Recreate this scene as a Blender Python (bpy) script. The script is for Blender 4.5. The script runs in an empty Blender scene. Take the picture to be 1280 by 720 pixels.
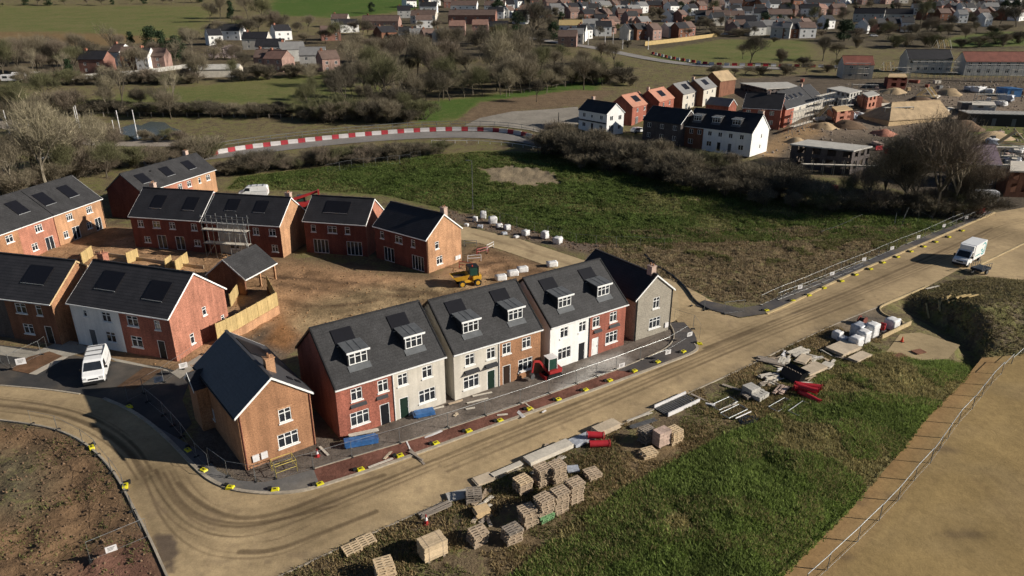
import bpy, bmesh, math, random
import numpy as np
from mathutils import Vector, Matrix, geometry
random.seed(7); RS=np.random.RandomState(11)
R=math.radians; PI=math.pi
scene=bpy.context.scene; COL=scene.collection
# ------------------------------------------------------------------ camera
F=870.; PITCH=math.atan(348/870.); CH=35.
_s,_c=math.sin(PITCH),math.cos(PITCH)
cam=bpy.data.cameras.new('Camera'); co=bpy.data.objects.new('Camera',cam); COL.objects.link(co)
co.location=(0,0,CH); co.rotation_euler=(PI/2-PITCH,0,0)
cam.sensor_width=36; cam.lens=36*F/1280; cam.clip_start=.5; cam.clip_end=6000
scene.camera=co
# ------------------------------------------------------------------ terrain height
_Y=np.array([-1e3,118,130,175,220,300,430,550,700,850,1000,1500],float)
_Z=np.array([0,0,.2,3,7,12,20,30,46,68,92,150],float)
_yy=np.arange(-100,1600,1.0); _zz=np.interp(_yy,_Y,_Z)
_k=np.ones(17)/17; _zz=np.convolve(np.pad(_zz,8,'edge'),_k,'valid')
def Tn(y): return np.interp(y,_yy,_zz)
def T(y): return float(np.interp(y,_yy,_zz))
_ts=np.arange(12,1500,.1); _tz=Tn(_ts)
def G(px,py,h=0.):
    """world point h above the terrain where the ray of a photo pixel lands"""
    x=(px-640)/F; v=-(py-360)/F
    dy=_c+v*_s; dz=-_s+v*_c
    zr=CH+dz/dy*_ts
    i=int(np.argmax(zr<=_tz+h)); y=float(_ts[i])
    return Vector((x/dy*y, y, T(y)+h))
def g2(px,py): p=G(px,py); return (p.x,p.y)
def poly(*pts): return [g2(*p) for p in pts]
def depth(p): return p.y*_c-(p.z-CH)*_s
def pxm(p): return F/depth(p)*.95       # photo pixels per metre at a point
# ------------------------------------------------------------------ noise (numpy)
def _h(i,j,s): 
    n=np.sin(i*127.1+j*311.7+s*74.7)*43758.5453
    return n-np.floor(n)
def vnoise(x,y,sc,s=0):
    x=np.asarray(x)/sc; y=np.asarray(y)/sc
    i=np.floor(x); j=np.floor(y); fx=x-i; fy=y-j
    fx=fx*fx*(3-2*fx); fy=fy*fy*(3-2*fy)
    return (_h(i,j,s)*(1-fx)+_h(i+1,j,s)*fx)*(1-fy)+(_h(i,j+1,s)*(1-fx)+_h(i+1,j+1,s)*fx)*fy
def fbm(x,y,sc,s=0,o=4):
    r=0;a=.5
    for k in range(o): r=r+a*vnoise(x,y,sc,s+k);sc*=.5;a*=.5
    return r/(1-.5**o)
def inpoly(x,y,P):
    r=np.zeros(np.shape(x),bool); n=len(P)
    for i in range(n):
        x0,y0=P[i];x1,y1=P[(i+1)%n]
        if y0==y1: continue
        t=((y0>y)!=(y1>y))&(x<(x1-x0)*(y-y0)/(y1-y0)+x0)
        r^=t
    return r
def dline(x,y,P,closed=False):
    d=np.full(np.shape(x),1e9); n=len(P)
    for i in range(n if closed else n-1):
        x0,y0=P[i];x1,y1=P[(i+1)%n]; ex,ey=x1-x0,y1-y0; l=ex*ex+ey*ey+1e-9
        t=np.clip(((x-x0)*ex+(y-y0)*ey)/l,0,1)
        d=np.minimum(d,np.hypot(x-x0-t*ex,y-y0-t*ey))
    return d
def soft(x,y,P,w):
    d=dline(x,y,P,True); i=inpoly(x,y,P)
    return np.clip(.5+np.where(i,d,-d)/w,0,1)
def smooth_line(P,n=3):
    for _ in range(n):
        Q=[P[0]]
        for a,b in zip(P[:-1],P[1:]):
            Q+= [(a[0]*.75+b[0]*.25,a[1]*.75+b[1]*.25),(a[0]*.25+b[0]*.75,a[1]*.25+b[1]*.75)]
        P=Q+[P[-1]]
    return P
# ------------------------------------------------------------------ materials
MATS={}
def hx(h):
    h=h.lstrip('#'); v=[int(h[i:i+2],16)/255 for i in (0,2,4)]
    return tuple(((c+.055)/1.055)**2.4 if c>.04045 else c/12.92 for c in v)
class NT:
    def __init__(s,name):
        s.m=bpy.data.materials.new(name); s.m.use_nodes=True; s.t=s.m.node_tree; s.b=s.t.nodes['Principled BSDF']
    def n(s,t,**k):
        q=s.t.nodes.new(t)
        for a,v in k.items(): setattr(q,a,v)
        return q
    def l(s,a,b): s.t.links.new(a,b)
def mat(name,col,rough=.8,var=.25,sc=1.2,fine=.15,fsc=12.,bump=.0,bsc=20.,metal=0.,spec=.3,lines=None,island=0.,streak=0.):
    """plain surface colour with two scales of noise, optional course lines along z or slope, optional bump"""
    if name in MATS: return MATS[name]
    a=NT(name); b=a.b
    tc=a.n('ShaderNodeTexCoord'); oi=a.n('ShaderNodeObjectInfo')
    off=a.n('ShaderNodeVectorMath',operation='MULTIPLY_ADD'); off.inputs[1].default_value=(1,1,1)
    a.l(tc.outputs['Object'],off.inputs[0])
    mulr=a.n('ShaderNodeVectorMath',operation='SCALE'); mulr.inputs[0].default_value=(31,17,23); a.l(oi.outputs['Random'],mulr.inputs['Scale']); a.l(mulr.outputs[0],off.inputs[2])
    n1=a.n('ShaderNodeTexNoise'); n1.inputs['Scale'].default_value=sc; n1.inputs['Detail'].default_value=5; a.l(off.outputs[0],n1.inputs['Vector'])
    n2=a.n('ShaderNodeTexNoise'); n2.inputs['Scale'].default_value=fsc; n2.inputs['Detail'].default_value=3; a.l(off.outputs[0],n2.inputs['Vector'])
    def mr(sock,lo,hi):
        r=a.n('ShaderNodeMapRange'); r.inputs[1].default_value=.3; r.inputs[2].default_value=.7; r.inputs[3].default_value=lo; r.inputs[4].default_value=hi; a.l(sock,r.inputs[0]); return r.outputs[0]
    def mul(x,y):
        q=a.n('ShaderNodeMath',operation='MULTIPLY'); a.l(x,q.inputs[0])
        if isinstance(y,float): q.inputs[1].default_value=y
        else: a.l(y,q.inputs[1])
        return q.outputs[0]
    f=mul(mr(n1.outputs[0],1-var,1+var),mr(n2.outputs[0],1-fine,1+fine))
    if island:
        g=a.n('ShaderNodeNewGeometry'); r=a.n('ShaderNodeMapRange'); r.inputs[3].default_value=1-island; r.inputs[4].default_value=1+island; a.l(g.outputs['Random Per Island'],r.inputs[0]); f=mul(f,r.outputs[0])
    if streak:
        mp=a.n('ShaderNodeMapping'); mp.inputs['Scale'].default_value=(2.2,2.2,.25); a.l(off.outputs[0],mp.inputs[0])
        n3=a.n('ShaderNodeTexNoise'); n3.inputs['Scale'].default_value=1.; n3.inputs['Detail'].default_value=4; a.l(mp.outputs[0],n3.inputs['Vector']); f=mul(f,mr(n3.outputs[0],1-streak,1+streak*.6))
    if lines:
        ax,per,amt=lines
        w=a.n('ShaderNodeTexWave',wave_type='BANDS',bands_direction=ax,wave_profile='SAW'); w.inputs['Scale'].default_value=.314/per; w.inputs['Distortion'].default_value=.0
        a.l(tc.outputs['Object'],w.inputs['Vector'])
        r=a.n('ShaderNodeMapRange'); r.inputs[1].default_value=.0; r.inputs[2].default_value=.35; r.inputs[3].default_value=1-amt; r.inputs[4].default_value=1.; a.l(w.outputs['Fac'],r.inputs[0]); f=mul(f,r.outputs[0])
    mx=a.n('ShaderNodeVectorMath',operation='SCALE'); mx.inputs[0].default_value=col[:3]; a.l(f,mx.inputs['Scale'])
    a.l(mx.outputs[0],b.inputs['Base Color'])
    b.inputs['Roughness'].default_value=rough; b.inputs['Metallic'].default_value=metal; b.inputs['Specular IOR Level'].default_value=spec
    if bump:
        n4=a.n('ShaderNodeTexNoise'); n4.inputs['Scale'].default_value=bsc; n4.inputs['Detail'].default_value=4; a.l(off.outputs[0],n4.inputs['Vector'])
        bp=a.n('ShaderNodeBump'); bp.inputs['Strength'].default_value=bump; bp.inputs['Distance'].default_value=.05; a.l(n4.outputs[0],bp.inputs['Height']); a.l(bp.outputs[0],b.inputs['Normal'])
    MATS[name]=a.m; return a.m
BR=dict(rough=.9,var=.18,sc=.6,fine=.32,fsc=9.,streak=.2,lines=('Z',.3,.07))
M=dict(
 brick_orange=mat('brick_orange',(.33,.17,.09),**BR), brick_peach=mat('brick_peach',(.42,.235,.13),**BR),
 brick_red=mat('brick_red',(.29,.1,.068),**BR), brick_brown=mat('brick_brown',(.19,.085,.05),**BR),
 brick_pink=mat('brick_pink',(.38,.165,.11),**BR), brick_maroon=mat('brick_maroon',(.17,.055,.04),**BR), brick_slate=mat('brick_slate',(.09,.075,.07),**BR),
 cream=mat('cream_render',(.53,.49,.42),.85,.1,.5,.06,6.,streak=.14), white=mat('white_render',(.75,.74,.71),.85,.07,.5,.05,6.,streak=.08),
 stone=mat('grey_stone',(.3,.27,.22),.9,.1,1.,.22,6.,lines=('Z',.22,.12)), grey=mat('grey_render',(.43,.42,.39),.85,.1,.6,.08,6.,streak=.15),
 roof_grey=mat('grey_slate_roof',(.038,.037,.038),.66,.2,.7,.38,9.,lines=('Z',.2,.25),spec=.3,streak=.18), roof_dark=mat('dark_and_shaded_roof',(.024,.023,.026),.62,.22,.7,.35,9.,lines=('Z',.2,.35),spec=.35),  # dark copy of the slate carries painted shade; also serves plain dark roofs
 roof_tile=mat('dark_tile_roof',(.032,.03,.032),.6,.2,.8,.3,9.,lines=('Z',.24,.6),spec=.4), roof_orange=mat('orange_tile_roof',(.42,.2,.135),.85,.1,.6,.15,5.,lines=('Z',.25,.12)),
 roof_light=mat('pale_slate_roof',(.2,.195,.19),.7,.1,.6,.12,5.,lines=('Z',.25,.15)), roof_red=mat('red_tile_roof',(.2,.07,.05),.8,.2,.5,.2,4.,lines=('Z',.3,.2)), roof_brown=mat('brown_tile_roof',(.1,.065,.05),.8,.2,.5,.2,4.,lines=('Z',.3,.2)),
 roof_mid=mat('sunlit_slate_roof',(.055,.054,.058),.5,.12,.8,.2,5.,lines=('Z',.2,.16),spec=.5),  # slate lightened to stand for the sunlit slope of the corner house
 town_red=mat('weathered_red_brick',(.25,.125,.095),**BR), town_pink=mat('weathered_pink_brick',(.31,.2,.165),**BR), town_rust=mat('weathered_rust_roof',(.26,.15,.115),.85,.15,.5,.2,4.,lines=('Z',.3,.2)), town_brown=mat('weathered_brown_roof',(.14,.095,.078),.85,.15,.5,.2,4.,lines=('Z',.3,.2)),
 solar=mat('solar_glass',(.009,.009,.012),.42,.1,2.,.1,9.,spec=.25), edge=mat('panel_alloy_edge',(.35,.36,.37),.4,.05,2,.05,9,metal=.4),
 upvc=mat('white_frame',(.78,.78,.76),.5,.04,2,.03,9), glass=mat('window_glass',(.02,.024,.03),.08,.5,.7,.1,3.,spec=.6),
 lead=mat('lead_sheet',(.1,.105,.11),.55,.2,1.5,.1,8.,spec=.4), darkcheek=mat('dark_cladding',(.03,.03,.033),.7,.1,1,.1,8),
 door_black=mat('black_door',(.012,.013,.016),.4,.1,2,.05,9), door_green=mat('green_door',(.012,.028,.02),.4,.1,2,.05,9), door_white=mat('white_door',(.7,.7,.68),.45,.05,2,.03,9), door_grey=mat('grey_door',(.1,.11,.12),.45,.05,2,.03,9), door_brown=mat('brown_door',(.03,.018,.013),.45,.05,2,.03,9),
 black=mat('black_plastic',(.015,.015,.016),.5,.1,2,.05,9), barrier_red=mat('faded_red_plastic',(.33,.035,.045),.55,.2,.5,.1,6), metal=mat('galvanised_steel',(.26,.27,.27),.42,.15,2,.1,14,metal=.6), steel=mat('dull_steel',(.16,.16,.16),.5,.15,2,.1,14,metal=.5),
 timber=mat('fresh_timber',(.5,.36,.2),.85,.12,1,.15,6,island=.18), pallet=mat('pallet_wood',(.4,.31,.22),.9,.12,1.5,.2,8,island=.2), pallet_new=mat('new_pallet_wood',(.55,.42,.27),.9,.1,1.5,.15,8,island=.15), pallet_green=mat('green_pallet_wood',(.16,.3,.14),.9,.1,1.5,.15,8,island=.15), pallet_grey=mat('weathered_pallet_wood',(.26,.22,.18),.9,.12,1.5,.2,8,island=.2),
 fence=mat('yellow_fence_timber',(.45,.33,.15),.9,.12,.8,.12,6,island=.12), ply=mat('plywood_sheet',(.5,.41,.3),.85,.16,.8,.1,5,bump=.1), plypale=mat('pale_sheet',(.55,.5,.42),.8,.15,.8,.1,5),
 bag=mat('white_bag',(.66,.65,.64),.7,.12,2,.1,6,bump=.5,bsc=6.), bag_grey=mat('grey_plastic_wrap',(.38,.4,.44),.35,.25,2.5,.1,6,bump=.5,bsc=8.,spec=.5),
 red=mat('red_plastic',(.42,.025,.035),.45,.15,1.5,.06,8), redpaint=mat('red_paint',(.34,.03,.03),.4,.15,1.5,.06,8), white_pl=mat('white_plastic',(.65,.63,.62),.5,.12,1.5,.06,8),
 barrier_white=mat('faded_white_plastic',(.5,.47,.46),.6,.2,.4,.1,6),
 yellow=mat('yellow_plastic',(.62,.55,.02),.5,.15,3,.06,8), yellowpaint=mat('yellow_paint',(.6,.33,.03),.45,.15,2,.06,8), orange=mat('orange_plastic',(.6,.06,.02),.5,.1,2,.05,8),
 blue=mat('blue_wrap',(.04,.13,.32),.35,.3,2.5,.1,6,bump=.4,bsc=8.,spec=.5), paleyellow=mat('pale_yellow_tube',(.5,.4,.1),.5,.1,2,.05,9), bluepaint=mat('blue_paint',(.05,.16,.35),.5,.15,1,.06,8), navy=mat('navy_tarp',(.015,.022,.035),.5,.2,2,.1,6,bump=.4,bsc=6), greenglass=mat('cab_green',(.02,.06,.045),.3,.2,2,.1,6,spec=.5),
 vanwhite=mat('van_white',(.78,.78,.77),.28,.04,1,.03,6,spec=.5), teal=mat('teal_vinyl',(.01,.3,.33),.4,.05,1,.03,6), rubber=mat('rubber',(.016,.016,.016),.85,.15,3,.1,10), lamp=mat('lamp_lens',(.5,.5,.5),.15,.1,3,.1,10,spec=.6), redlamp=mat('tail_lens',(.35,.01,.01),.2,.1,3,.1,10,spec=.6),
 concrete=mat('pale_concrete',(.42,.4,.36),.9,.15,.7,.12,5,bump=.1), kerb=mat('kerb_concrete',(.36,.31,.24),.9,.15,.5,.15,4), kerb_board=mat('dusty_kerb',(.44,.34,.19),.9,.15,.5,.15,4), block=mat('pink_block',(.45,.33,.27),.9,.1,1,.15,6,island=.15),
 bark=mat('bark',(.085,.07,.05),.95,.25,1,.2,5), barkpale=mat('pale_bark',(.2,.17,.125),.95,.25,1,.2,5), twig=mat('bare_twig',(.185,.155,.105),.95,.2,.5,.15,3,island=.4), twigpale=mat('pale_twig',(.25,.215,.14),.95,.2,.5,.15,3,island=.4), twigred=mat('reddish_twig',(.17,.135,.098),.95,.2,.5,.15,3,island=.4), twigdark=mat('dark_twig',(.1,.085,.06),.95,.2,.5,.15,3,island=.4), twiggreen=mat('olive_twig',(.115,.112,.055),.95,.2,.5,.15,3,island=.4),
 leaf=mat('evergreen_leaf',(.03,.05,.02),.8,.25,.5,.2,3,island=.4), blossom=mat('pale_blossom',(.42,.34,.33),.8,.15,.5,.2,3,island=.3),
 spoil=mat('spoil_clod',(.14,.09,.055),.95,.25,1,.25,5,island=.25), purple=mat('purple_membrane',(.16,.115,.14),.7,.12,.7,.1,5), underlay=mat('red_membrane',(.3,.07,.07),.7,.15,.7,.1,5), osb=mat('roof_sheathing',(.4,.29,.17),.85,.2,.6,.15,5,lines=('Z',.35,.2)),
)
# ------------------------------------------------------------------ objects
def tag(o,label,cat,group=None,kind=None):
    o['label']=label; o['category']=cat
    if group: o['group']=group
    if kind: o['kind']=kind
    return o
def empty(name,loc,rz=0,label=None,cat=None,group=None):
    o=bpy.data.objects.new(name,None); o.empty_display_size=.3; COL.objects.link(o); o.location=loc; o.rotation_euler=(0,0,rz)
    if label: tag(o,label,cat,group)
    return o
KIDS={}
def link(o,parent=None):
    COL.objects.link(o)
    if parent is not None:
        o.parent=parent; KIDS.setdefault(parent.name,[]).append(o)
    return o
def copy_tree(o,parent=None):
    c=o.copy(); link(c,parent)
    for ch in KIDS.get(o.name,[]): copy_tree(ch,c)
    return c
class MB:
    def __init__(s): s.v=[];s.f=[];s.m=[]
    def add(s,vs,fs,mi=0):
        o=len(s.v); s.v+=[tuple(p) for p in vs]; s.f+=[tuple(i+o for i in f) for f in fs]; s.m+=[mi]*len(fs); return s
    def quad(s,a,b,c,d,mi=0): return s.add([a,b,c,d],[(0,1,2,3)],mi)
    def box(s,c,d,rz=0,mi=0,rx=0,ry=0,taper=1.):
        x,y,z=d[0]/2,d[1]/2,d[2]/2; m=Matrix.Translation(c)@Matrix.Rotation(rz,4,'Z')@Matrix.Rotation(ry,4,'Y')@Matrix.Rotation(rx,4,'X')
        vs=[m@Vector((sx*x*(taper if sz>0 else 1),sy*y*(taper if sz>0 else 1),sz*z)) for sz in(-1,1) for sy in(-1,1) for sx in(-1,1)]
        return s.add(vs,[(0,2,3,1),(4,5,7,6),(0,1,5,4),(2,6,7,3),(1,3,7,5),(0,4,6,2)],mi)
    def bx(s,x0,y0,z0,x1,y1,z1,mi=0): return s.box(((x0+x1)/2,(y0+y1)/2,(z0+z1)/2),(abs(x1-x0),abs(y1-y0),abs(z1-z0)),0,mi)
    def bar(s,a,b,w,h=None,mi=0):
        a=Vector(a);b=Vector(b);h=h or w; d=(b-a).normalized(); up=Vector((0,0,1)) if abs(d.z)<.95 else Vector((1,0,0))
        r=d.cross(up).normalized()*w/2; u=r.cross(d).normalized()*h/2
        vs=[p+sr*r+su*u for p in(a,b) for su in(-1,1) for sr in(-1,1)]
        return s.add(vs,[(0,2,3,1),(4,5,7,6),(0,1,5,4),(2,6,7,3),(1,3,7,5),(0,4,6,2)],mi)
    def tube(s,a,b,r0,r1=None,n=8,mi=0,cap=True):
        a=Vector(a);b=Vector(b);r1=r0 if r1 is None else r1; d=(b-a).normalized(); up=Vector((0,0,1)) if abs(d.z)<.9 else Vector((1,0,0))
        e=d.cross(up).normalized(); u=e.cross(d)
        vs=[p+(e*math.cos(2*PI*k/n)+u*math.sin(2*PI*k/n))*r for p,r in((a,r0),(b,r1)) for k in range(n)]
        fs=[(k,(k+1)%n,n+(k+1)%n,n+k) for k in range(n)]
        if cap: fs+=[tuple(range(n))[::-1],tuple(range(n,2*n))]
        return s.add(vs,fs,mi)
    def prism(s,P,t,mi=0):
        """closed outline of 3D points P extruded by vector t"""
        n=len(P); t=Vector(t); vs=[Vector(p) for p in P]; vs+=[p+t for p in vs]
        return s.add(vs,[tuple(range(n))[::-1],tuple(range(n,2*n))]+[(k,(k+1)%n,n+(k+1)%n,n+k) for k in range(n)],mi)
    def build(s,name,mats,parent=None,smooth=False,bevel=0,fix=False):
        me=bpy.data.meshes.new(name); me.from_pydata(s.v,[],s.f)
        if not isinstance(mats,(list,tuple)): mats=[mats]
        for m in mats: me.materials.append(M[m] if isinstance(m,str) else m)
        if len(mats)>1: me.polygons.foreach_set('material_index',s.m)
        if fix or bevel:
            b=bmesh.new(); b.from_mesh(me)
            if bevel:
                bmesh.ops.remove_doubles(b,verts=b.verts,dist=1e-5)
                bmesh.ops.recalc_face_normals(b,faces=b.faces)
                ed=[e for e in b.edges if len(e.link_faces)==2 and e.calc_face_angle(0)>.5]
                bmesh.ops.bevel(b,geom=ed,offset=bevel,segments=2,affect='EDGES',profile=.6)
            bmesh.ops.recalc_face_normals(b,faces=b.faces); b.to_mesh(me); b.free()
        if smooth: me.polygons.foreach_set('use_smooth',[True]*len(me.polygons))
        me.update(); o=bpy.data.objects.new(name,me); link(o,parent); return o
def npmesh(name,V,Fc,mats,parent=None,attrs=None,smooth=False):
    """big mesh from numpy arrays; Fc is (n,3) or (n,4)"""
    V=np.asarray(V,np.float32); Fc=np.asarray(Fc,np.int32); k=Fc.shape[1]
    me=bpy.data.meshes.new(name); me.vertices.add(len(V)); me.vertices.foreach_set('co',V.ravel())
    me.loops.add(Fc.size); me.loops.foreach_set('vertex_index',Fc.ravel())
    me.polygons.add(len(Fc)); me.polygons.foreach_set('loop_start',np.arange(len(Fc),dtype=np.int32)*k)
    for m in (mats if isinstance(mats,(list,tuple)) else [mats]): me.materials.append(M[m] if isinstance(m,str) else m)
    for a,val in (attrs or {}).items():
        if val.ndim==2:
            at=me.attributes.new(a,'FLOAT_COLOR','POINT'); at.data.foreach_set('color',np.c_[val,np.ones(len(val))].astype(np.float32).ravel())
        else:
            at=me.attributes.new(a,'FLOAT','POINT'); at.data.foreach_set('value',val.astype(np.float32))
    me.update(calc_edges=True); me.validate()
    if smooth: me.polygons.foreach_set('use_smooth',[True]*len(me.polygons))
    o=bpy.data.objects.new(name,me); link(o,parent); return o
ORD='first second third fourth fifth sixth seventh eighth ninth tenth eleventh twelfth thirteenth fourteenth fifteenth sixteenth seventeenth eighteenth nineteenth twentieth'.split()
def ordw(i):
    if i<20: return ORD[i]
    tens={2:'twenty',3:'thirty',4:'forty',5:'fifty',6:'sixty',7:'seventy'}[(i+1)//10]; u=(i+1)%10
    return tens+'-'+ORD[u-1] if u else {'twenty':'twentieth','thirty':'thirtieth','forty':'fortieth','fifty':'fiftieth','sixty':'sixtieth','seventy':'seventieth'}[tens]
# ================================================================== ground, roads, water
def P2(*pts): return poly(*pts)
KERB_L=[(1243,266),(1200,285),(1130,315),(1050,349),(988,380),(958,393)]
KERB_T=[(868,430),(873,436),(866,442),(840,452),(800,467),(740,489),(650,521),(560,553),(480,583),(400,609),(370,616),(330,618),(290,613),(262,601),(240,581),(220,559),(190,531),(160,511),(130,499),(100,493)]
KERB_O=[(-30,523),(0,526),(60,534),(95,547),(122,567),(145,593),(163,628),(185,668),(212,728)]
KERB_R=[(345,724),(450,674),(560,626),(640,591),(740,549),(840,501),(940,456),(1000,426),(1045,405),(1098,384)]
KERB_B=[(1160,358),(1130,371),(1101,383),(1099,389),(1108,396),(1137,405),(1100,423)]
W=lambda L:[g2(*p) for p in L]
road_px=[(1330,250)]+KERB_L+[(925,398),(905,385),(872,366),(845,352),(825,372),(845,400)]+KERB_T+[(60,487),(0,482),(-40,479)]+KERB_O+[(230,800),(330,800)]+KERB_R+[(1130,371),(1160,358),(1200,336),(1222,344),(1245,347),(1330,356)]
ROADP=W(road_px)
SIDEP=W([(845,350),(800,345),(725,324),(650,299),(580,283),(540,276),(540,294),(600,304),(640,317),(700,338),(740,352),(790,376),(840,405),(850,395)])
DRIVEP=W([(-40,480),(0,482),(60,487),(100,493),(130,499),(160,511),(190,531),(215,555),(240,530),(228,500),(240,470),(200,458),(120,450),(60,438),(0,432),(-40,428)])
SANDP=W([(960,740),(985,715),(1060,640),(1130,560),(1160,520),(1195,487),(1228,447),(1290,442),(1420,470),(1420,800),(940,800)])
LAYP=W([(1045,405),(1098,384),(1101,392),(1137,405),(1100,424),(1065,432),(1030,422)])
SPOTP=W([(1108,440),(1125,418),(1150,416),(1200,432),(1185,449),(1150,452)])
BANKP=W([(620,740),(640,722),(700,668),(780,612),(850,575),(905,545),(960,523),(1000,492),(1035,462),(1080,447),(1110,440),(1150,452),(1190,449),(1226,447),(1196,486),(1160,520),(1130,558),(1060,639),(984,715),(960,745)])
MEADP=W([(285,236),(300,222),(420,208),(520,196),(600,190),(680,192),(760,212),(850,232),(960,248),(1040,262),(1130,272),(1205,278),(1130,300),(1050,300),(960,302),(870,304),(780,306),(720,304),(650,284),(590,268),(480,243),(380,238)])
ROUGHP=W([(735,316),(760,306),(870,304),(960,302),(1050,300),(1150,293),(1060,335),(960,378),(900,378),(868,362),(800,335)])
MOUNDC=g2(1232,388)
VERGEP=W([(345,724),(450,674),(560,626),(640,591),(740,549),(840,501),(940,456),(1000,426),(1045,405),(1100,424),(1110,440),(1080,447),(1035,462),(1000,492),(960,523),(905,545),(850,575),(780,612),(700,668),(640,722),(620,740)])
LEFTP=W([(-60,528),(60,536),(95,549),(122,569),(145,595),(163,630),(185,670),(215,735),(220,800),(-200,800),(-200,560)])
SITEP=W([(-40,280),(130,284),(280,300),(350,325),(540,350),(600,306),(700,340),(740,355),(640,380),(380,430),(300,460),(240,470),(120,440),(0,420),(-40,400)])
# coordinate axes, fine near the site
def axis(segs):
    a=[]
    for x0,x1,st in segs: a+=list(np.arange(x0,x1,st))
    return np.array(a+[segs[-1][1]])
ax=axis([(-1100,-260,42),(-260,-120,7),(-120,-70,2.),(-70,90,.5),(90,140,2.),(140,300,8),(300,1200,45)])
ay=axis([(8,26,1.5),(26,118,.5),(118,180,1.25),(180,330,4),(330,700,10),(700,1500,50)])
X,Y=np.meshgrid(ax,ay); X=X.ravel();Y=Y.ravel()
def mound(x,y):
    """the spoil heap by the lay-by: steep on its left side"""
    dx=(x-MOUNDC[0]); dy=(y-MOUNDC[1])
    return 0*dx
MRIM=[tuple(G(px,py,h_))[:2] for px,py,h_ in ((1138,370,.2),(1164,377,.9),(1196,387,1.8),(1219,394,2.5),(1238,407,2.8),(1237,425,2.0),(1228,441,.6))]
MBACK=W([(1138,368),(1160,360),(1190,351),(1235,347),(1290,352),(1345,362)]); MBOT=W([(1228,446),(1290,443),(1345,434)])
MND=MRIM+MBOT[1:]+MBACK[:0:-1]
def near_h(x,y):
    """metres above the smooth terrain: churned soil, tussocks, the grassy heap"""
    m=np.zeros(np.shape(x))
    nz=fbm(x,y,3.,5,4)-.5; nf=fbm(x,y,1.1,9,3)-.5
    left=soft(x,y,LEFTP,1.5)*np.clip((dline(x,y,W(KERB_O))-.4)/2,0,1)
    ridg=np.abs(fbm(x*.8+y*.6,y*.35-x*.2,2.2,3,4)-.5)*2
    m+=left*(.6*nz+.5*nf-.5*(1-ridg)**3)
    bank=soft(x,y,BANKP,2.); m+=bank*np.clip(dline(x,y,BANKP,True)/5,0,1)*(.75+.6*nz+.45*nf)
    vg=soft(x,y,VERGEP,1.); m+=vg*np.clip(dline(x,y,VERGEP,True)/2,0,1)*(.16*nz+.14*nf)
    md=soft(x,y,MEADP,4.); m+=md*np.clip(dline(x,y,MEADP,True)/4,0,1)*(.8*nz+.65*nf)
    rg=soft(x,y,ROUGHP,3.); m+=rg*np.clip(dline(x,y,ROUGHP,True)/3,0,1)*(.7*nz+.5*nf)
    st=soft(x,y,SITEP,3.); m+=st*np.clip(dline(x,y,SITEP,True)/4,0,1)*(.45*nz+.35*nf)
    i=inpoly(x,y,MND); drm=dline(x,y,MRIM); dbk=np.minimum(dline(x,y,MBACK)/11.,dline(x,y,MBOT)/8.); m+=np.where(i,1,0)*3.*np.clip(dbk,0,1)*(1-np.exp(-(drm/.9)**2))*(1+.12*nz)+np.where(i,1,0)*.25*nf
    m-=np.where(i,0,1)*1.3*np.exp(-(drm/3.)**2)*np.clip(dline(x,y,MBACK)/3.-.4,0,1)
    pit=W([(1122,372),(1150,362),(1205,380),(1237,405),(1232,428),(1195,437),(1150,412),(1135,398)])
    return m
ROADALL=[ROADP,SIDEP,DRIVEP,SANDP,LAYP]
def ground_z(x,y): return Tn(y)+near_h(x,y)
nearm=(X>-95)&(X<140)&(Y>15)&(Y<185)
Z=Tn(Y).copy(); Z[nearm]+=near_h(X[nearm],Y[nearm])
for PP in ROADALL+[SPOTP]:
    ii=inpoly(X[nearm],Y[nearm],PP); t=np.zeros(len(X),bool); t[np.where(nearm)[0][ii]]=True; Z[t]=Tn(Y[t])-.05
far=~nearm; Z[far]+=(fbm(X[far],Y[far],60,2,2)-.5)*np.clip((Y[far]-200)/200,0,1)*1.5
# zone colours
soil=np.zeros((len(X),3)); soil[:]=(.15,.115,.07); grass=np.full(len(X),.5); lush=np.full(len(X),.25)
def zone(P,w,sc=None,g=None,l=None,k=1.):
    global soil,grass,lush
    xs=[p[0] for p in P]; ys=[p[1] for p in P]
    q=np.where((X>min(xs)-w)&(X<max(xs)+w)&(Y>min(ys)-w)&(Y<max(ys)+w))[0]
    if not len(q): return
    a=soft(X[q],Y[q],P,w)*k
    if sc is not None: soil[q]=soil[q]*(1-a[:,None])+np.array(sc)*a[:,None]
    if g is not None: grass[q]=grass[q]*(1-a)+g*a
    if l is not None: lush[q]=lush[q]*(1-a)+l*a
zone(SITEP,5,(.33,.2,.11),.0,.2)
zone(W([(345,420),(380,380),(450,360),(640,345),(560,372),(390,425)]),4,(.3,.215,.12),.1,.15)
zone(W([(230,470),(300,430),(350,400),(380,425),(350,450),(300,470)]),2,(.16,.125,.095),.0,.1)
zone(W([(350,395),(375,420),(360,440),(330,430)]),1.5,(.3,.155,.07),.0,.1)
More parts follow.
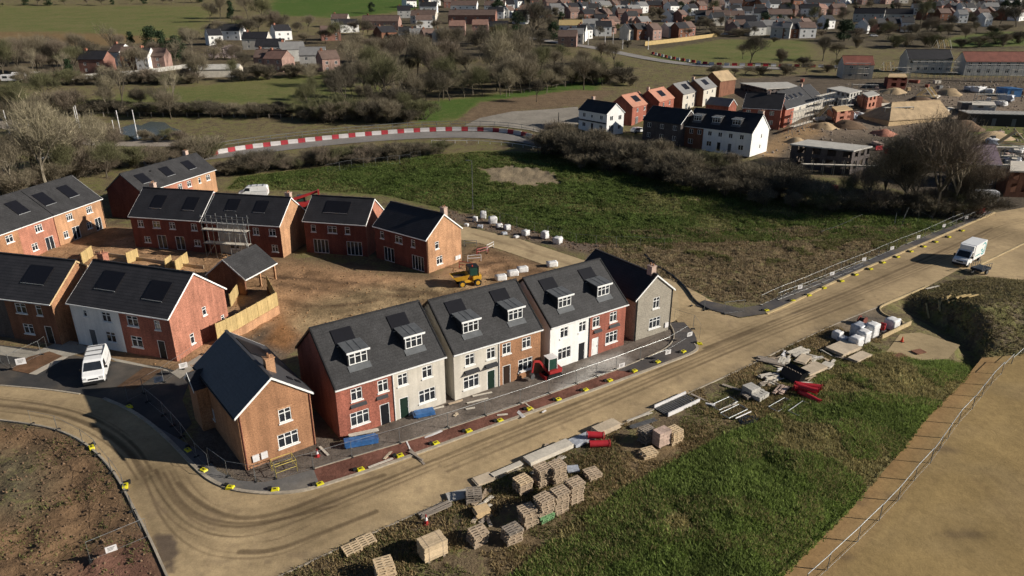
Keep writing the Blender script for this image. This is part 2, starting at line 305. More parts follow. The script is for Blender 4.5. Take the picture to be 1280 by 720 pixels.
# darker churned bands in the yards
_q=inpoly(X,Y,SITEP); _n=fbm(X[_q]*.8+Y[_q]*.5,Y[_q]*.9,4.,93,4); soil[_q]*=np.clip(.35+1.3*_n,.4,1.3)[:,None]
for _t in ([(340,345),(420,352),(500,362),(570,372)],[(350,356),(430,366),(520,370)],[(560,350),(640,335),(690,340)],[(345,375),(400,385),(470,376)],[(600,330),(660,325),(700,335)]):
    _l=smooth_line(W(_t),2); _a=np.clip(1.2-dline(X,Y,_l)/.8,0,1)*.6*(.4+vnoise(X,Y,3.,94)); soil[:]=soil*(1-_a[:,None])+np.array((.09,.055,.035))*_a[:,None]
zone(MEADP,4,(.14,.11,.06),.92,.95)
zone(W([(598,210),(640,205),(692,212),(704,229),(650,235),(612,228)]),4,(.24,.19,.125),.18,.3)
zone(W([(870,260),(1000,270),(1180,285),(1100,304),(960,305),(880,295)]),10,(.12,.095,.05),.75,.4)
zone(W([(800,232),(960,252),(1100,272),(1010,280),(850,262),(780,245)]),8,(.13,.1,.06),.55,.5)
zone(ROUGHP,9,(.2,.15,.088),.42,.3)
zone(W([(560,262),(720,302),(760,306),(740,318),(640,296),(560,275)]),2,(.16,.12,.09),.15,.2)
zone(VERGEP,1.5,(.16,.12,.075),.4,.35)
zone(W([(700,640),(760,575),(900,520),(1000,480),(960,520),(880,560),(780,610),(690,670),(640,712),(600,722)]),4,(.22,.155,.085),.22,.3)
zone(BANKP,2.5,(.16,.13,.07),.92,.55)
zone(W([(960,523),(1000,492),(1060,455),(1150,455),(1050,520),(940,570),(870,590)]),6,None,.85,.45)
zone(MND,2.5,(.15,.115,.075),.5,.25)
zone(LEFTP,1.2,(.2,.125,.07),.1,.3)
zone(W([(-20,560),(40,560),(60,600),(40,640),(-20,640)]),4,(.13,.11,.07),.45,.3)
zone(W([(90,700),(180,670),(215,735),(100,760)]),2,(.19,.1,.07),0,.1)
zone(W([(270,470),(240,560),(300,605),(450,580),(640,520),(860,440),(840,400),(600,470),(420,560),(400,520)]),1,(.13,.105,.085),.0,.1)
# far land
zone(W([(440,60),(520,2),(700,-8),(1300,-8),(1300,60),(1180,64),(1010,56),(900,54),(830,62),(700,58),(680,72),(560,76)]),8,(.1,.08,.055),.3,.25)
zone(W([(-20,104),(-20,72),(120,60),(260,46),(440,44),(460,96),(330,96),(90,108)]),6,(.11,.085,.055),.3,.25)
zone(W([(420,140),(440,90),(700,70),(800,100),(640,114),(530,128)]),6,(.1,.08,.05),.35,.2)
zone(W([(-200,64),(-200,8),(255,8),(265,20),(240,48),(130,58)]),6,(.19,.13,.065),.75,.5)
zone(W([(-200,64),(-200,38),(130,42),(230,50),(130,58)]),4,(.2,.135,.065),.2,.3)
zone(W([(330,18),(345,-10),(560,-10),(520,12),(420,22)]),5,None,1.,1.)
zone(W([(90,142),(100,124),(200,112),(290,104),(330,96),(480,92),(480,126),(330,130),(230,140)]),5,(.12,.1,.05),.95,.55)
zone(W([(520,152),(530,128),(640,116),(760,96),(740,118),(650,136),(580,150)]),4,None,1.,1.)
zone(W([(570,152),(600,128),(720,112),(770,114),(740,130),(650,138),(600,152)]),3,(.17,.12,.075),.1,.2)
zone(W([(815,78),(830,62),(900,50),(1010,50),(1012,76),(940,78)]),5,(.14,.11,.06),.8,.55)
zone(W([(1180,48),(1290,36),(1290,58),(1190,58)]),5,None,.95,.8)
zone(W([(900,100),(1000,94),(1060,98),(1290,96),(1290,262),(1200,262),(1110,230),(960,205)]),6,(.12,.095,.07),.15,.2)
zone(W([(1060,170),(1290,170),(1290,262),(1180,262)]),8,(.08,.065,.05),.1,.2)
zone(W([(980,175),(1050,150),(1100,130),(1200,112),(1290,120),(1290,140),(1200,150),(1090,170)]),8,(.2,.155,.115),.05,.2)
zone(W([(1200,170),(1230,152),(1290,158),(1290,190)]),3,None,.7,.5)
zone(W([(940,190),(985,160),(1010,150),(1030,168),(985,182),(965,200)]),3,(.3,.2,.11),0,.2)
def ground_mat():
    a=NT('earth_and_grass'); b=a.b
    at=lambda n:(lambda q:(setattr(q,'attribute_name',n),q)[1])(a.n('ShaderNodeAttribute'))
    so,gr,lu=at('soil'),at('grass'),at('lush'); tc=a.n('ShaderNodeTexCoord')
    def noise(sc,d=5,r=.55):
        n=a.n('ShaderNodeTexNoise'); n.inputs['Scale'].default_value=sc; n.inputs['Detail'].default_value=d; n.inputs['Roughness'].default_value=r; a.l(tc.outputs['Object'],n.inputs['Vector']); return n.outputs[0]
    def math_(op,x,y=None,z=None):
        q=a.n('ShaderNodeMath',operation=op)
        for i,v in enumerate((x,y,z)):
            if v is None: continue
            if isinstance(v,(int,float)): q.inputs[i].default_value=v
            else: a.l(v,q.inputs[i])
        return q.outputs[0]
    def mr(s,i0,i1,o0,o1):
        r=a.n('ShaderNodeMapRange')
        for k,v in zip((1,2,3,4),(i0,i1,o0,o1)): r.inputs[k].default_value=v
        a.l(s,r.inputs[0]); return r.outputs[0]
    big,mid,fine=noise(.07),noise(.45,6,.65),noise(2.6,5,.65)
    t=math_('ADD',math_('MULTIPLY_ADD',math_('SUBTRACT',mid,.5),1.5,gr.outputs['Fac']),math_('MULTIPLY',math_('SUBTRACT',fine,.5),.9))
    g=mr(t,.38,.62,0,1)
    sc=a.n('ShaderNodeVectorMath',operation='SCALE'); a.l(so.outputs['Color'],sc.inputs[0]); a.l(math_('MULTIPLY',mr(mid,.3,.7,.72,1.22),mr(fine,.3,.7,.75,1.25)),sc.inputs['Scale'])
    cr=a.n('ShaderNodeValToRGB'); e=cr.color_ramp.elements
    e[0].position=0.;e[0].color=(.2,.16,.085,1); e[1].position=1.;e[1].color=(.07,.115,.025,1); m=cr.color_ramp.elements.new(.45); m.color=(.15,.145,.055,1)
    lf=math_('ADD',lu.outputs['Fac'],math_('ADD',math_('MULTIPLY',math_('SUBTRACT',big,.5),.9),math_('MULTIPLY',math_('SUBTRACT',mid,.5),1.0))); a.l(lf,cr.inputs[0])
    gs=a.n('ShaderNodeVectorMath',operation='SCALE'); a.l(cr.outputs[0],gs.inputs[0]); a.l(mr(fine,.3,.7,.7,1.3),gs.inputs['Scale'])
    mx=a.n('ShaderNodeMix',data_type='RGBA'); a.l(g,mx.inputs[0]); a.l(sc.outputs[0],mx.inputs[6]); a.l(gs.outputs[0],mx.inputs[7]); a.l(mx.outputs[2],b.inputs['Base Color'])
    b.inputs['Roughness'].default_value=.95; b.inputs['Specular IOR Level'].default_value=.1
    bp=a.n('ShaderNodeBump'); bp.inputs['Strength'].default_value=.9; bp.inputs['Distance'].default_value=.25; a.l(math_('ADD',mid,math_('MULTIPLY',noise(3.5,5,.7),.6)),bp.inputs['Height']); a.l(bp.outputs[0],b.inputs['Normal'])
    return a.m
nx,ny=len(ax),len(ay); idx=np.arange(nx*ny).reshape(ny,nx)
Q=np.stack([idx[:-1,:-1],idx[:-1,1:],idx[1:,1:],idx[1:,:-1]],-1).reshape(-1,4)
g=npmesh('ground',np.c_[X,Y,Z],Q,ground_mat(),attrs=dict(soil=soil,grass=grass,lush=lush),smooth=True); g['kind']='structure'
# ---- draped sheets
def sheet_mat(name,bump=.35,rough=.95,spec=.1,bsc=2.5,var=.16):
    a=NT(name); b=a.b; q=a.n('ShaderNodeAttribute'); q.attribute_name='tint'; tc=a.n('ShaderNodeTexCoord')
    sc=None
    for s_,lo,hi,d in ((.22,1-var,1+var,5),(1.4,1-var*.8,1+var*.8,5),(7.,.9,1.1,3)):
        n=a.n('ShaderNodeTexNoise'); n.inputs['Scale'].default_value=s_; n.inputs['Detail'].default_value=d; n.inputs['Roughness'].default_value=.6; a.l(tc.outputs['Object'],n.inputs['Vector'])
        r=a.n('ShaderNodeMapRange'); r.inputs[1].default_value=.3;r.inputs[2].default_value=.7;r.inputs[3].default_value=lo;r.inputs[4].default_value=hi; a.l(n.outputs[0],r.inputs[0])
        v=a.n('ShaderNodeVectorMath',operation='SCALE'); a.l(sc or q.outputs['Color'],v.inputs[0]); a.l(r.outputs[0],v.inputs['Scale']); sc=v.outputs[0]
    a.l(sc,b.inputs['Base Color']); b.inputs['Roughness'].default_value=rough; b.inputs['Specular IOR Level'].default_value=spec
    n=a.n('ShaderNodeTexNoise'); n.inputs['Scale'].default_value=bsc; n.inputs['Detail'].default_value=6; n.inputs['Roughness'].default_value=.65; a.l(tc.outputs['Object'],n.inputs['Vector'])
    bp=a.n('ShaderNodeBump'); bp.inputs['Strength'].default_value=bump; bp.inputs['Distance'].default_value=.1; a.l(n.outputs[0],bp.inputs['Height']); a.l(bp.outputs[0],b.inputs['Normal'])
    return a.m
SM=dict(sand=sheet_mat('dusty_road_surface'),asph=sheet_mat('asphalt_surface',.2,.85,.25),rough=sheet_mat('rough_fill',.8,bsc=3.5,var=.25))
def sheet(name,P,m,lift,cell,tint,hfn=None,kind='structure'):
    n=len(P); Q=[]
    for i in range(n):
        a,b=P[i],P[(i+1)%n]; k=max(1,int(math.dist(a,b)/max(cell*2,.6)))
        Q+=[(a[0]+(b[0]-a[0])*t/k,a[1]+(b[1]-a[1])*t/k) for t in range(k)]
    # drop repeats
    Q=[q for i,q in enumerate(Q) if math.dist(q,Q[i-1])>1e-3]
    xs=[p[0] for p in Q]; ys=[p[1] for p in Q]
    gx,gy=np.meshgrid(np.arange(min(xs),max(xs),cell),np.arange(min(ys),max(ys),cell)); gx=gx.ravel();gy=gy.ravel()
    ok=inpoly(gx,gy,P)&(dline(gx,gy,P,True)>cell*.45)
    pts=[Vector(q) for q in Q]+[Vector((a,b)) for a,b in zip(gx[ok],gy[ok])]
    vs,es,fs,*_=geometry.delaunay_2d_cdt(pts,[],[list(range(len(Q)))],1,1e-5)
    V=np.array([(v.x,v.y) for v in vs]); Fc=np.array([f for f in fs if len(f)==3])
    e1=V[Fc[:,1]]-V[Fc[:,0]];e2=V[Fc[:,2]]-V[Fc[:,0]]; fl=(e1[:,0]*e2[:,1]-e1[:,1]*e2[:,0])<0; Fc[fl]=Fc[fl][:,::-1]
    z=Tn(V[:,1])+lift+(hfn(V[:,0],V[:,1]) if hfn else 0)
    tn=tint(V[:,0],V[:,1]) if callable(tint) else np.tile(np.array(tint,float),(len(V),1))
    o=npmesh(name,np.c_[V,z],Fc,m,attrs=dict(tint=tn),smooth=True); o['kind']=kind; return o
TR=[[(185,590),(200,620),(230,655),(270,672),(320,671),(400,641),(500,598),(640,542),(760,494),(870,449),(960,411),(1060,372),(1160,332),(1260,290)],
 [(195,588),(215,625),(245,650),(290,661),(340,655),(420,627),(520,584),(650,532),(780,480),(880,438),(960,407)],
 [(222,604),(245,627),(280,646),(320,649),(370,636),(420,613),(480,594)],[(180,595),(203,655),(245,690),(290,700),(345,697),(400,672)],
 [(-20,497),(60,506),(120,522),(170,556),(190,590)],[(-20,505),(60,514),(110,529),(160,561),(180,594)],[(-20,512),(60,521),(105,536),(150,566),(172,600)],
 [(205,592),(228,636),(275,655),(330,655),(420,633)],[(1240,285),(1150,326),(1060,365),(960,404),(880,436)],[(1280,275),(1245,283),(1215,305),(1150,330)],
 [(560,590),(640,556),(760,506),(860,462),(960,420),(1080,374)],[(300,690),(340,690),(400,668),(470,640)]]
TRW=[smooth_line(W(t),2) for t in TR]
def off_line(L,o):
    r=[]
    for i,p in enumerate(L):
        a=L[max(0,i-1)];c=L[min(len(L)-1,i+1)]; l=math.dist(a,c)+1e-6; r.append((p[0]-(c[1]-a[1])/l*o,p[1]+(c[0]-a[0])/l*o))
    return r
FINE=[off_line(TRW[i],o) for i,o in ((0,.45),(0,1.75),(0,-.5),(1,.4),(1,1.7),(1,-1.1),(3,.5),(3,1.6),(4,.35),(5,.3),(8,.6),(8,-1.2),(9,.5),(10,.6),(10,1.8),(7,.45))]
def road_tint(x,y):
    c=np.tile(np.array((.41,.305,.175)),(len(x),1))
    pale=fbm(x,y,7.,21,3); c*= (1+.35*(pale-.5))[:,None]
    wet=np.clip((fbm(x,y,14.,31,3)-.52)*4,0,1)*.25; c*=(1-wet)[:,None]
    for i,t in enumerate(TRW):
        d=dline(x,y,t); wd=.13+.08*(i%3); a=np.clip(1-(d/wd)**2,0,1)*(.6+.3*((i*7)%3)/2)*(.55+vnoise(x,y,3.,40+i)); a=np.clip(a,0,.8)
        c=c*(1-a[:,None])+np.array((.12,.085,.05))*a[:,None]
        b=np.exp(-((d-.75)/.35)**2)*.12; c*=(1-b)[:,None]
    for i,t in enumerate(FINE):
        a=np.clip(1-(dline(x,y,t)/.11)**2,0,1)*np.clip((vnoise(x,y,4.,140+i)-.25)*1.3,0,.6); c=c*(1-a[:,None])+np.array((.13,.09,.055))*a[:,None]
    a=np.clip((fbm(x,y,.9,77,3)-.66)*6,0,1)*.35; c=c*(1-a[:,None])+np.array((.2,.145,.095))*a[:,None]
    p=W([(1120,325),(1180,300),(1225,290),(1200,312),(1140,345),(1060,380),(1020,390)]); a=soft(x,y,p,6)*.45*fbm(x,y,2.5,51,3)*1.6; a=np.clip(a,0,.6); c=c*(1-a[:,None])+np.array((.13,.09,.055))*a[:,None]
    # dark spill at the lower left edge
    p=W([(192,672),(215,672),(228,700),(222,720),(205,722)]); a=np.clip((soft(x,y,p,1.5)+(fbm(x,y,1.2,60,3)-.5)*1.2-.35)*3,0,1)*.85; c=c*(1-a[:,None])+np.array((.1,.075,.06))*a[:,None]
    e=np.clip(1-dline(x,y,W(KERB_R))/1.6,0,1)*np.clip((fbm(x,y,1.5,70,3)-.35)*3,0,1)*.5; c=c*(1-e[:,None])+np.array((.17,.135,.095))*e[:,None]
    return c
sheet('road',ROADP,SM['sand'],.0,.13,road_tint)
def side_tint(x,y):
    c=np.tile(np.array((.42,.32,.19)),(len(x),1)); c*=(1+.3*(fbm(x,y,4.,22,3)-.5))[:,None]
    for t in ([(590,292),(650,310),(720,333),(760,350)],[(640,296),(668,313),(650,330)]):
        a=np.clip(1-dline(x,y,W(t))/.5,0,1)*.5; c=c*(1-a[:,None])+np.array((.15,.1,.06))*a[:,None]
    return c
sheet('side_road',SIDEP,SM['sand'],.012,.6,side_tint)
def asph(base,dust,amt):
    def f(x,y):
        a=np.clip((fbm(x,y,2.5,33,4)-.5)*2.2+amt,0,1)[:,None]; return np.array(base)*(1-a)+np.array(dust)*a
    return f
sheet('drive',DRIVEP,SM['asph'],.012,.5,asph((.05,.048,.047),(.13,.105,.08),.12))
def sand_tint(x,y):
    c=np.tile(np.array((.285,.2,.088)),(len(x),1)); n=fbm(x,y,9.,44,4)-.5; c*=(1+.35*n)[:,None]
    g=np.clip((fbm(x,y,5.,47,3)-.5)*3,0,1)[:,None]*.5; c=c*(1-g)+np.array((.29,.215,.115))*g
    st=np.clip(1-dline(x,y,W([(975,720),(1050,640),(1120,560),(1185,487),(1220,450)]))/3.,0,1)*(.4+.6*fbm(x,y,2.,57,3)); st=np.clip(st,0,.55); c=c*(1-st[:,None])+np.array((.31,.175,.08))*st[:,None]
    for k,(t,w) in enumerate(((( (1005,740),(1075,690),(1110,640),(1180,560),(1240,500)),.5),(((1040,740),(1100,690),(1150,620),(1215,540),(1290,480)),.35),(((1220,600),(1260,640),(1290,690)),.5),(((1230,590),(1275,620),(1330,660)),.4),(((1010,715),(1050,700),(1060,680)),.25),(((1045,640),(1090,600),(1130,560)),.5))):
        a=np.clip(1-dline(x,y,smooth_line(W(t),2))/w,0,1)*.25*(.4+vnoise(x,y,2.,80+k)); c=c*(1-a[:,None])+np.array((.17,.11,.06))*a[:,None]
    for px,py,r in ((1192,669,.7),(1216,668,.8),(1076,622,.6),(1058,697,.5),(1182,562,.9),(1118,622,.8),(1070,628,.7)):
        q=g2(px,py); a=np.clip(1.3-np.hypot((x-q[0])*.7,(y-q[1])*1.3)/r*(.7+.6*vnoise(x,y,.5,90)),0,1)*.55; c=c*(1-a[:,None])+np.array((.1,.07,.045))*a[:,None]
    return c
sheet('sandy_track',SANDP,SM['sand'],.0,.35,sand_tint)
sheet('lay_by',LAYP,SM['rough'],.02,.6,asph((.12,.1,.08),(.3,.23,.15),.3))
sheet('sand_patch',SPOTP,SM['sand'],.02,.4,lambda x,y:np.array((.34,.26,.15))*(1+.4*(fbm(x,y,3.,23,3)-.5))[:,None])
# footpath along the terrace, three surfaces
PT_IN=[(253,566),(272,590),(298,602),(330,604),(350,600),(392,588),(440,573),(500,556),(560,537),(650,507),(720,482),(770,464),(800,452),(828,440),(842,428),(843,416),(836,404)]
PT_OUT=[(855,404),(868,418),(872,430)]+KERB_T[1:17]
def strip(i0,i1,o0,o1): return W(PT_IN[i0:i1])+W(list(reversed(PT_OUT))[o0:o1])
outr=list(reversed(PT_OUT))  # starts at the corner house, ends by the grey house
sheet('footpath',W(PT_IN[:6])+W(list(reversed([p for p in outr if p[0]<=402 ]))) ,SM['asph'],.09,.5,asph((.13,.125,.12),(.26,.22,.17),.15))
sheet('footpath_base',W([(392,588),(440,573),(500,556),(560,537),(650,507),(720,482),(770,464)])+W([(800,467),(740,489),(650,521),(560,553),(480,583),(400,609)]),SM['rough'],.08,.3,lambda x,y:np.array((.165,.075,.055))*(1+.9*(fbm(x,y,1.6,24,4)-.5))[:,None])
sheet('footpath_end',W([(770,464),(800,452),(828,440),(842,428),(843,416),(836,404),(855,404),(868,418),(872,430),(873,436),(866,442),(840,452),(800,467)]),SM['asph'],.09,.5,asph((.075,.068,.066),(.2,.15,.11),.12))
sheet('roadside_path',W([(1232,264),(1190,283),(1120,311),(1050,340),(975,372),(955,381),(925,386),(880,376),(870,383),(925,398)]+KERB_L[::-1]),SM['asph'],.09,.5,asph((.07,.065,.066),(.2,.16,.11),.12))
FRONTP=W([(392,588),(440,573),(500,556),(560,537),(650,507),(720,482),(770,464),(800,452),(828,440),(842,428),(838,412),(780,432),(690,455),(560,503),(427,553),(395,565),(330,590),(310,592),(330,604),(350,600)])
sheet('front_plots',FRONTP,SM['rough'],.03,.3,lambda x,y:(np.array((.15,.125,.105))*(1+.8*(fbm(x,y,2.,26,4)-.5))[:,None]*(1-.0))*(1-soft(x,y,W([(700,485),(740,452),(775,443),(785,455),(720,483)]),2.)[:,None])+np.array((.36,.34,.31))*(1+.6*(fbm(x,y,1.2,27,3)-.5))[:,None]*soft(x,y,W([(700,485),(740,452),(775,443),(785,455),(720,483)]),2.)[:,None])
sheet('doorstep_path',W([(0,433),(45,440),(80,425),(96,428),(145,452),(215,466),(250,444),(258,450),(225,474),(208,462),(140,448),(110,440),(60,452),(0,444)]),SM['asph'],.03,.5,lambda x,y:np.array((.33,.3,.25))*(1+.3*(fbm(x,y,2.,28,3)-.5))[:,None])
sheet('planting_bed',W([(12,463),(36,447),(62,440),(80,446),(50,460),(38,468)]),SM['rough'],.045,.4,lambda x,y:np.array((.15,.085,.05))*(1+.6*(fbm(x,y,1.,29,3)-.5))[:,None])
sheet('paved_strip',W([(36,468),(78,446),(86,447),(46,469)]),SM['asph'],.05,.4,(.42,.37,.3))
sheet('planting_bed',W([(145,485),(180,460),(205,462),(168,488)]),SM['rough'],.045,.4,lambda x,y:np.array((.13,.08,.05))*(1+.6*(fbm(x,y,1.,30,3)-.5))[:,None])
# water and far roads
def water():
    a=NT('pond_water'); b=a.b; b.inputs['Base Color'].default_value=(.085,.1,.095,1); b.inputs['Roughness'].default_value=.22
    tc=a.n('ShaderNodeTexCoord'); n=a.n('ShaderNodeTexNoise'); n.inputs['Scale'].default_value=.8; a.l(tc.outputs['Object'],n.inputs['Vector']); bp=a.n('ShaderNodeBump'); bp.inputs['Strength'].default_value=.15; a.l(n.outputs[0],bp.inputs['Height']); a.l(bp.outputs[0],b.inputs['Normal']); return a.m
sheet('pond',W([(148,168),(153,160),(168,156),(176,158),(188,153),(206,154),(214,160),(226,164),(228,168),(212,171),(200,176),(184,173),(170,176),(160,171)]),water(),.25,3,(.05,.07,.09))
sheet('drained_basin',W([(580,158),(600,148),(640,140),(690,137),(722,134),(726,150),(715,166),(690,170),(660,163),(620,158)]),SM['sand'],.15,3,lambda x,y:np.array((.25,.225,.19))*(1+.5*(fbm(x,y,9.,25,3)-.5))[:,None])
def ribbon(L,w):
    L=smooth_line(L,2); a=[];b=[]
    for i,p in enumerate(L):
        q0=L[max(0,i-1)];q1=L[min(len(L)-1,i+1)]; d=Vector((q1[0]-q0[0],q1[1]-q0[1])).normalized(); n=Vector((-d.y,d.x))*w/2
        a.append((p[0]+n.x,p[1]+n.y)); b.append((p[0]-n.x,p[1]-n.y))
    return a+b[::-1]
sheet('bypass',ribbon(W([(180,206),(300,191),(400,179),(480,172),(560,168),(630,170),(690,181),(750,200)]),6.5),SM['asph'],.12,2.5,(.2,.185,.17))
sheet('estate_road',ribbon(W([(660,47),(700,54),(745,60),(800,72),(850,80),(900,84),(980,86)]),7.),SM['asph'],.2,5,(.26,.24,.22))
sheet('access_road',ribbon(W([(-20,146),(20,160),(60,168),(110,178),(160,180),(230,180)]),6.),SM['asph'],.15,2.5,(.27,.23,.19))
# kerbs: real raised strips
def kerb(L,m='kerb',w=.14,h=.12,base=0.,off=0.,name='kerb'):
    L=smooth_line(W(L),2); b=MB(); n=len(L); rows=[]
    for i,p in enumerate(L):
        q0=L[max(0,i-1)];q1=L[min(n-1,i+1)]; d=Vector((q1[0]-q0[0],q1[1]-q0[1])).normalized(); nn=Vector((-d.y,d.x)); z=T(p[1])+base
        c=Vector(p)+nn*off
        rows.append([(c.x-nn.x*w/2,c.y-nn.y*w/2,z-.1),(c.x-nn.x*w/2,c.y-nn.y*w/2,z+h),(c.x+nn.x*w/2,c.y+nn.y*w/2,z+h),(c.x+nn.x*w/2,c.y+nn.y*w/2,z-.1)])
    for a,c in zip(rows[:-1],rows[1:]):
        for k in range(3): b.quad(a[k],a[k+1],c[k+1],c[k])
    b.quad(*rows[0][::-1]); b.quad(*rows[-1])
    o=b.build(name,m); o['kind']='structure'; return o
kerb(KERB_T[:19],w=.3,m='kerb'); kerb(KERB_L,w=.3,h=.14,m='kerb_board'); kerb(KERB_O,w=.16); kerb(KERB_R,w=.12,h=.06); kerb(KERB_B,w=.16,m='kerb_board',h=.2)
kerb([(1210,340),(1235,326),(1290,300)],w=.25,m='kerb_board'); kerb([(836,404),(843,416),(842,428),(828,440),(770,464)],w=.1,h=.16)
kerb([(392,588),(440,573),(500,556),(560,537),(650,507),(720,482),(770,464)],w=.08,h=.13,m='kerb'); kerb([(0,482),(60,487),(100,493)],w=.2,h=.05)
# ------------------------------------------------------------------ grass blades (real geometry)
def tufts(name,P,n,h,m,edge=1.5,wid=.05,lean=.9,blades=3,keep=None,zf=ground_z):
    xs=[p[0] for p in P]; ys=[p[1] for p in P]
    x=RS.uniform(min(xs),max(xs),n*4); y=RS.uniform(min(ys),max(ys),n*4)
    k=inpoly(x,y,P); 
    if keep is not None: k&=keep(x,y)
    x=x[k][:n];y=y[k][:n]; n=len(x)
    V=[];Fc=[]
    z=zf(x,y)-.03
    for b in range(blades):
        a=RS.uniform(0,2*PI,n); hh=h*RS.uniform(.45,1.2,n); ln=lean*hh*RS.uniform(.2,1.2,n); ox=RS.normal(0,.1,n); oy=RS.normal(0,.1,n); w=wid*RS.uniform(.6,1.4,n)
        tx=np.cos(a);ty=np.sin(a); a2=a+RS.uniform(.8,2.2,n); lx=np.cos(a2)*ln; ly=np.sin(a2)*ln
        V.append(np.stack([np.c_[x+ox-tx*w,y+oy-ty*w,z],np.c_[x+ox+tx*w,y+oy+ty*w,z],np.c_[x+ox+lx,y+oy+ly,z+hh]],1).reshape(-1,3))
    V=np.concatenate(V); Fc=np.arange(len(V)).reshape(-1,3)
    o=npmesh(name,V,Fc,m); o['kind']='stuff'; return o
def gm(nm,c,v):
    m=mat(nm,c,.85,.25,.25,.2,2.,island=v); t=m.node_tree; b=t.nodes['Principled BSDF']; o=t.nodes['Material Output']
    tr=t.nodes.new('ShaderNodeBsdfTranslucent'); mx=t.nodes.new('ShaderNodeMixShader'); mx.inputs[0].default_value=.42
    t.links.new(b.inputs['Base Color'].links[0].from_socket,tr.inputs[0]); t.links.new(b.outputs[0],mx.inputs[1]); t.links.new(tr.outputs[0],mx.inputs[2]); t.links.new(mx.outputs[0],o.inputs[0]); return m
B1=gm('lush_blade',(.085,.135,.03),.5); B2=gm('olive_blade',(.155,.155,.055),.5); B3=gm('straw_blade',(.3,.225,.115),.4); B4=gm('brown_blade',(.27,.205,.12),.45)
def nk(s,sc,th,lo=True): return lambda x,y:(fbm(x,y,sc,s,3)>th) if lo else (fbm(x,y,sc,s,3)<=th)
BK1=gm('bank_blade',(.18,.235,.06),.55); BK2=gm('bank_olive_blade',(.32,.27,.12),.5); MB_=gm('heap_blade',(.18,.15,.075),.5)
o=tufts('grass',BANKP,46000,.3,BK1,keep=nk(3,5,.36)); tag(o,'lush green grass covering the bank beside the sandy track','grass',kind='stuff')
o=tufts('grass',BANKP,20000,.3,BK2,keep=nk(3,5,.55,False)); tag(o,'olive coarser grass growing among the lush bank grass','grass',kind='stuff')
B1M=gm('meadow_blade',(.11,.15,.038),.5); PATCH=W([(598,212),(640,206),(692,213),(702,228),(650,234),(612,227)])
o=tufts('grass',MEADP,55000,.38,B1M,wid=.09,keep=lambda x,y:(fbm(x,y,7,5,3)>.42)&(soft(x,y,PATCH,5)+(fbm(x,y,2.5,55,3)-.5)<.6)); tag(o,'green tussock grass of the meadow behind the houses','grass',kind='stuff')
o=tufts('grass',MEADP,25000,.35,B2,wid=.09,keep=lambda x,y:(fbm(x,y,7,5,3)<.58)&(soft(x,y,PATCH,5)+(fbm(x,y,2.5,55,3)-.5)<.6)); tag(o,'yellowish tussocks scattered through the meadow','grass',kind='stuff')
o=tufts('rough_grass',ROUGHP,10000,.3,B4,wid=.08); tag(o,'brown dead growth on the rough ground beyond the grey end house','grass',kind='stuff')
o=tufts('grass',W([(740,300),(870,296),(960,294),(1150,286),(1120,312),(960,330),(800,322)]),9000,.33,B2,wid=.09,keep=nk(12,5,.5)); tag(o,'olive tussocks straggling from the meadow into the rough ground','grass',kind='stuff')
o=tufts('rough_grass',W([(740,306),(760,290),(870,286),(1000,286),(1150,282),(1100,300),(900,308)]),6000,.32,B4,wid=.09,keep=nk(13,4,.52)); tag(o,'brown dead tufts along the lower edge of the meadow','grass',kind='stuff')
o=tufts('dry_grass',VERGEP,26000,.22,B3,keep=nk(8,4,.5)); tag(o,'dry straw coloured grass on the verge around the pallets','grass',kind='stuff')
o=tufts('weeds',VERGEP,16000,.2,B2,keep=nk(9,3.5,.5)); tag(o,'low olive weeds on the verge between road and bank','weeds',kind='stuff')
o=tufts('grass',MND,6000,.24,MB_,wid=.07); tag(o,'thin olive grass covering the spoil heap by the lay-by','grass',kind='stuff')
o=tufts('weeds',LEFTP,2200,.16,B2,keep=lambda x,y:(fbm(x,y,3.,8,3)>.58)&(y>25)); tag(o,'sparse weeds on the churned soil at the lower left','weeds',kind='stuff')
# clods of soil on churned ground
def clods(name,P,n,r0,r1,m,label,keep=None):
    xs=[p[0] for p in P]; ys=[p[1] for p in P]; x=RS.uniform(min(xs),max(xs),n*4); y=RS.uniform(min(ys),max(ys),n*4); k=inpoly(x,y,P)&(y>22)
    if keep is not None: k&=keep(x,y)
    x=x[k][:n];y=y[k][:n];n=len(x); r=RS.uniform(r0**.5,r1**.5,n)**2; z=ground_z(x,y)
    base=np.array([(1,0,0),(-1,0,0),(0,1,0),(0,-1,0),(0,0,1),(0,0,-.4)],float)
    V=(base[None]*(r[:,None,None]*RS.uniform(.6,1.3,(n,6,1)))+np.c_[x,y,z][:,None,:]).reshape(-1,3)
    f=np.array([(0,2,4),(2,1,4),(1,3,4),(3,0,4),(2,0,5),(1,2,5),(3,1,5),(0,3,5)]); Fc=(f[None]+(np.arange(n)*6)[:,None,None]).reshape(-1,3)
    o=npmesh(name,V,Fc,m); tag(o,label,'soil clods',kind='stuff')
clods('soil_clods',LEFTP,2500,.02,.16,'spoil','lumps of turned soil across the lower left corner',keep=lambda x,y:dline(x,y,W(KERB_O))>.6)
clods('rubble',SITEP,1800,.03,.18,mat('site_clod',(.25,.15,.075),.95,.25,1,.25,5,island=.3),'loose lumps of orange soil on the plots behind the terrace')
clods('rubble',FRONTP,700,.02,.09,mat('grey_clod',(.2,.17,.15),.95,.25,1,.25,5,island=.35),'small stones and mortar crumbs on the plots before the terrace')
clods('rubble',W([(945,200),(985,160),(1050,105),(1290,100),(1290,250),(1200,240),(1090,178)]),1600,.1,.5,mat('far_rubble',(.19,.155,.13),.95,.25,1,.25,5,island=.5),'broken blocks and waste scattered over the far building site')
clods('rubble',W([(560,262),(720,302),(760,306),(735,316),(640,296),(560,274)]),500,.04,.25,'spoil','spoil lumps along the verge of the side road')
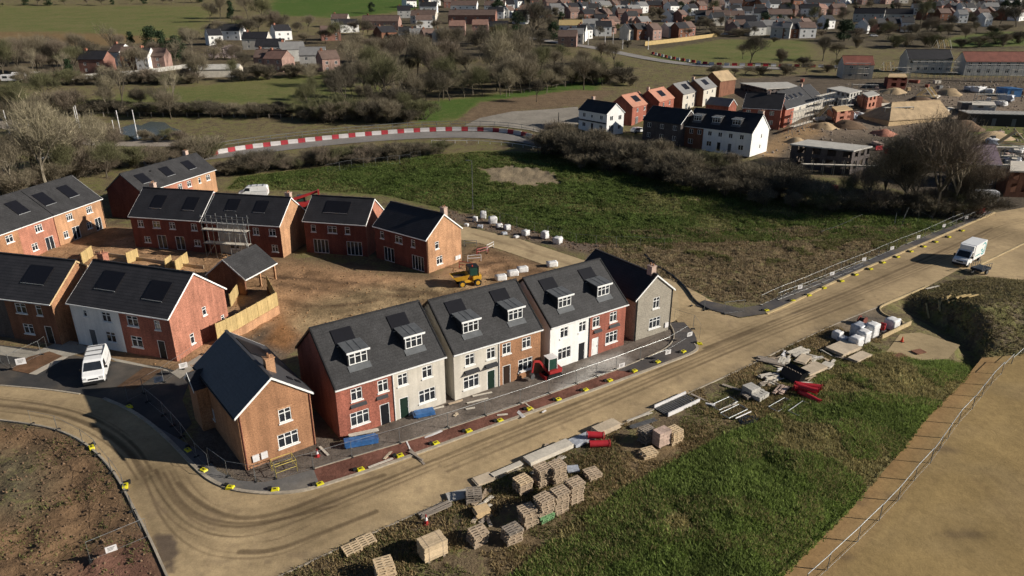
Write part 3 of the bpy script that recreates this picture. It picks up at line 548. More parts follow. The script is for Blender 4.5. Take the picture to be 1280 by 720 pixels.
# ================================================================== houses
TAN=math.tan(R(38))
class Face:
    def __init__(s,O,u,n,w): s.O=Vector(O);s.u=Vector(u);s.n=Vector(n);s.w=w
    def p(s,a,z,d=0): return s.O+s.u*a+Vector((0,0,z))+s.n*d
def wall_face(b,fc,a0,a1,h,ops,rev=.1,mi=0,gable=None):
    """wall rectangle a0..a1 x 0..h with real holes (ops: x0,z0,x1,z1) and reveals; gable=(apex a, apex z)"""
    ops=[o for o in ops if o[0]>=a0-1e-6 and o[2]<=a1+1e-6]
    xs=sorted({a0,a1,*[o[0] for o in ops],*[o[2] for o in ops]}); zs=sorted({-.4,h,*[o[1] for o in ops],*[o[3] for o in ops]})
    for x0,x1 in zip(xs[:-1],xs[1:]):
        for z0,z1 in zip(zs[:-1],zs[1:]):
            cx,cz=(x0+x1)/2,(z0+z1)/2
            if any(o[0]<cx<o[2] and o[1]<cz<o[3] for o in ops): continue
            b.quad(fc.p(x0,z0),fc.p(x1,z0),fc.p(x1,z1),fc.p(x0,z1),mi)
    for x0,z0,x1,z1 in ops:
        c=[(x0,z0),(x1,z0),(x1,z1),(x0,z1)]
        for (p,q) in zip(c,c[1:]+c[:1]): b.quad(fc.p(*p),fc.p(*p,-rev),fc.p(*q,-rev),fc.p(*q),mi)
    if gable: 
        b.add([fc.p(a0,h),fc.p(a1,h),fc.p(*gable)],[(0,1,2)],mi)
def window(root,fc,o,lights=2,transom=True,sill=True,m='upvc',name='window',head=None,parts=True):
    x0,z0,x1,z1=o; b=MB(); d=-.05; t=.065
    def bar(a0,c0,a1,c1,dd=.05): 
        P=[fc.p(a0,c0,d-dd/2-.03),fc.p(a1,c0,d-dd/2-.03),fc.p(a1,c1,d-dd/2-.03),fc.p(a0,c1,d-dd/2-.03)]; b.prism(P,fc.n*(dd+.03))
    bar(x0,z0,x1,z0+t);bar(x0,z1-t,x1,z1);bar(x0,z0+t,x0+t,z1-t);bar(x1-t,z0+t,x1,z1-t)
    for k in range(1,lights):
        c=x0+(x1-x0)*k/lights; bar(c-t*.6,z0+t,c+t*.6,z1-t,.06)
    if transom:
        c=z0+(z1-z0)*.68
        for k in range(lights):
            a0=x0+(x1-x0)*k/lights+t*.9; a1=x0+(x1-x0)*(k+1)/lights-t*.9; bar(a0,c-.03,a1,c+.03,.04)
    w=b.build(name,m,root)
    p=MB(); p.quad(fc.p(x0,z0,-.085),fc.p(x1,z0,-.085),fc.p(x1,z1,-.085),fc.p(x0,z1,-.085)); p.build('pane','glass',w)
    if sill:
        s=MB(); s.prism([fc.p(x0-.08,z0-.11,-.04),fc.p(x1+.08,z0-.11,-.04),fc.p(x1+.08,z0-.002,-.04),fc.p(x0-.08,z0-.002,-.04)],fc.n*.13); s.build('sill',m if sill is True else sill,w)
    if head:
        s=MB(); s.prism([fc.p(x0-.1,z1+.002,.003),fc.p(x1+.1,z1+.002,.003),fc.p(x1+.1,z1+.18,.003),fc.p(x0-.1,z1+.18,.003)],fc.n*.02); s.build('lintel',head,w)
    return w
def door(root,fc,o,m,frame='upvc'):
    x0,z0,x1,z1=o; b=MB(); b.prism([fc.p(x0+.07,z0,-.09),fc.p(x1-.07,z0,-.09),fc.p(x1-.07,z1-.07,-.09),fc.p(x0+.07,z1-.07,-.09)],fc.n*.05)
    for zz in (.25,1.2): b.prism([fc.p(x0+.22,z0+zz,-.04),fc.p(x1-.22,z0+zz,-.04),fc.p(x1-.22,z0+zz+.6,-.04),fc.p(x0+.22,z0+zz+.6,-.04)],fc.n*.015)
    d=b.build('door',m,root); f=MB()
    for a0,c0,a1,c1 in ((x0,z0,x0+.068,z1),(x1-.068,z0,x1,z1),(x0+.068,z1-.068,x1-.068,z1)): f.prism([fc.p(a0,c0,-.1),fc.p(a1,c0,-.1),fc.p(a1,c1,-.1),fc.p(a0,c1,-.1)],fc.n*.08)
    f.build('door_frame',frame,d); h=MB(); h.box(fc.p(x1-.17,z0+1.02,-.02),(.05,.05,.16)); h.build('handle','steel',d); return d
def house(name,label,cat,pos,ang,L,D,e=5.1,ridge='x',walls=None,ops=(),roof='roof_grey',chim=(),solar=(),dormers=(),verge='upvc',pipes=(),group=None,step=None,z0=None,ov=.25,ovg=.12,sill=True,transom=True,canopies=(),skylights=(),meters=(),hip=(),tan=TAN,gutter='upvc',vent=()):
    """roof edges measure L x D; x along the eaves-front, y to the back. ops: (side, a_centre, z0, w, h, kind, lights)"""
    if z0 is None: z0=T(pos[1])
    root=empty(name,(pos[0],pos[1],z0),R(ang),label,cat,group)
    gx=ridge=='x'; hx_=ovg if gx else ov; hy=ov if gx else ovg
    u0,u1,v0,v1=hx_,L-hx_,hy,D-hy; half=(D if gx else L)/2; r=e+half*tan
    wh=e+ov*tan-.16
    faces=dict(F=Face((u0,v0,0),(1,0,0),(0,-1,0),u1-u0),R=Face((u1,v0,0),(0,1,0),(1,0,0),v1-v0),L=Face((u0,v1,0),(0,-1,0),(-1,0,0),v1-v0),B=Face((u1,v1,0),(-1,0,0),(0,1,0),u1-u0))
    O={k:[] for k in 'FRLB'}
    for op in ops:
        s,a,z,w,h,k=op[:6]; O[s].append((a-w/2,z,a+w/2,z+h))
    walls=walls or [(0,L,'brick_red')]
    gz=r-.16/math.cos(math.atan(tan))-.02
    for i,(a,c,m) in enumerate(walls):
        b=MB(); a0=max(a,hx_)-hx_; a1=min(c,L-hx_)-hx_; W_=u1-u0
        gF=(W_/2,gz) if not gx else None
        wall_face(b,faces['F'],a0,a1,wh,O['F'],gable=gF); wall_face(b,faces['B'],W_-a1,W_-a0,wh,O['B'],gable=gF)
        gS=((v1-v0)/2,gz) if gx else None
        if i==0: wall_face(b,faces['L'],0,v1-v0,wh,O['L'],gable=None if 'L' in hip else gS)
        if i==len(walls)-1: wall_face(b,faces['R'],0,v1-v0,wh,O['R'],gable=None if 'R' in hip else gS)
        b.quad((hx_+a0,v0,-.38),(hx_+a1,v0,-.38),(hx_+a1,v1,-.38),(hx_+a0,v1,-.38))
        b.build('wall',m,root)
    # roof: two pitched slabs
    th=.14; b=MB()
    def RP(a,s,d=0):   # a along ridge, s metres (plan) from front/left eave, d above the surface
        z=e+(s if s<=half else 2*half-s)*tan
        sgn=1 if s<=half else -1; nz=math.cos(math.atan(tan)); nn=math.sin(math.atan(tan))
        return Vector((a,s-sgn*nn*d,z+nz*d)) if gx else Vector((s-sgn*nn*d,a,z+nz*d))
    Lr=L if gx else D
    hl=half if 'L' in hip else 0; hr=half if 'R' in hip else 0
    for sd in (0,1):
        P=[Vector((0,0,e)),Vector((Lr,0,e)),Vector((Lr-hr,half,r)),Vector((hl,half,r))]
        if sd: P=[Vector((p.x,2*half-p.y,p.z)) for p in P]
        if not gx: P=[Vector((p.y,p.x,p.z)) for p in P]
        b.prism(P,(0,0,-th))
    if hl: b.prism([Vector((0,0,e)),Vector((hl,half,r)),Vector((0,2*half,e))],(0,0,-th))
    if hr: b.prism([Vector((Lr,0,e)),Vector((Lr-hr,half,r)),Vector((Lr,2*half,e))],(0,0,-th))
    # ridge tiles
    a,c=RP(hl,half),RP(Lr-hr,half); b.bar(a+Vector((0,0,.03)),c+Vector((0,0,.03)),.24,.1)
    rf=b.build('roof',roof,root,fix=True)
    if step is not None:   # party line upstand
        for st in step:
            s_=MB()
            for sa,sb in ((0,half),(half,2*half)):
                s_.bar(RP(st,sa+.02,.03) if sa==0 else RP(st,half+.001,.03),RP(st,half,.03) if sa==0 else RP(st,2*half-.02,.03),.12,.06)
            s_.build('party_verge','black',rf)
    if gutter:
        for sd in (0,1):
            g_=MB(); s=0 if sd==0 else 2*half; p,q=RP(hl*0,s),RP(Lr,s); off=Vector((0,-.05 if sd==0 else .05,-.12)) if gx else Vector((-.05 if sd==0 else .05,0,-.12))
            g_.bar(p+off,q+off,.1,.11); g_.build('gutter',gutter,root)
    if verge:
        for end,hp in ((0,hl),(Lr,hr)):
            if hp: continue
            g_=MB(); o_=.025 if end else -.025; ax_=Vector((o_,0,0)) if gx else Vector((0,o_,0))
            for s in (0,2*half):
                p,q=RP(end,s),RP(end,half); g_.prism([p+ax_*.2+Vector((0,0,.01)),q+ax_*.2+Vector((0,0,.01)),q+ax_*.2+Vector((0,0,-.2)),p+ax_*.2+Vector((0,0,-.2))],ax_)
            g_.build('bargeboard',verge,root)
    for (a,s,w,dp,h,m) in chim:
        p=RP(a,s); zt=r+h; zb=p.z-1.0; b=MB(); b.box((p.x,p.y,(zt+zb)/2),(w,dp,zt-zb)); b.box((p.x,p.y,zt+.04),(w+.12,dp+.12,.08))
        c_=b.build('chimney',m,rf); q=MB()
        for k in (-.22,.22): q.tube((p.x,p.y+k*dp*1.2,zt+.08),(p.x,p.y+k*dp*1.2,zt+.35),.1,.085,8)
        q.build('chimney_pot','brick_orange',root)
    for (a0,a1,s0,s1) in solar:
        b=MB(); P=[RP(a0,s0,.03),RP(a1,s0,.03),RP(a1,s1,.03),RP(a0,s1,.03)]; n=(P[1]-P[0]).cross(P[3]-P[0]).normalized(); n=n if n.z>0 else -n
        b.prism(P,n*.05); sp=b.build('solar_panel','solar',root,fix=True); k=MB()
        for p,q in ((P[0],P[1]),): k.bar(p+n*.04,q+n*.04,.05,.08)
        if 0:
            for t in range(1,int((a1-a0)/1.0)):
                f=t/int((a1-a0)/1.0); k.bar(P[0].lerp(P[1],f)+n*.05,P[3].lerp(P[2],f)+n*.05,.02,.012)
        k.build('panel_edge','edge' ,sp)
    for (a0,a1,s0,s1) in skylights:
        b=MB(); P=[RP(a0,s0,.03),RP(a1,s0,.03),RP(a1,s1,.03),RP(a0,s1,.03)]; n=(P[1]-P[0]).cross(P[3]-P[0]).normalized(); n=n if n.z>0 else -n
        b.prism(P,n*.05); b.build('skylight','solar',root,fix=True)
    for (a,s) in vent:
        b=MB(); p=RP(a,s,.0); b.box((p.x,p.y,p.z+.08),(.3,.3,.2)); b.build('roof_vent','black',root)
    # dormers (front slope, ridge along x): a centre, s of the window face, width, height
    for (a,s,w,h) in dormers:
        zb=e+s*tan; zt=zb+h; sb=s+(h-.12)/(tan-.14); b=MB()
        for sx in (-1,1):
            x=a+sx*w/2; b.prism([(x-sx*.1,s,zb-.05),(x-sx*.1,s,zt),(x-sx*.1,sb,e+sb*tan-.02)],(sx*.1,0,0))
        b.prism([(a-w/2+.1,s,zb-.05),(a+w/2-.1,s,zb-.05),(a+w/2-.1,s,zb+.1),(a-w/2+.1,s,zb+.1)],(0,.06,0))
        dm=b.build('dormer','darkcheek',root,fix=True)
        q=MB(); zt2=zt+.02; q.prism([(a-w/2-.12,s-.22,zt2),(a+w/2+.12,s-.22,zt2),(a+w/2+.12,sb,e+sb*tan+.06),(a-w/2-.12,sb,e+sb*tan+.06)],(0,0,.09))
        for k in range(1,3): 
            x=a-w/2+w*k/3; q.bar((x,s-.2,zt2+.1),(x,sb,e+sb*tan+.16),.04,.04)
        q.build('dormer_roof','lead',dm,fix=True)
        q=MB(); q.bx(a-w/2-.14,s-.26,zt2-.07,a+w/2+.14,s-.222,zt2+.12); q.bx(a-w/2,s-.02,zt-.1,a+w/2,s+.0-.001,zt+.015); q.build('dormer_fascia','upvc',dm)
        q=MB(); q.prism([(a-w/2-.1,s-.02,zb+.02),(a+w/2+.1,s-.02,zb+.02),(a+w/2+.1,s-.5,zb-.5*tan+.045),(a-w/2-.1,s-.5,zb-.5*tan+.045)],(0,0,.03)); q.build('flashing','lead',dm,fix=True)
        fd=Face((a-w/2+.1,s,0),(1,0,0),(0,-1,0),w-.2)
        # window directly under the dormer
        bb=MB(); f=fd; x0,z0_,x1,z1=0,zb+.1,w-.2,zt-.1; t=.07
        def bar(a0,c0,a1,c1): bb.prism([f.p(a0,c0,-.03),f.p(a1,c0,-.03),f.p(a1,c1,-.03),f.p(a0,c1,-.03)],f.n*.06)
        bar(x0,z0_,x1,z0_+t);bar(x0,z1-t,x1,z1);bar(x0,z0_+t,x0+t,z1-t);bar(x1-t,z0_+t,x1,z1-t)
        for k in (1,2): bar(x1*k/3-.045,z0_+t,x1*k/3+.045,z1-t)
        for k in range(3): bar(x1*k/3+.05,z0_+(z1-z0_)*.64,x1*(k+1)/3-.05,z0_+(z1-z0_)*.64+.05)
        w_=bb.build('dormer_window','upvc',dm)
    for op in ops:
        s,a,z,w,h,k=op[:6]; lt=op[6] if len(op)>6 else 2
        o=(a-w/2,z,a+w/2,z+h)
        if k=='w': window(root,faces[s],o,lt,transom,sill,head=op[7] if len(op)>7 else None)
        elif k=='f': window(root,faces[s],o,lt,False,False,name='patio_door')
        elif k=='b': window(root,faces[s],o,lt,transom,sill,m='steel')
        else: door(root,faces[s],o,k)
    # dormer panes need the dormer window; give glass to each
    for ch in KIDS.get(root.name,[]):
        if ch.name.startswith('dormer') and not ch.name.startswith(('dormer_')):
            for dw in KIDS.get(ch.name,[]): pass
    for (s,a,z,w,dp) in canopies:
        f=faces[s]; b=MB(); b.prism([f.p(a-w/2,z,0),f.p(a-w/2,z+.28,0),f.p(a-w/2,z,dp)],f.u*w); b.build('canopy','darkcheek',root,fix=True)
    for (s,a,z) in meters:
        f=faces[s]; b=MB(); b.prism([f.p(a-.27,z,.002),f.p(a+.27,z,.002),f.p(a+.27,z+.6,.002),f.p(a-.27,z+.6,.002)],f.n*.12); b.build('meter_box','white_pl',root)
    for (s,a,m) in pipes:
        f=faces[s]; b=MB(); b.tube(f.p(a,0,.06),f.p(a,wh-.05,.06),.045,n=6); b.build('downpipe',m,root)
    root['_f']=0; del root['_f']
    root_faces[root.name]=faces; return root,faces,RP
root_faces={}
def dormer_glass():
    for o in list(bpy.data.objects):
        if o.name.startswith('dormer_window'):
            me=o.data; xs=[v.co.x for v in me.vertices];ys=[v.co.y for v in me.vertices];zs=[v.co.z for v in me.vertices]
            b=MB(); y=max(ys)-.02; b.quad((min(xs)+.02,y,min(zs)+.02),(max(xs)-.02,y,min(zs)+.02),(max(xs)-.02,y,max(zs)-.02),(min(xs)+.02,y,max(zs)-.02)); b.build('pane','glass',o)
def semi(L,m,dA,dB,mir=True):
    """front openings of a pair of three-storey semis: window, door | door, window; u is measured on the wall"""
    h=L/2; o=[]
    for k in (0,1):
        f=(lambda x:x) if k==0 else (lambda x:L-.24-x)
        o+=[('F',f(h*.36),.85,1.75,1.35,'w',3),('F',f(h*.80),.0,.95,2.1,dA if k==0 else dB),('F',f(h*.34),3.35,1.05,1.2,'w',2),('F',f(h*.80),3.35,1.0,1.2,'w',2)]
    return o
SG=[(.24-.095,.24+.095),(.74-.095,.74+.095)]
def terr(name,label,pos,ang,L,D,mA,mB,dA,dB,can=()):
    r,f,RP=house(name,label,'house',pos,ang,L,D,5.1,walls=[(0,L/2,mA),(L/2,L,mB)],ops=semi(L,None,dA,dB),roof='roof_grey',
      solar=[(L*a-.95+.0,L*a+.95,3.0,4.35) for a in (.235,.735)],dormers=[(L*a,1.35,1.9,1.3) for a in (.26,.76)],
      pipes=[('F',L/2-.12,'upvc' if mB!='brick_red' else 'black')],canopies=can,meters=[],step=[.06,L-.06],verge='black',gutter='upvc')
    return r
GT_='three-storey houses with dormers facing the haul road'
terr('semi_detached_houses','pair of dormered houses, left half red brick and right half cream render',(-14.99,51.44),35.2,10.9,9.9,'brick_red','cream','door_black','door_green',can=[('F',1.95,2.75,1.5,.2),('F',4.2,2.75,1.1,.2)])
terr('semi_detached_houses','pair of dormered houses, left half off-white render and right half orange brick',(-5.45,57.95),33.8,10.35,9.7,'grey' if 0 else 'cream','brick_orange','door_green','door_brown',can=[('F',1.9,2.6,1.6,.45),('F',4.1,2.6,1.4,.45)])
terr('semi_detached_houses','pair of dormered houses, left half bright white render and right half red brick',(3.95,63.9),35.2,10.8,9.8,'white','brick_red','door_black','door_white',can=[('F',6.5,2.75,1.1,.25),('F',8.9,2.75,1.5,.25)])
# grey end house, gable to the road
house('end_house','grey stone end house with a shade-dark slate roof and its gable to the road','house',(13.69,70.95),33.5,6.19,10.83,5.1,ridge='y',walls=[(0,6.19,'stone')],roof='roof_dark',  # roof slate darkened to stand for its shaded left slope
  ops=[('F',3.1,.9,1.75,1.3,'w',3),('F',3.1,3.35,1.0,1.35,'w',2),('L',2.5,3.3,.9,1.2,'w',2)],chim=[(1.0,3.1,.7,.75,.75,'block')],pipes=[('F',.12,'black'),('F',5.55,'black')],meters=[('F',5.0,.5)],verge='upvc',gutter='black')
# brick corner house
cr,cf,crp=house('corner_house','orange brick corner house with skylights, standing where the road bends','house',(-21.86,47.04),38.5,6.57,11.17,5.1,ridge='y',walls=[(0,6.57,'brick_orange')],roof='roof_mid',
  ops=[('F',3.75,.85,1.75,1.3,'w',3,'brick_peach'),('F',3.75,3.2,1.05,1.25,'w',2,'brick_peach'),('R',5.,3.3,.9,1.1,'w',2),('L',3.,1.,.9,1.1,'w',2)],chim=[(2.3,4.0,.75,.65,.6,'brick_peach')],pipes=[('F',.14,'brick_maroon'),('F',5.95,'brick_maroon')],meters=[('F',.9,.55),('F',1.6,.55)],verge='upvc',
  skylights=[],gutter='black')
b=MB(); P=[crp(5.3,5.0,.03),crp(5.3,5.9,.03),crp(9.4,5.9,.03),crp(9.4,5.0,.03)]
P=[crp(1.9,5.3,.03),crp(2.3,5.3,.03),crp(2.3,5.7,.03),crp(1.9,5.7,.03)]
for y,s in ((1.5,5.1),(1.5,5.75)):
    q=[crp(y,s,.03),crp(y+.45,s,.03),crp(y+.45,s+.4,.03),crp(y,s+.4,.03)]; k=MB(); n=(q[1]-q[0]).cross(q[3]-q[0]).normalized(); n=n if n.z>0 else -n; k.prism(q,n*.06); k.build('skylight','solar',cr,fix=True)
q=[crp(5.6,3.55,.03),crp(9.4,3.55,.03),crp(9.4,5.5,.03),crp(5.6,5.5,.03)]; k=MB(); n=(q[1]-q[0]).cross(q[3]-q[0]).normalized(); n=n if n.z>0 else -n; k.prism(q,n*.06); k.build('solar_panel','solar',cr,fix=True)
k=MB()   # shallow gabled bay at the back of the left side
k.bx(-.75,8.2,-.3,.25,10.8,4.3); k.build('bay','brick_orange',cr); k=MB(); k.prism([(-.95,8.0,4.25),(-.95,11.,4.25),(-.95,9.5,5.45)],(1.6,0,0)); k.build('bay_roof','roof_dark',cr,fix=True)
k=MB()
for a,c in (((8.0),(9.5)),((11.),(9.5))): k.prism([(-.96,a,4.26),(-.96,c,5.47),(-.96,c,5.25),(-.96,a,4.06)],(-.03,0,0))
k.build('bargeboard','upvc',cr,fix=True)
# ------- rows behind (lit sides face right)
def rear_ops(L,n=2):
    o=[]; w=L/n
    for k in range(n):
        a=k*w
        o+=[('F',a+w*.22,3.4,.75,1.1,'w',1),('F',a+w*.52,3.4,1.35,1.1,'w',2),('F',a+w*.83,3.4,.75,1.1,'w',1),('F',a+w*.35,.05,1.7,2.15,'f',3)]
    return o
house('detached_house','brick detached house with an orange lit gable, rightmost of the back row','house',(-20.79,99.74),-38.7,11.22,7.59,5.1,walls=[(0,11.1,'brick_maroon'),(11.1,11.22,'brick_peach')],roof='roof_dark',  # gable brick lightened as sunlight, front brick darkened as shade
  ops=[('F',1.6,3.4,.8,1.1,'w',1),('F',5.2,3.4,1.5,1.1,'w',2),('F',8.2,3.4,.8,1.1,'w',1),('F',2.9,.05,2.2,2.2,'f',3),('F',9.0,.05,2.4,2.2,'f',4),('R',2.,3.2,.75,1.1,'w',1),('R',2.4,.8,1.2,1.2,'w',2)],chim=[(10.6,4.4,.8,.7,.7,'block')],meters=[('R',5.9,.5),('R',6.5,.5)],pipes=[('R',.1,'brick_brown')])
house('detached_house','shade-dark brick house with one wide solar panel, second from right in the back row','house',(-32.0,102.3),-12.5,10.4,7.85,5.1,walls=[(0,10.25,'brick_maroon'),(10.25,10.4,'brick_pink')],roof='roof_dark',  # shade painted into the front brick, sun into the right gable
  ops=[('F',1.5,3.4,.8,1.1,'w',1),('F',4.6,3.4,1.5,1.1,'w',2),('F',7.1,3.4,.8,1.1,'w',1),('F',2.5,.05,2.5,2.2,'f',4),('F',8.0,.05,2.5,2.2,'f',4)],solar=[(2.9,6.9,1.4,3.2)])
house('semi_detached_houses','brick pair with a scaffold at its rendered middle in the back row','house',(-47.2,102.2),-12.0,12.9,8.5,5.1,walls=[(0,2.3,'brick_maroon'),(2.3,7.2,'grey'),(7.2,12.75,'brick_maroon'),(12.75,12.9,'brick_peach')],roof='roof_dark',  # last strip paints sunlight into the right gable with a brighter brick
  ops=[('F',3.7,3.4,1.2,.8,'w',2),('F',6.,3.4,.9,.8,'w',2),('F',8.6,3.4,1.0,1.1,'w',2),('F',11.3,3.4,1.1,1.1,'w',2),('F',11.4,.9,1.0,1.1,'w',2),('F',4.6,.9,1.6,.7,'w',2)],solar=[(2.9,4.9,1.7,3.5),(7.7,9.7,1.7,3.5)],chim=[(12.3,4.6,.8,.7,.6,'block')])
house('semi_detached_houses','brick pair with two solar panels, fourth from right in the back row','house',(-59.9,104.9),-12.0,12.55,9.0,5.1,walls=[(0,12.55,'brick_maroon')],roof='roof_dark',
  ops=[('F',1.7,3.4,1.0,1.1,'w',2),('F',4.5,3.4,1.3,1.1,'w',2),('F',7.3,3.4,1.0,1.1,'w',2),('F',11.1,3.4,1.0,1.1,'w',2),('F',2.4,.9,1.1,1.0,'w',2),('F',5.0,.05,1.6,2.2,'f',2),('F',8.2,.05,1.6,2.2,'f',2),('F',11.2,.9,1.1,1.0,'w',2)],solar=[(3.0,5.1,1.4,3.4),(8.7,10.8,1.4,3.4)],chim=[(1.6,4.8,.8,.7,.7,'block')],verge='white_pl')
house('terraced_houses','grey-roofed terrace with three solar panels and a shade-darkened red gable, farthest back','house',(-64.9,119.6),74.5,20.0,8.0,5.1,walls=[(0,.3,'brick_maroon'),(.3,13,'brick_pink'),(13,20,'brick_peach')],roof='roof_light' if 0 else 'roof_grey',  # left gable's red brick darkened to stand for shade
  ops=[('F',9.5,3.4,1.1,1.1,'w',2),('F',12.,3.4,1.1,1.1,'w',2),('F',15.,3.4,.7,1.1,'w',1),('F',17.5,3.4,1.2,1.1,'w',2),('F',5,3.4,1.2,1.1,'w',2)],solar=[(2.,4.2,1.3,3.1),(8.,10.2,1.3,3.1),(14,16.2,1.3,3.1)],chim=[(17.5,4.5,.8,.7,.8,'block')],vent=[(6,3)],verge='steel')
house('terraced_houses','grey-roofed terrace with orange and red brick walls at the left edge','house',(-74.17,90.27),80.5,26.0,9.66,5.1,walls=[(0,8.4,'brick_orange'),(8.4,15.2,'brick_pink'),(15.2,26,'brick_peach')],roof='roof_grey',
  ops=[('F',3.,3.4,1.3,1.1,'w',2),('F',6.6,3.4,1.3,1.1,'w',2),('F',12.,3.4,1.4,1.1,'w',3),('F',18.3,3.4,1.3,1.1,'w',3),('F',22.7,3.4,1.3,1.1,'w',3),('F',8.2-.5,.05,1.5,2.1,'f',2),('F',10.5,.9,1.1,1.1,'w',2),('F',13.4,.05,1.6,2.1,'f',2),('F',16.8,.9,1.,1.1,'w',2),('F',19.,.05,1.6,2.1,'f',2),('F',22.,.9,1.1,1.1,'w',2),('F',24.1,.05,1.5,2.1,'f',2)],
  solar=[(4.5,6.6,1.6,3.7),(10.6,12.8,1.6,3.7),(15.8,18.,1.6,3.7),(20.8,23.,1.6,3.7)],step=[15.2],pipes=[('F',15.1,'brick_maroon'),('F',25.6,'black')])
# ------- front left, shaded fronts
house('semi_detached_houses','dark-roofed pair with a white front half and red brick half beside the van','house',(-49.03,70.39),-18.1,13.9,9.04,5.1,walls=[(0,6.95,'white'),(6.95,13.7,'brick_red'),(13.7,13.9,'brick_pink')],roof='roof_tile',  # right gable brick lightened, sunlight put into its colour
  ops=[('F',2.0,3.6,.55,.8,'w',1),('F',5.0,3.4,1.25,1.15,'w',2),('F',8.6,3.4,1.5,1.2,'w',2),('F',11.9,3.45,.75,1.1,'w',1),('F',2.4,.05,.95,2.1,'door_grey'),('F',5.0,.95,1.35,1.25,'w',2),('F',8.6,.9,1.5,1.3,'w',2),('F',11.9,.05,1.0,2.15,'door_black'),('R',5.0,3.3,.6,1.0,'w',1),('R',2.6,.9,.6,1.2,'w',1),('R',7.6,1.3,.5,.9,'w',1)],solar=[(2.6,5.5,1.7,3.6),(9.4,12.1,1.4,3.3)],chim=[(1.1,4.9,.85,.75,.7,'brick_pink')],pipes=[('F',.15,'upvc')])
house('semi_detached_houses','dark-roofed brown brick house cut off by the left edge','house',(-63.7,73.4),-14.5,13.6,9.0,5.1,walls=[(0,6.9,'brick_slate'),(6.9,13.5,'brick_brown'),(13.5,13.6,'brick_orange')],roof='roof_tile',  # right gable takes brighter brick for sun, front browner for shade
  ops=[('F',8.9,3.4,1.5,1.2,'w',2),('F',11.4,3.4,.8,1.2,'w',1),('F',9.2,.9,1.4,1.2,'w',2),('F',12.0,.05,1.,2.1,'door_black'),('F',4.,3.4,1.5,1.2,'w',2)],solar=[(8.2,11.4,1.7,3.6)],meters=[('R',4.5,.5),('R',5.2,.5)],verge='timber')
cp=empty('carport',(-34.69,84.40,0),R(72.3),'open-sided brick car port with a grey slate roof behind the timber fence','carport')
b=MB(); b.prism([(.15,.25,-.3),(.15,6.0,-.3),(.15,6.0,2.42),(.15,3.12,4.62),(.15,.25,2.42)],(.2,0,0)); b.bx(.35,5.8,-.3,6.7,6.0,2.42); b.build('wall','brick_brown',cp,fix=True)
b=MB()
for x in (3.4,6.6): b.bx(x-.11,.25,-.3,x+.11,.5,2.4); b.build('post','brick_peach',cp); b=MB()
b=MB(); b.prism([(0,0,2.4),(6.89,0,2.4),(6.89,3.12,4.84),(0,3.12,4.84)],(0,0,-.14)); b.prism([(0,6.24,2.4),(6.89,6.24,2.4),(6.89,3.12,4.84),(0,3.12,4.84)],(0,0,-.14)); b.build('roof','roof_grey',cp,fix=True)
b=MB(); b.bar((0,-.04,2.3),(6.89,-.04,2.3),.08,.14); b.build('fascia','upvc',cp)
b=MB()
for a,c in ((0,3.12),(6.24,3.12)): b.prism([(-.01,a,2.42),(-.01,c,4.86),(-.01,c,4.68),(-.01,a,2.22)],(-.03,0,0))
b.build('bargeboard','upvc',cp,fix=True)
b=MB(); b.prism([(6.7,.25,2.42),(6.7,6.0,2.42),(6.7,3.12,4.62)],(.1,0,0)); b.build('gable','brick_brown',cp,fix=True)
# ================================================================== buildings beyond the meadow
def hpx(FL,FR,e=5.1):
    a=G(*FL,e);b=G(*FR,e); return (a.x,a.y),math.degrees(math.atan2(b.y-a.y,b.x-a.x)),math.dist(a[:2],b[:2])
def w2(L,n,z=(3.4,.9),w=1.1,h=1.15,side='F'):
    return [(side,L*(k+.5)/n,zz,w,h,'w',2) for k in range(n) for zz in z]
FARK=dict(sill=False,transom=False)
house('detached_house','white rendered house with a charcoal roof at the left end of the far estate','house',(17.94,193.75),-54.4,11.46,6.54,walls=[(0,11.46,'white')],roof='roof_dark',ops=[('F',2.2,3.4,1.1,1.1,'w',2),('F',5.3,3.5,.7,.8,'w',1),('F',9,3.4,1.1,1.1,'w',2),('F',2.2,.9,1.3,1.1,'w',2),('F',9,.9,1.3,1.1,'w',2),('F',5.5,.05,1.,2.1,'door_black'),('R',1.6,3.3,1.1,1.2,'w',2),('R',4.6,3.3,1.1,1.2,'w',2),('R',1.7,.05,1.7,2.1,'f',3),('R',4.6,.9,1.1,1.1,'w',2)],chim=[(2.,3.6,.8,.7,.8,'block')],canopies=[('F',5.5,2.5,11.,.35)],**FARK)
for (x,y,a,L,D,wm,rm,lab) in ((33.35,196.47,55.,11.5,7.6,'brick_red','roof_orange','first of two red houses with orange roofs, nearer the white house'),(42.04,203.52,57.,12.,7.6,'brick_red','roof_orange','second of two red houses with orange roofs, beside the grey-roofed ones'),(51.12,213.62,55.,12.,7.4,'cream','roof_light','pale house with a grey roof right of the orange-roofed pair'),(59.11,221.04,57.,12.5,7.1,'cream','roof_light','pale grey-roofed house with a chimney, farthest of the estate row')):
    house('detached_house',lab,'house',(x,y),a,L,D,walls=[(0,.2,'brick_maroon' if wm!='cream' else 'brick_brown'),(.2,L,wm)],roof=rm,ops=[('F',L*.3,3.4,1.2,1.1,'w',2),('F',L*.7,3.4,1.2,1.1,'w',2),('F',L*.28,.05,1.8,2.1,'f',3),('F',L*.7,.9,1.1,1.1,'w',2),('L',3,3.3,.7,1.1,'w',1),('L',3,1.,.7,1.1,'w',1)],solar=[(L*.36,L*.66,1.2,3.0)],chim=[(1.0,4.2,.8,.7,.7,'block')] if lab[0] in 's' or 'chimney' in lab else [],verge=None,gutter=None,**FARK)
house('detached_house','dark brown house with a charcoal roof between the white house and white terrace','house',(33.58,182.25),-46.,11.5,8.07,walls=[(0,11.5,'brick_slate')],roof='roof_dark',ops=w2(11.5,3),gutter=None,**FARK)
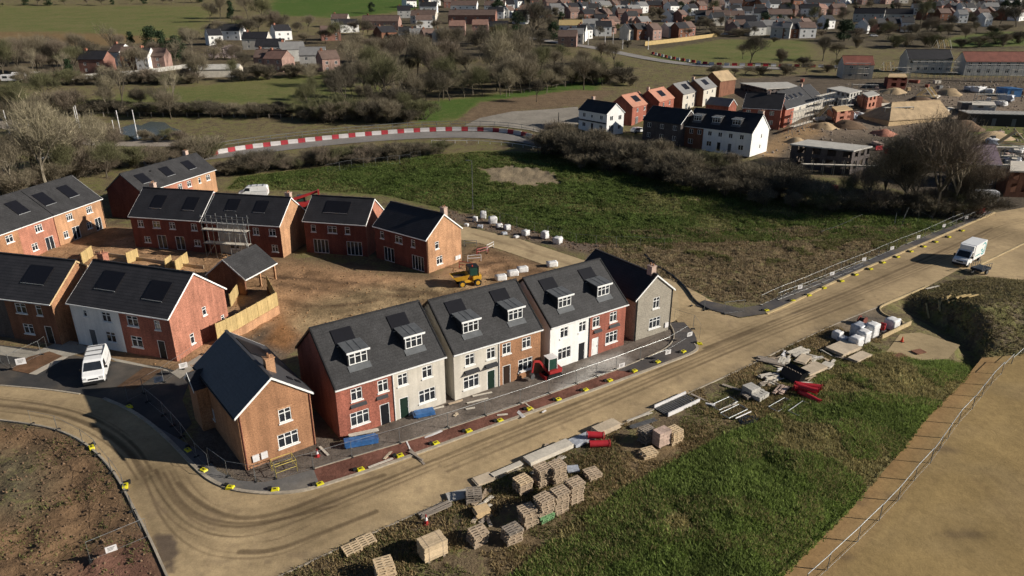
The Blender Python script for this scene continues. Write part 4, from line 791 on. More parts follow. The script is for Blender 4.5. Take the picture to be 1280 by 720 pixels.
house('terraced_houses','white terrace with three roof dormers and a bright white gable','house',(42.81,175.57),-42.2,17.7,10.0,walls=[(0,5.2,'brick_brown'),(5.2,17.7,'white')],roof='roof_dark',ops=[('F',1.8,3.4,1.0,1.1,'w',2),('F',4.,3.4,1.,1.1,'w',2),('F',1.8,.9,1.3,1.2,'w',2)]+[('F',x,3.4,1.0,1.1,'w',2) for x in (6.8,9.5,12.2,15)]+[('F',6.8,.9,1.3,1.2,'w',2),('F',9.4,.05,1.,2.1,'door_black'),('F',12.2,.05,1.,2.1,'door_grey'),('F',15,.9,1.3,1.2,'w',2),('R',5.5,3.3,.6,1.,'w',1),('R',5.2,.9,.6,1.,'w',1)],dormers=[(x,1.6,2.2,1.35) for x in (2.6,7.6,12.8)],chim=[(17.,5.6,.9,.8,.6,'block')],**FARK)
p,a,L=hpx((911,133),(922,130),2.4); house('garage','small red brick garage with a grey roof behind the white terrace','garage',p,a,max(L,4.),8.,2.4,ridge='y',walls=[(0,9,'brick_red')],roof='roof_light',gutter=None)
house('terraced_houses','long unfinished red and cream terrace with a hipped slate roof','house',(74.75,194.10),50.5,33.,10.08,walls=[(0,7,'brick_red'),(7,33,'cream')],roof='roof_grey',hip=('L',),ops=[('F',3.5,.05,1.,2.1,'door_black'),('F',12,3.4,1.3,1.2,'w',2),('F',18,3.4,1.3,1.2,'w',2),('F',24,3.4,1.3,1.2,'w',2),('F',30,3.4,1.3,1.2,'w',2)],solar=[(6.5,8.,2.2,3.4),(10.,11.5,2.2,3.4),(13.5,15.,2.2,3.4),(18,19.5,2.2,3.4)],step=[24],chim=[(25,5.,.8,.7,.6,'block')],**FARK)
p,a,L=hpx((928,134.5),(972,138.5)); house('terraced_houses','dark-roofed red brick wing joined to the hipped slate terrace','house',p,a,L+1,9.5,walls=[(0,40,'brick_red')],roof='roof_dark',ops=w2(L,3),chim=[(6,4.6,.8,.7,.6,'block')],gutter='upvc',**FARK)
p,a,L=hpx((901,102),(921,97.5),5.); house('detached_house','house under construction with bare timber roof boards behind the pale houses','house',p,a,L,7.,walls=[(0,40,'brick_brown')],roof='osb',gutter=None,verge=None)
p,a,L=hpx((1112,151),(1192,143),1.6); house('unfinished_building','unfinished building whose hipped roof is bare timber sheathing','building site',p,a,L,11.,1.6,walls=[(0,60,'timber')],roof='osb',hip=('L',),gutter=None,verge=None,tan=.75)
p,a,L=hpx((1136,73.8),(1202,78)); house('terraced_houses','cream block of flats with two rows of dark windows and dark roof','house',p,-6,L*.93,9.,walls=[(0,60,'cream')],roof='roof_dark',ops=w2(L*.93,6,w=1.3,h=1.3),gutter=None,**FARK)
p,a,L=hpx((1208,77),(1300,80)); house('unfinished_building','long unfinished terrace with red roof battens at the right edge','building site',p,-4,L,9.,walls=[(0,80,'grey')],roof='roof_red',ops=w2(L,7,w=1.4,h=1.5),gutter=None,verge='timber',**FARK)
p,a,L=hpx((1055,81),(1092,85)); house('unfinished_building','half-built house with a red membrane on its gable roof','building site',p,-8,L,8.,walls=[(0,80,'cream')],roof='roof_red',ops=w2(L,2,w=1.3,h=1.2),gutter=None,verge='timber',**FARK)
p,a,L=hpx((1210,205),(1253,206)); house('unfinished_building','half-built house roofed with purple membrane near the site entrance','building site',p,-6,L,8.5,walls=[(0,80,'brick_slate')],roof='purple',ops=w2(L,2,w=1.3,h=1.2),gutter='white_pl',verge='timber',**FARK)
def framed(name,label,corn,h,wm,slab,cat='building site'):
    """unfinished block: masonry piers with open bays under a pale slab"""
    P=[G(*c,h) for c in corn]; z0=min(p.z for p in P)-h; o=P[0]; root=empty(name,(o.x,o.y,z0),0,label,cat)
    Q=[Vector((p.x-o.x,p.y-o.y,h)) for p in P]
    b=MB(); b.prism(Q,(0,0,.28)); b.build('slab',slab,root,fix=True)
    cen=sum(Q,Vector())/4
    for p,q in zip(Q,Q[1:]+Q[:1]):
        p=p.lerp(cen,.05);q=q.lerp(cen,.05); d=q-p; n=max(2,int(d.length/2.6)); b=MB()
        for k in range(n):
            a0=p.lerp(q,(k+.0)/n); a1=p.lerp(q,(k+.45)/n); b.bar((a0.x,a0.y,h/2-.2),(a1.x,a1.y,h/2-.2),.22,h+.3)
        a=Vector((p.x,p.y,.4)); c=Vector((q.x,q.y,.4)); b.bar(a,c,.2,1.2); b.bar(a+Vector((0,0,h*.55)),c+Vector((0,0,h*.55)),.2,.8)
        b.build('wall',wm,root)
    b=MB(); b.prism([cen*.9+Vector((x,y,.1-h*.9)) for x,y in ((-3,-2),(3,-2),(3,2),(-3,2))],(0,0,h*.85)); b.build('core',wm,root,fix=True)
    return root
framed('unfinished_building','unfinished dark block building under a flat pale slab beside the hedge',[(1067,190),(1091,182.5),(1010,171),(987.5,178.8)],5.0,'brick_slate','concrete')
framed('unfinished_building','low grey unfinished walls behind the slate terrace',[(1062,118),(1078,112),(1052,103),(1034,107)],4.,'grey','concrete')
framed('unfinished_building','small unfinished brick block with orange end wall',[(1085,122),(1100,117),(1092,110),(1078,114)],4.,'brick_pink','concrete')
framed('unfinished_building','row of half-built dark walls with pale tops behind the dark-roofed wing',[(958,112),(1000,108),(985,98),(925,100)],3.,'brick_slate','concrete')
framed('unfinished_building','half-built maroon brick walls between the red gable house and the flats',[(1110,97),(1134,97),(1132,90),(1112,90)],4.,'brick_maroon','timber')
framed('unfinished_building','half-built pink brick walls beside the slate terrace end',[(1046,140),(1066,136),(1058,128),(1040,131)],3.2,'brick_pink','timber')
framed('unfinished_building','low half-built walls behind the long dark cabin',[(1215,132),(1245,133),(1243,125),(1216,124)],3.,'grey','plypale')
framed('unfinished_building','dark scaffolded shell at the right edge above the entrance',[(1262,215),(1290,216),(1290,200),(1264,199)],5.,'brick_brown','plypale')
def heap(px,py,r,h,m,label):
    p=G(px,py); n=14; V=[(0,0,h)]; Fc=[]; rr=np.random.RandomState(int(px)); o_=rr.uniform(.7,1.25,n)
    for k,(q,z) in enumerate(((.3,.86),(.62,.45),(1.,-.15))):
        for i in range(n): a=2*PI*i/n; s_=q*r*o_[i]*rr.uniform(.85,1.15); V.append((math.cos(a)*s_*1.3,math.sin(a)*s_,z*h*(1 if z<0 else rr.uniform(.8,1.15))))
    for i in range(n):
        j=(i+1)%n; Fc.append((0,1+i,1+j))
        for k in range(2): Fc.append((1+k*n+i,1+(k+1)*n+i,1+(k+1)*n+j,1+k*n+j))
    b=MB(); b.add(V,Fc); q=b.build('spoil_heap',m,smooth=True); q.location=p; tag(q,label,'spoil heap','spoil heaps of the far site')
for i,(x,y,r_,h_,m) in enumerate(((1030,160,3,1.6,'osb'),(1060,158,4,1.8,'spoil'),(1085,146,3.5,2.2,'spoil'),(1105,168,3,1.5,'brick_pink'),(1118,116,4,1.7,'osb'),(1150,126,4,1.8,'spoil'),(1188,118,4,2.,'osb'),(1205,160,4,2.2,'spoil'),(1240,172,4,1.6,'osb'),(1275,152,3,1.8,'spoil'),(995,178,2.6,1.3,'osb'),(1098,128,3,1.4,'spoil'))): heap(x,y,r_,h_,m,'loose spoil heap, %s from left on the far building site'%ordw(sorted([1030,1060,1085,1105,1118,1150,1188,1205,1240,1275,995,1098]).index(x)))
def shed(name,label,a,b,h,D,wm,rm,cat):
    A=G(*a);B=G(*b); L=math.dist(A[:2],B[:2]); r=empty(name,(A.x,A.y,A.z-.2),math.atan2(B.y-A.y,B.x-A.x),label,cat)
    m=MB(); m.bx(0,0,-.3,L,D,h); m.build('body',wm,r,bevel=.05)
    m=MB(); m.bx(-.15,-.15,h+.003,L+.15,D+.15,h+.18)
    for k in range(int(L/1.2)): m.bx(k*1.2+.2,-.1,h+.18,k*1.2+.3,D+.1,h+.24)
    m.build('roof',rm,r); m=MB()
    for k in range(max(1,int(L/5))): m.bx(k*5+1.2,-.06,.1,k*5+2.2,-.003,2.1)
    m.build('door','door_grey',r); return r
shed('site_cabin','long low dark site cabin at the right edge',(1208,156),(1300,160),3.2,7.,'black','concrete','cabin')
shed('shipping_container','blue shipping container on the far building site',(1258,121),(1276,121),2.6,6.,'bluepaint','bluepaint','container')
shed('site_cabin','grey flat-roofed site cabin right of the timber roof',(1200,140),(1232,141),2.8,3.,'steel','plypale','cabin')
# ================================================================== far town
WN=dict(white='white',cream='cream',brick_red='red brick',brick_pink='pinkish brick',brick_brown='brown brick',brick_peach='pale brick',grey='grey')
RN=dict(roof_dark='dark roof',roof_grey='slate roof',roof_light='pale grey roof',roof_red='red tiled roof',roof_orange='orange roof',roof_brown='brown roof',fence='yellow roof')
rt=random.Random(5)
TOWN={
 'the field cottages':[(100,92,'brick_red','roof_dark',10,8),(138,82,'white','roof_brown',6,-10),(152,86,'brick_brown','roof_brown',8,20),(171,87,'white','roof_dark',5,10),(171,86,'brick_pink','roof_brown',11,14),(259,50,'white','roof_grey',18,6),(262,57,'white','roof_dark',7,48)],
 'the farm buildings':[(318,88,'brick_pink','roof_brown',10,8),(330,89,'brick_pink','roof_orange',9,-12),(303,62,'cream','roof_dark',12,10),(345,52,'white','roof_dark',9,50),(352,78,'grey','roof_light',10,35),(404,91,'brick_pink','roof_brown',7,45),(375,85,'grey','roof_light',10,20),(402,52,'brick_red','roof_red',10,30),(414,34,'cream','roof_brown',10,10),(425,42,'white','roof_dark',11,35),(320,72,'grey','roof_dark',12,16)],
 'the village houses':[(452,38,'brick_pink','roof_brown',22,6),(520,36,'white','roof_brown',10,20),(497,22,'grey','roof_dark',9,20),(513,30,'cream','roof_brown',16,4),(525,18,'white','roof_dark',12,10),(563,16,'white','roof_brown',19,4),(605,16,'white','roof_brown',15,4),(560,30,'brick_red','roof_red',30,3),(561,44,'brick_pink','roof_orange',9,10),(590,42,'brick_pink','roof_orange',9,10),(617,8,'cream','roof_grey',8,30),(630,14,'white','roof_dark',8,20),(612,46,'brick_brown','roof_dark',10,10),(640,30,'white','roof_dark',9,-8)],
 'the yellow-roof group':[(683,12,'brick_pink','roof_red',10,30),(703,14,'brick_pink','roof_red',10,50),(713,24,'brick_pink','roof_red',8,40),(698,44,'white','fence',13,5),(729,41,'white','roof_light',9,20),(744,36,'brick_brown','roof_dark',14,25),(763,38,'brick_peach','roof_brown',8,50),(735,20,'cream','roof_grey',8,20),(752,16,'cream','roof_light',9,40),(772,22,'cream','roof_light',8,42),(785,30,'brick_pink','roof_grey',9,40)],
 'the curved road houses':[(786,50,'cream','roof_dark',8,48),(796,50,'brick_brown','roof_grey',8,46),(801,38,'brick_pink','roof_light',9,50),(812,49,'brick_red','roof_brown',9,48),(816,50,'brick_pink','roof_red',7,50),(836,47,'cream','roof_light',8,48),(848,48,'brick_brown','roof_dark',8,45),(859,46,'brick_red','roof_brown',7,50),(787,22,'cream','roof_light',11,44),(800,17,'white','roof_light',8,44),(819,14,'cream','roof_grey',8,40),(805,6,'white','roof_grey',8,30)],
 'the middle town':[(838,17,'white','roof_dark',9,48),(862,20,'white','roof_dark',9,50),(874,16,'brick_red','roof_brown',8,45),(843,6,'cream','roof_dark',8,10),(905,10,'white','roof_dark',9,10),(912,22,'white','roof_grey',7,8),(927,23,'white','roof_grey',7,8),(943,20,'white','roof_grey',7,8),(950,10,'white','roof_dark',8,40),(890,33,'cream','roof_grey',8,20),(918,38,'white','roof_dark',12,5),(893,24,'brick_red','roof_red',7,40)],
 'the right town end':[(960,28,'cream','roof_brown',15,10),(962,14,'white','roof_grey',9,20),(962,47,'grey','roof_light',10,-20),(978,48,'brick_brown','roof_dark',9,20),(999,48,'white','roof_brown',9,15),(1007,12,'white','roof_grey',21,8),(1032,36,'white','roof_grey',8,40),(1065,27,'grey','roof_dark',18,-18),(1100,28,'grey','roof_dark',18,-10),(1077,6,'brick_peach','roof_brown',8,20),(1180,14,'white','roof_grey',8,20),(1202,18,'white','roof_grey',8,30),(1230,18,'grey','roof_light',10,10),(1197,29,'white','roof_light',6,10),(1230,34,'white','roof_light',6,30),(1262,6,'white','roof_grey',9,10),(1200,5,'cream','roof_dark',9,-10),(1240,5,'brick_pink','roof_brown',9,10)]}
TROOT=[]
for cl,hs in TOWN.items():
    hs=sorted(hs)
    for i,(px,py,wm,rm,L,a) in enumerate(hs):
        p=G(px,py); D=8. if L<14 else 9.; L=L*1.08; gab=a>34
        n=2 if L<14 else 4
        lab='%s %s house, %s from left among %s'%(WN[wm],RN[rm],ordw(i),cl)
        tr_,_,_=house('town_house',lab,'house',(p.x,p.y),a-12,L,D,5.2+rt.uniform(-.3,.5),walls=[(0,L,dict(brick_red='town_red',brick_pink='town_pink',brick_peach='town_pink').get(wm,wm))],roof=dict(roof_red='town_brown',roof_orange='town_rust',roof_brown='town_brown').get(rm,rm),ops=[('F',L*(k+.5)/n,zz,1.15,1.2,'w',2) for k in range(n) for zz in (3.1,.8)],chim=[(L*.12+.5,D/2+.1,.9,.8,.7,rt.choice(['brick_pink','brick_brown']))] if rt.random()<.8 else [],verge='upvc' if wm in('white','cream') else None,gutter=None,group='houses of the far town',**FARK)
        if rm!='fence' and L<17: TROOT.extend([tr_]*(2 if rm in('roof_brown','roof_red','roof_dark') else 1))
for st,(x0,y0,x1,y1,n) in {'top':(690,6,962,4,15),'upper middle':(722,29,792,25,5),'middle':(832,29,962,27,9),'lower middle':(902,45,1012,41,8),'chapel':(966,21,1060,17,7),'top right':(1140,10,1284,8,9),'right':(1150,25,1284,25,8),'green field':(500,11,562,9,4),'lane':(602,25,682,23,6),'top lane':(640,11,688,8,3),'flats':(1075,42,1132,38,4),'upper right':(980,6,1130,4,9),'second':(700,17,830,12,8),'orchard':(470,52,560,58,5),'station':(690,60,760,40,6),'long':(640,20,1000,10,18),'hill':(1130,17,1284,16,9)}.items():
    for k in range(n):
        f=(k+.5)/n; p=G(x0+(x1-x0)*f+rt.uniform(-2,2),max(1,y0+(y1-y0)*f+rt.uniform(-1.5,1.5))); r=copy_tree(rt.choice(TROOT)); r.location=(p.x,p.y,p.z-.2); r.rotation_euler=(0,0,R(rt.choice([-10,5,30,45])+rt.uniform(-6,6)))
        r['label']='small far house, %s from left in the %s street row of the town'%(ordw(k),st)
# scaffolds, roof trusses and stores that clutter the far site
def far_scaffold(px,py,L,h,deg,label):
    p=G(px,py); r=empty('scaffold',(p.x,p.y,p.z),R(deg),label,'scaffold','scaffolds of the far building site'); b=MB()
    for x in np.arange(0,L+.1,2.2):
        for y in (0,-1.2): b.bar((x,y,-.3),(x,y,h),.1)
    b.build('standard','metal',r); b=MB()
    for z in np.arange(2,h,1.9):
        for y in (0,-1.2): b.bar((0,y,z),(L,y,z),.09)
    b.build('ledger','metal',r); b=MB()
    for z in np.arange(2,h,1.9): b.bx(0,-1.1,z+.06,L,-.1,z+.14)
    b.build('boards','plypale',r)
for i,a in enumerate(((1053,99,9,6,-8),(1136,97,17,6.5,-6),(1205,101,20,6.5,-4),(985,168,14,6,48),(1015,146,14,6,48),(1062,121,8,4.5,-10),(1205,216,10,6,-6),(1258,222,6,6,60),(1100,152,9,4,10),(1112,98,7,5,-4),(1215,134,9,4.5,-2),(1265,216,8,6,-2),(1045,141,6,4.5,30),(1000,216,16,3,-8))): far_scaffold(*a,'grey tube scaffold, %s of the far site scaffolds counted in from its back row'%ordw(i))
def trusses(px,py,n,w,h,deg,zb,label):
    p=G(px,py); r=empty('roof_trusses',(p.x,p.y,p.z+zb),R(deg),label,'roof trusses'); rr=random.Random(n)
    for k in range(n):
        b=MB(); x=k*.9+rr.uniform(-.1,.1); t=rr.uniform(-.15,.3); A=(x,-w/2,0);B_=(x,w/2,0);C=(x+t,0,h)
        for q,s in ((A,B_),(A,C),(B_,C)): b.bar(q,s,.14)
        b.build('truss','fence' if k%3 else 'plypale',r)
trusses(1166,75,7,7,3.6,-6,5.,'pale timber roof trusses standing on the flats behind the dark roof'); trusses(1150,140,6,5,2.6,40,4.4,'timber trusses leaning against the sheathed hipped roof'); trusses(1034,150,6,5,3.5,75,.2,'upright timber trusses stacked at the end of the slate terrace'); trusses(1100,98,5,5,3,-8,3.,'red and pale trusses right of the half-built gable house'); trusses(1262,200,5,6,3.,60,3.5,'roof trusses beside the purple membrane roof')
# pale barn
p=G(238,98); house('barn','long pale barn with a weathered metal roof by the field','barn',(p.x,p.y),8,18.,9.,3.2,walls=[(0,20,'plypale')],roof='concrete',gutter=None,verge=None,tan=.35)
for i,(x,y) in enumerate(((2,103),(16,100),(32,100),(42,102))):
    p=G(x,y); r=empty('caravan',(p.x,p.y,p.z),R(10+i*14),'white static caravan, %s from left under the trees at the left edge'%ordw(i),'caravan','caravans at the left edge')
    m=MB(); m.prism([(0,0,.5),(6,0,.5),(6.3,0,1.5),(6,0,2.7),(0,0,2.7),(-.3,0,1.5)],(0,2.6,0)); m.build('body','white_pl',r,bevel=.12)
    m=MB(); m.bx(.6,-.03,1.4,2.2,-.003,2.2); m.bx(3.4,-.03,1.4,5.2,-.003,2.2); m.build('window','glass',r)
    m=MB(); m.tube((1.8,.1,.35),(1.8,.3,.35),.35,n=10); m.tube((4.2,.1,.35),(4.2,.3,.35),.35,n=10); m.build('wheel','rubber',r)
# garden wall and long timber fence of the town
def wallrun(name,label,L,h,m,cat,t=.25):
    b=MB(); pts=[G(*q) for q in L]; o=pts[0]
    for a,c in zip(pts[:-1],pts[1:]): b.bar((a.x-o.x,a.y-o.y,a.z-o.z+h/2-.3),(c.x-o.x,c.y-o.y,c.z-o.z+h/2-.3),t,h+.6)
    q=b.build(name,m); q.location=o; tag(q,label,cat); return q
wallrun('timber_fence','long pale timber fence between the town and the far green',[(806,57),(850,52),(897,46)],2.,'fence','fence')
wallrun('garden_wall','long pale garden wall in front of the cottages',[(90,100),(130,96),(175,93),(235,85)],1.6,'concrete','wall')
# ================================================================== vehicles
def head(a,b):  # heading angle from pixel a (rear) to pixel b (front)
    A=G(*a);B=G(*b); return math.atan2(B.y-A.y,B.x-A.x)
def wheels(root,spots,r,w,rim='steel'):
    for x,y in spots:
        b=MB(); b.tube((x,y-w/2,r),(x,y+w/2,r),r,n=16); t=b.build('wheel','rubber',root)
        b=MB(); s=1 if y>0 else -1; b.tube((x,y+s*w*.3,r),(x,y+s*(w/2+.012),r),r*.58,n=12); b.build('rim',rim,t)
def van(px,py,rz,label):
    p=G(px,py); r=empty('panel_van',(p.x,p.y,p.z),rz,label,'van')
    prof=[(-2.75,.45),(-2.8,1.0),(-2.76,1.9),(-2.6,2.22),(-.5,2.28),(.95,2.2),(1.25,2.08),(2.0,1.38),(2.62,1.18),(2.78,.95),(2.82,.5),(2.5,.35),(-2.6,.35)]
    b=MB(); n=len(prof); secs=[(-1.0,.0),(-.97,.0),(.97,.0),(1.0,.0)]
    def yw(z,x): return (1.0 if z<1.2 else 1.0-.16*((z-1.2)/1.08)**1.3)*(1-.05*max(0,(x-1.8)))
    for s in (-1,1):
        pass
    vs=[]
    for s in (-1,1): vs+=[(x,s*yw(z,x),z) for x,z in prof]
    b.add(vs,[tuple(range(n))[::-1],tuple(range(n,2*n))]+[(k,(k+1)%n,n+(k+1)%n,n+k) for k in range(n)])
    body=b.build('body','vanwhite',r,bevel=.07,smooth=False)
    b=MB(); x0,z0,x1,z1=1.30,2.06,1.97,1.43; o=.02
    b.add([(x0+o,-.72,z0+o),(x0+o,.72,z0+o),(x1+o,.84,z1+o),(x1+o,-.84,z1+o)],[(0,1,2,3)]); b.build('windscreen','glass',r)
    for s in (-1,1):
        b=MB(); y=lambda z,x:s*(yw(z,x)+.012)
        P=[(1.25,1.98),(1.78,1.42),(.55,1.36),(.55,1.95)]; b.add([(x,y(z,x),z) for x,z in P],[(0,1,2,3)]); b.build('side_window','glass',r)
        b=MB(); b.box((1.5,s*1.13,1.45),(.12,.22,.26)); b.build('mirror','black',r,bevel=.03)
        b=MB(); b.box((2.72,s*.74,.93),(.16,.34,.24),ry=.2); b.build('headlight','lamp',r,bevel=.03)
        b=MB(); b.box((-2.79,s*.86,1.25),(.05,.14,.6)); b.build('tail_light','redlamp',r)
        b=MB(); P=[(.48,.5),(.48,1.98),(.44,1.98),(.44,.5)]; b.add([(x,s*(yw(z,x)+.008),z) for x,z in P],[(0,1,2,3)]); P=[(-.9,.5),(-.9,2.0),(-.93,2.0),(-.93,.5)]; b.add([(x,s*(yw(z,x)+.008),z) for x,z in P],[(0,1,2,3)]); P=[(-2.6,1.28),(.4,1.28),(.4,1.24),(-2.6,1.24)]; b.add([(x,s*(yw(z,x)+.008),z) for x,z in P],[(0,1,2,3)]); b.build('door_seam','steel',r)
    b=MB(); b.box((2.8,0,.52),(.14,1.86,.3)); b.build('bumper','black',r,bevel=.04)
    b=MB(); b.box((2.79,0,.86),(.06,.9,.14)); b.build('grille','black',r)
    b=MB()
    for x in (-2.0,-.9,.2): b.bar((x,-.82,2.36),(x,.82,2.36),.07,.05)
    for s in (-1,1): b.bar((-2.1,s*.82,2.3),(.3,s*.82,2.3),.04,.06)
    b.build('roof_rack','steel',r)
    wheels(r,[(x,s*.86) for x in (-1.7,1.75) for s in (-1,1)],.34,.24); return r
van(123,468,head((131,452),(121,490)),'white panel van with a roof rack parked on the asphalt drive')
def boxvan(px,py,rz,label):
    p=G(px,py); r=empty('box_van',(p.x,p.y,p.z),rz,label,'van')
    b=MB(); b.bx(-3.6,-1.05,.75,1.0,1.05,3.05); b.build('cargo_box','vanwhite',r,bevel=.06)
    b=MB(); b.prism([(.9,-.95,2.2),(1.6,-.9,2.25),(1.6,-.9,3.0),(.9,-.95,3.0)],(0,1.9,0)); b.build('wind_deflector','vanwhite',r,bevel=.08,fix=True)
    prof=[(1.02,.45),(1.02,2.25),(1.75,2.25),(2.5,1.4),(3.05,1.2),(3.2,.95),(3.2,.45)]
    b=MB(); b.prism([(x,-.98,z) for x,z in prof],(0,1.96,0)); b.build('cab','vanwhite',r,bevel=.07,fix=True)
    b=MB(); b.add([(1.81,-.78,2.2),(1.81,.78,2.2),(2.51,.86,1.43),(2.51,-.86,1.43)],[(0,1,2,3)]); b.build('windscreen','glass',r)
    for s in (-1,1):
        b=MB(); b.add([(1.3,s*.992,2.1),(1.75,s*.992,2.1),(2.3,s*.992,1.42),(1.3,s*.992,1.38)],[(0,1,2,3)]); b.build('side_window','glass',r)
        b=MB(); b.box((2.15,s*1.16,1.5),(.14,.24,.34)); b.build('mirror','black',r,bevel=.03)
        b=MB(); b.box((3.1,s*.74,.95),(.2,.34,.26)); b.build('headlight','lamp',r,bevel=.03)
        b=MB(); b.box((-3.62,s*.85,.62),(.06,.25,.14)); b.build('tail_light','redlamp',r)
    b=MB(); b.box((3.2,0,.5),(.16,1.9,.32)); b.build('bumper','black',r,bevel=.04)
    b=MB(); b.box((3.19,0,.9),(.06,.9,.2)); b.build('grille','black',r)
    b=MB(); b.bx(-3.5,-.6,.45,1.1,.6,.74); b.build('chassis','black',r)
    # teal loop mark on both sides of the box
    for s in (-1,1):
        b=MB(); y=s*1.056
        def arc(cx,cz,R0,R1,a0,a1,n=22):
            vs=[];
            for k in range(n+1):
                t=a0+(a1-a0)*k/n; w=R1*(.55+.45*math.sin(PI*k/n))
                for rr in (R0-w,R0): vs.append((cx+math.cos(t)*rr*1.05,y,cz+math.sin(t)*rr))
            b.add(vs,[(2*k,2*k+1,2*k+3,2*k+2) for k in range(n)])
        arc(-2.45,1.95,.95,.24,R(40),R(320)); arc(-2.35,1.9,.55,.2,R(150),R(395))
        b.add([(-2.3,y,1.95),(-1.45,y,1.95),(-1.5,y,1.75),(-2.25,y,1.75)],[(0,1,2,3)])
        for k,(x0,w_) in enumerate(((-1.25,.5),(-.65,.55),(0,.5))): b.add([(x0,y,1.25),(x0+w_,y,1.25),(x0+w_-.05,y,1.42),(x0-.05,y,1.42)],[(0,1,2,3)])
        b.build('livery','teal',r)
    wheels(r,[(x,s*.86) for x in (-2.1,2.2) for s in (-1,1)],.37,.26); return r
boxvan(1208,328,head((1226,318),(1200,333)),'white box van with a teal loop on its side, driving down the haul road')
def digger(px,py,rz,label):
    p=G(px,py); r=empty('mini_excavator',(p.x,p.y,p.z),rz,label,'excavator')
    for s in (-1,1):
        b=MB(); P=[]
        for k in range(9): a=PI/2+PI*k/8; P.append((-.75+.25*math.cos(a),s*.62-.15,.25+.25*math.sin(a)))
        for k in range(9): a=-PI/2+PI*k/8; P.append((.75+.25*math.cos(a),s*.62-.15,.25+.25*math.sin(a)))
        b.prism(P,(0,.3,0)); b.build('track','rubber',r,fix=True)
    b=MB(); b.bx(-.7,-.42,.2,.7,.42,.55); b.build('undercarriage','black',r)
    b=MB(); b.prism([(-.95,-.7,.6),(.75,-.7,.6),(.75,-.7,.95),(-.2,-.7,1.05),(-.95,-.7,1.2)],(0,1.4,0)); b.build('engine_body','redpaint',r,bevel=.06,fix=True)
    b=MB(); b.bx(-.35,-.62,1.06,.7,.42,2.45); b.build('cab_glass','greenglass',r,bevel=.04)
    b=MB()
    for x,y in ((-.37,-.64),(.72,-.64),(-.37,.44),(.72,.44)): b.bar((x,y,1.0),(x,y,2.5),.07)
    b.bx(-.45,-.7,2.46,.8,.5,2.54); b.build('cab_frame','white_pl',r)
    b=MB()
    for k in ((.8,.1,.9),(1.9,.1,2.35)): pass
    b.bar((.75,.0,.8),(1.7,.0,2.3),.2,.26); b.bar((1.7,0,2.3),(2.5,0,2.45),.18,.22); bo=b.build('boom','redpaint',r)
    b=MB(); b.bar((2.45,0,2.5),(2.7,0,1.1),.15,.18); b.build('dipper_arm','redpaint',r)
    b=MB(); b.prism([(2.6,-.28,1.1),(2.95,-.28,.95),(3.0,-.28,.45),(2.6,-.28,.3),(2.45,-.28,.7)],(0,.56,0)); b.build('bucket','steel',r,fix=True)
    b=MB(); b.box((1.25,0,.25),(.08,1.5,.4)); b.bar((.6,.4,.3),(1.25,.4,.3),.1); b.bar((.6,-.4,.3),(1.25,-.4,.3),.1); b.build('dozer_blade','redpaint',r)
    return r
dg_=digger(690,470,R(208),'red mini excavator with a cab, working against the white house front')
def dumper(px,py,rz,label):
    p=G(px,py); r=empty('site_dumper',(p.x,p.y,p.z),rz,label,'dumper')
    b=MB(); b.bx(-1.7,-.55,.5,1.1,.55,.85); b.build('chassis','yellowpaint',r,bevel=.05)
    b=MB(); b.prism([(-1.75,-.75,.86),(-.5,-.75,.86),(-.5,-.75,1.35),(-1.75,-.75,1.5)],(0,1.5,0)); b.build('engine_cover','yellowpaint',r,bevel=.08,fix=True)
    b=MB(); b.bx(-1.3,-.72,1.5,-.05,.72,2.65); b.build('cab_glass','greenglass',r,bevel=.1)
    b=MB(); b.bx(-1.38,-.78,2.66,.03,.78,2.76)
    for x,y in ((-1.32,-.74),(-.03,-.74),(-1.32,.74),(-.03,.74)): b.bar((x,y,1.4),(x,y,2.7),.08)
    b.build('cab_frame','black',r)
    b=MB(); o=[(.05,.95),(2.0,.95)]
    lo=[(.35,-.7,.95),(1.75,-.7,.95),(1.75,.7,.95),(.35,.7,.95)]; hi=[(.0,-1.0,1.75),(2.35,-1.0,1.6),(2.35,1.0,1.6),(.0,1.0,1.75)]; li=[(.45,-.62,1.05),(1.65,-.62,1.05),(1.65,.62,1.05),(.45,.62,1.05)]; hi2=[(.08,-.92,1.75),(2.27,-.92,1.6),(2.27,.92,1.6),(.08,.92,1.75)]
    vs=lo+hi+li+hi2; fs=[(3,2,1,0)]+[(k,(k+1)%4,4+(k+1)%4,4+k) for k in range(4)]+[(4+k,4+(k+1)%4,12+(k+1)%4,12+k) for k in range(4)]+[(12+k,12+(k+1)%4,8+(k+1)%4,8+k) for k in range(4)]+[(8,9,10,11)]
    b.add(vs,fs); b.build('skip','yellowpaint',r)
    b=MB(); b.prism([(.3,-.8,1.3),(2.1,-.8,1.3),(2.1,.8,1.3),(.3,.8,1.3)],(0,0,.15)); b.build('soil_load','spoil',r,fix=True)
    b=MB(); b.tube((-.5,.5,2.76),(-.5,.5,2.95),.09,n=8); b.build('beacon','orange',r)
    wheels(r,[(x,s*.8) for x in (-1.15,1.05) for s in (-1,1)],.5,.4,'yellowpaint'); return r
dumper(585,356,R(200),'yellow site dumper with a dark green cab and soil in its skip')
dg_.scale=(.88,.88,.88)
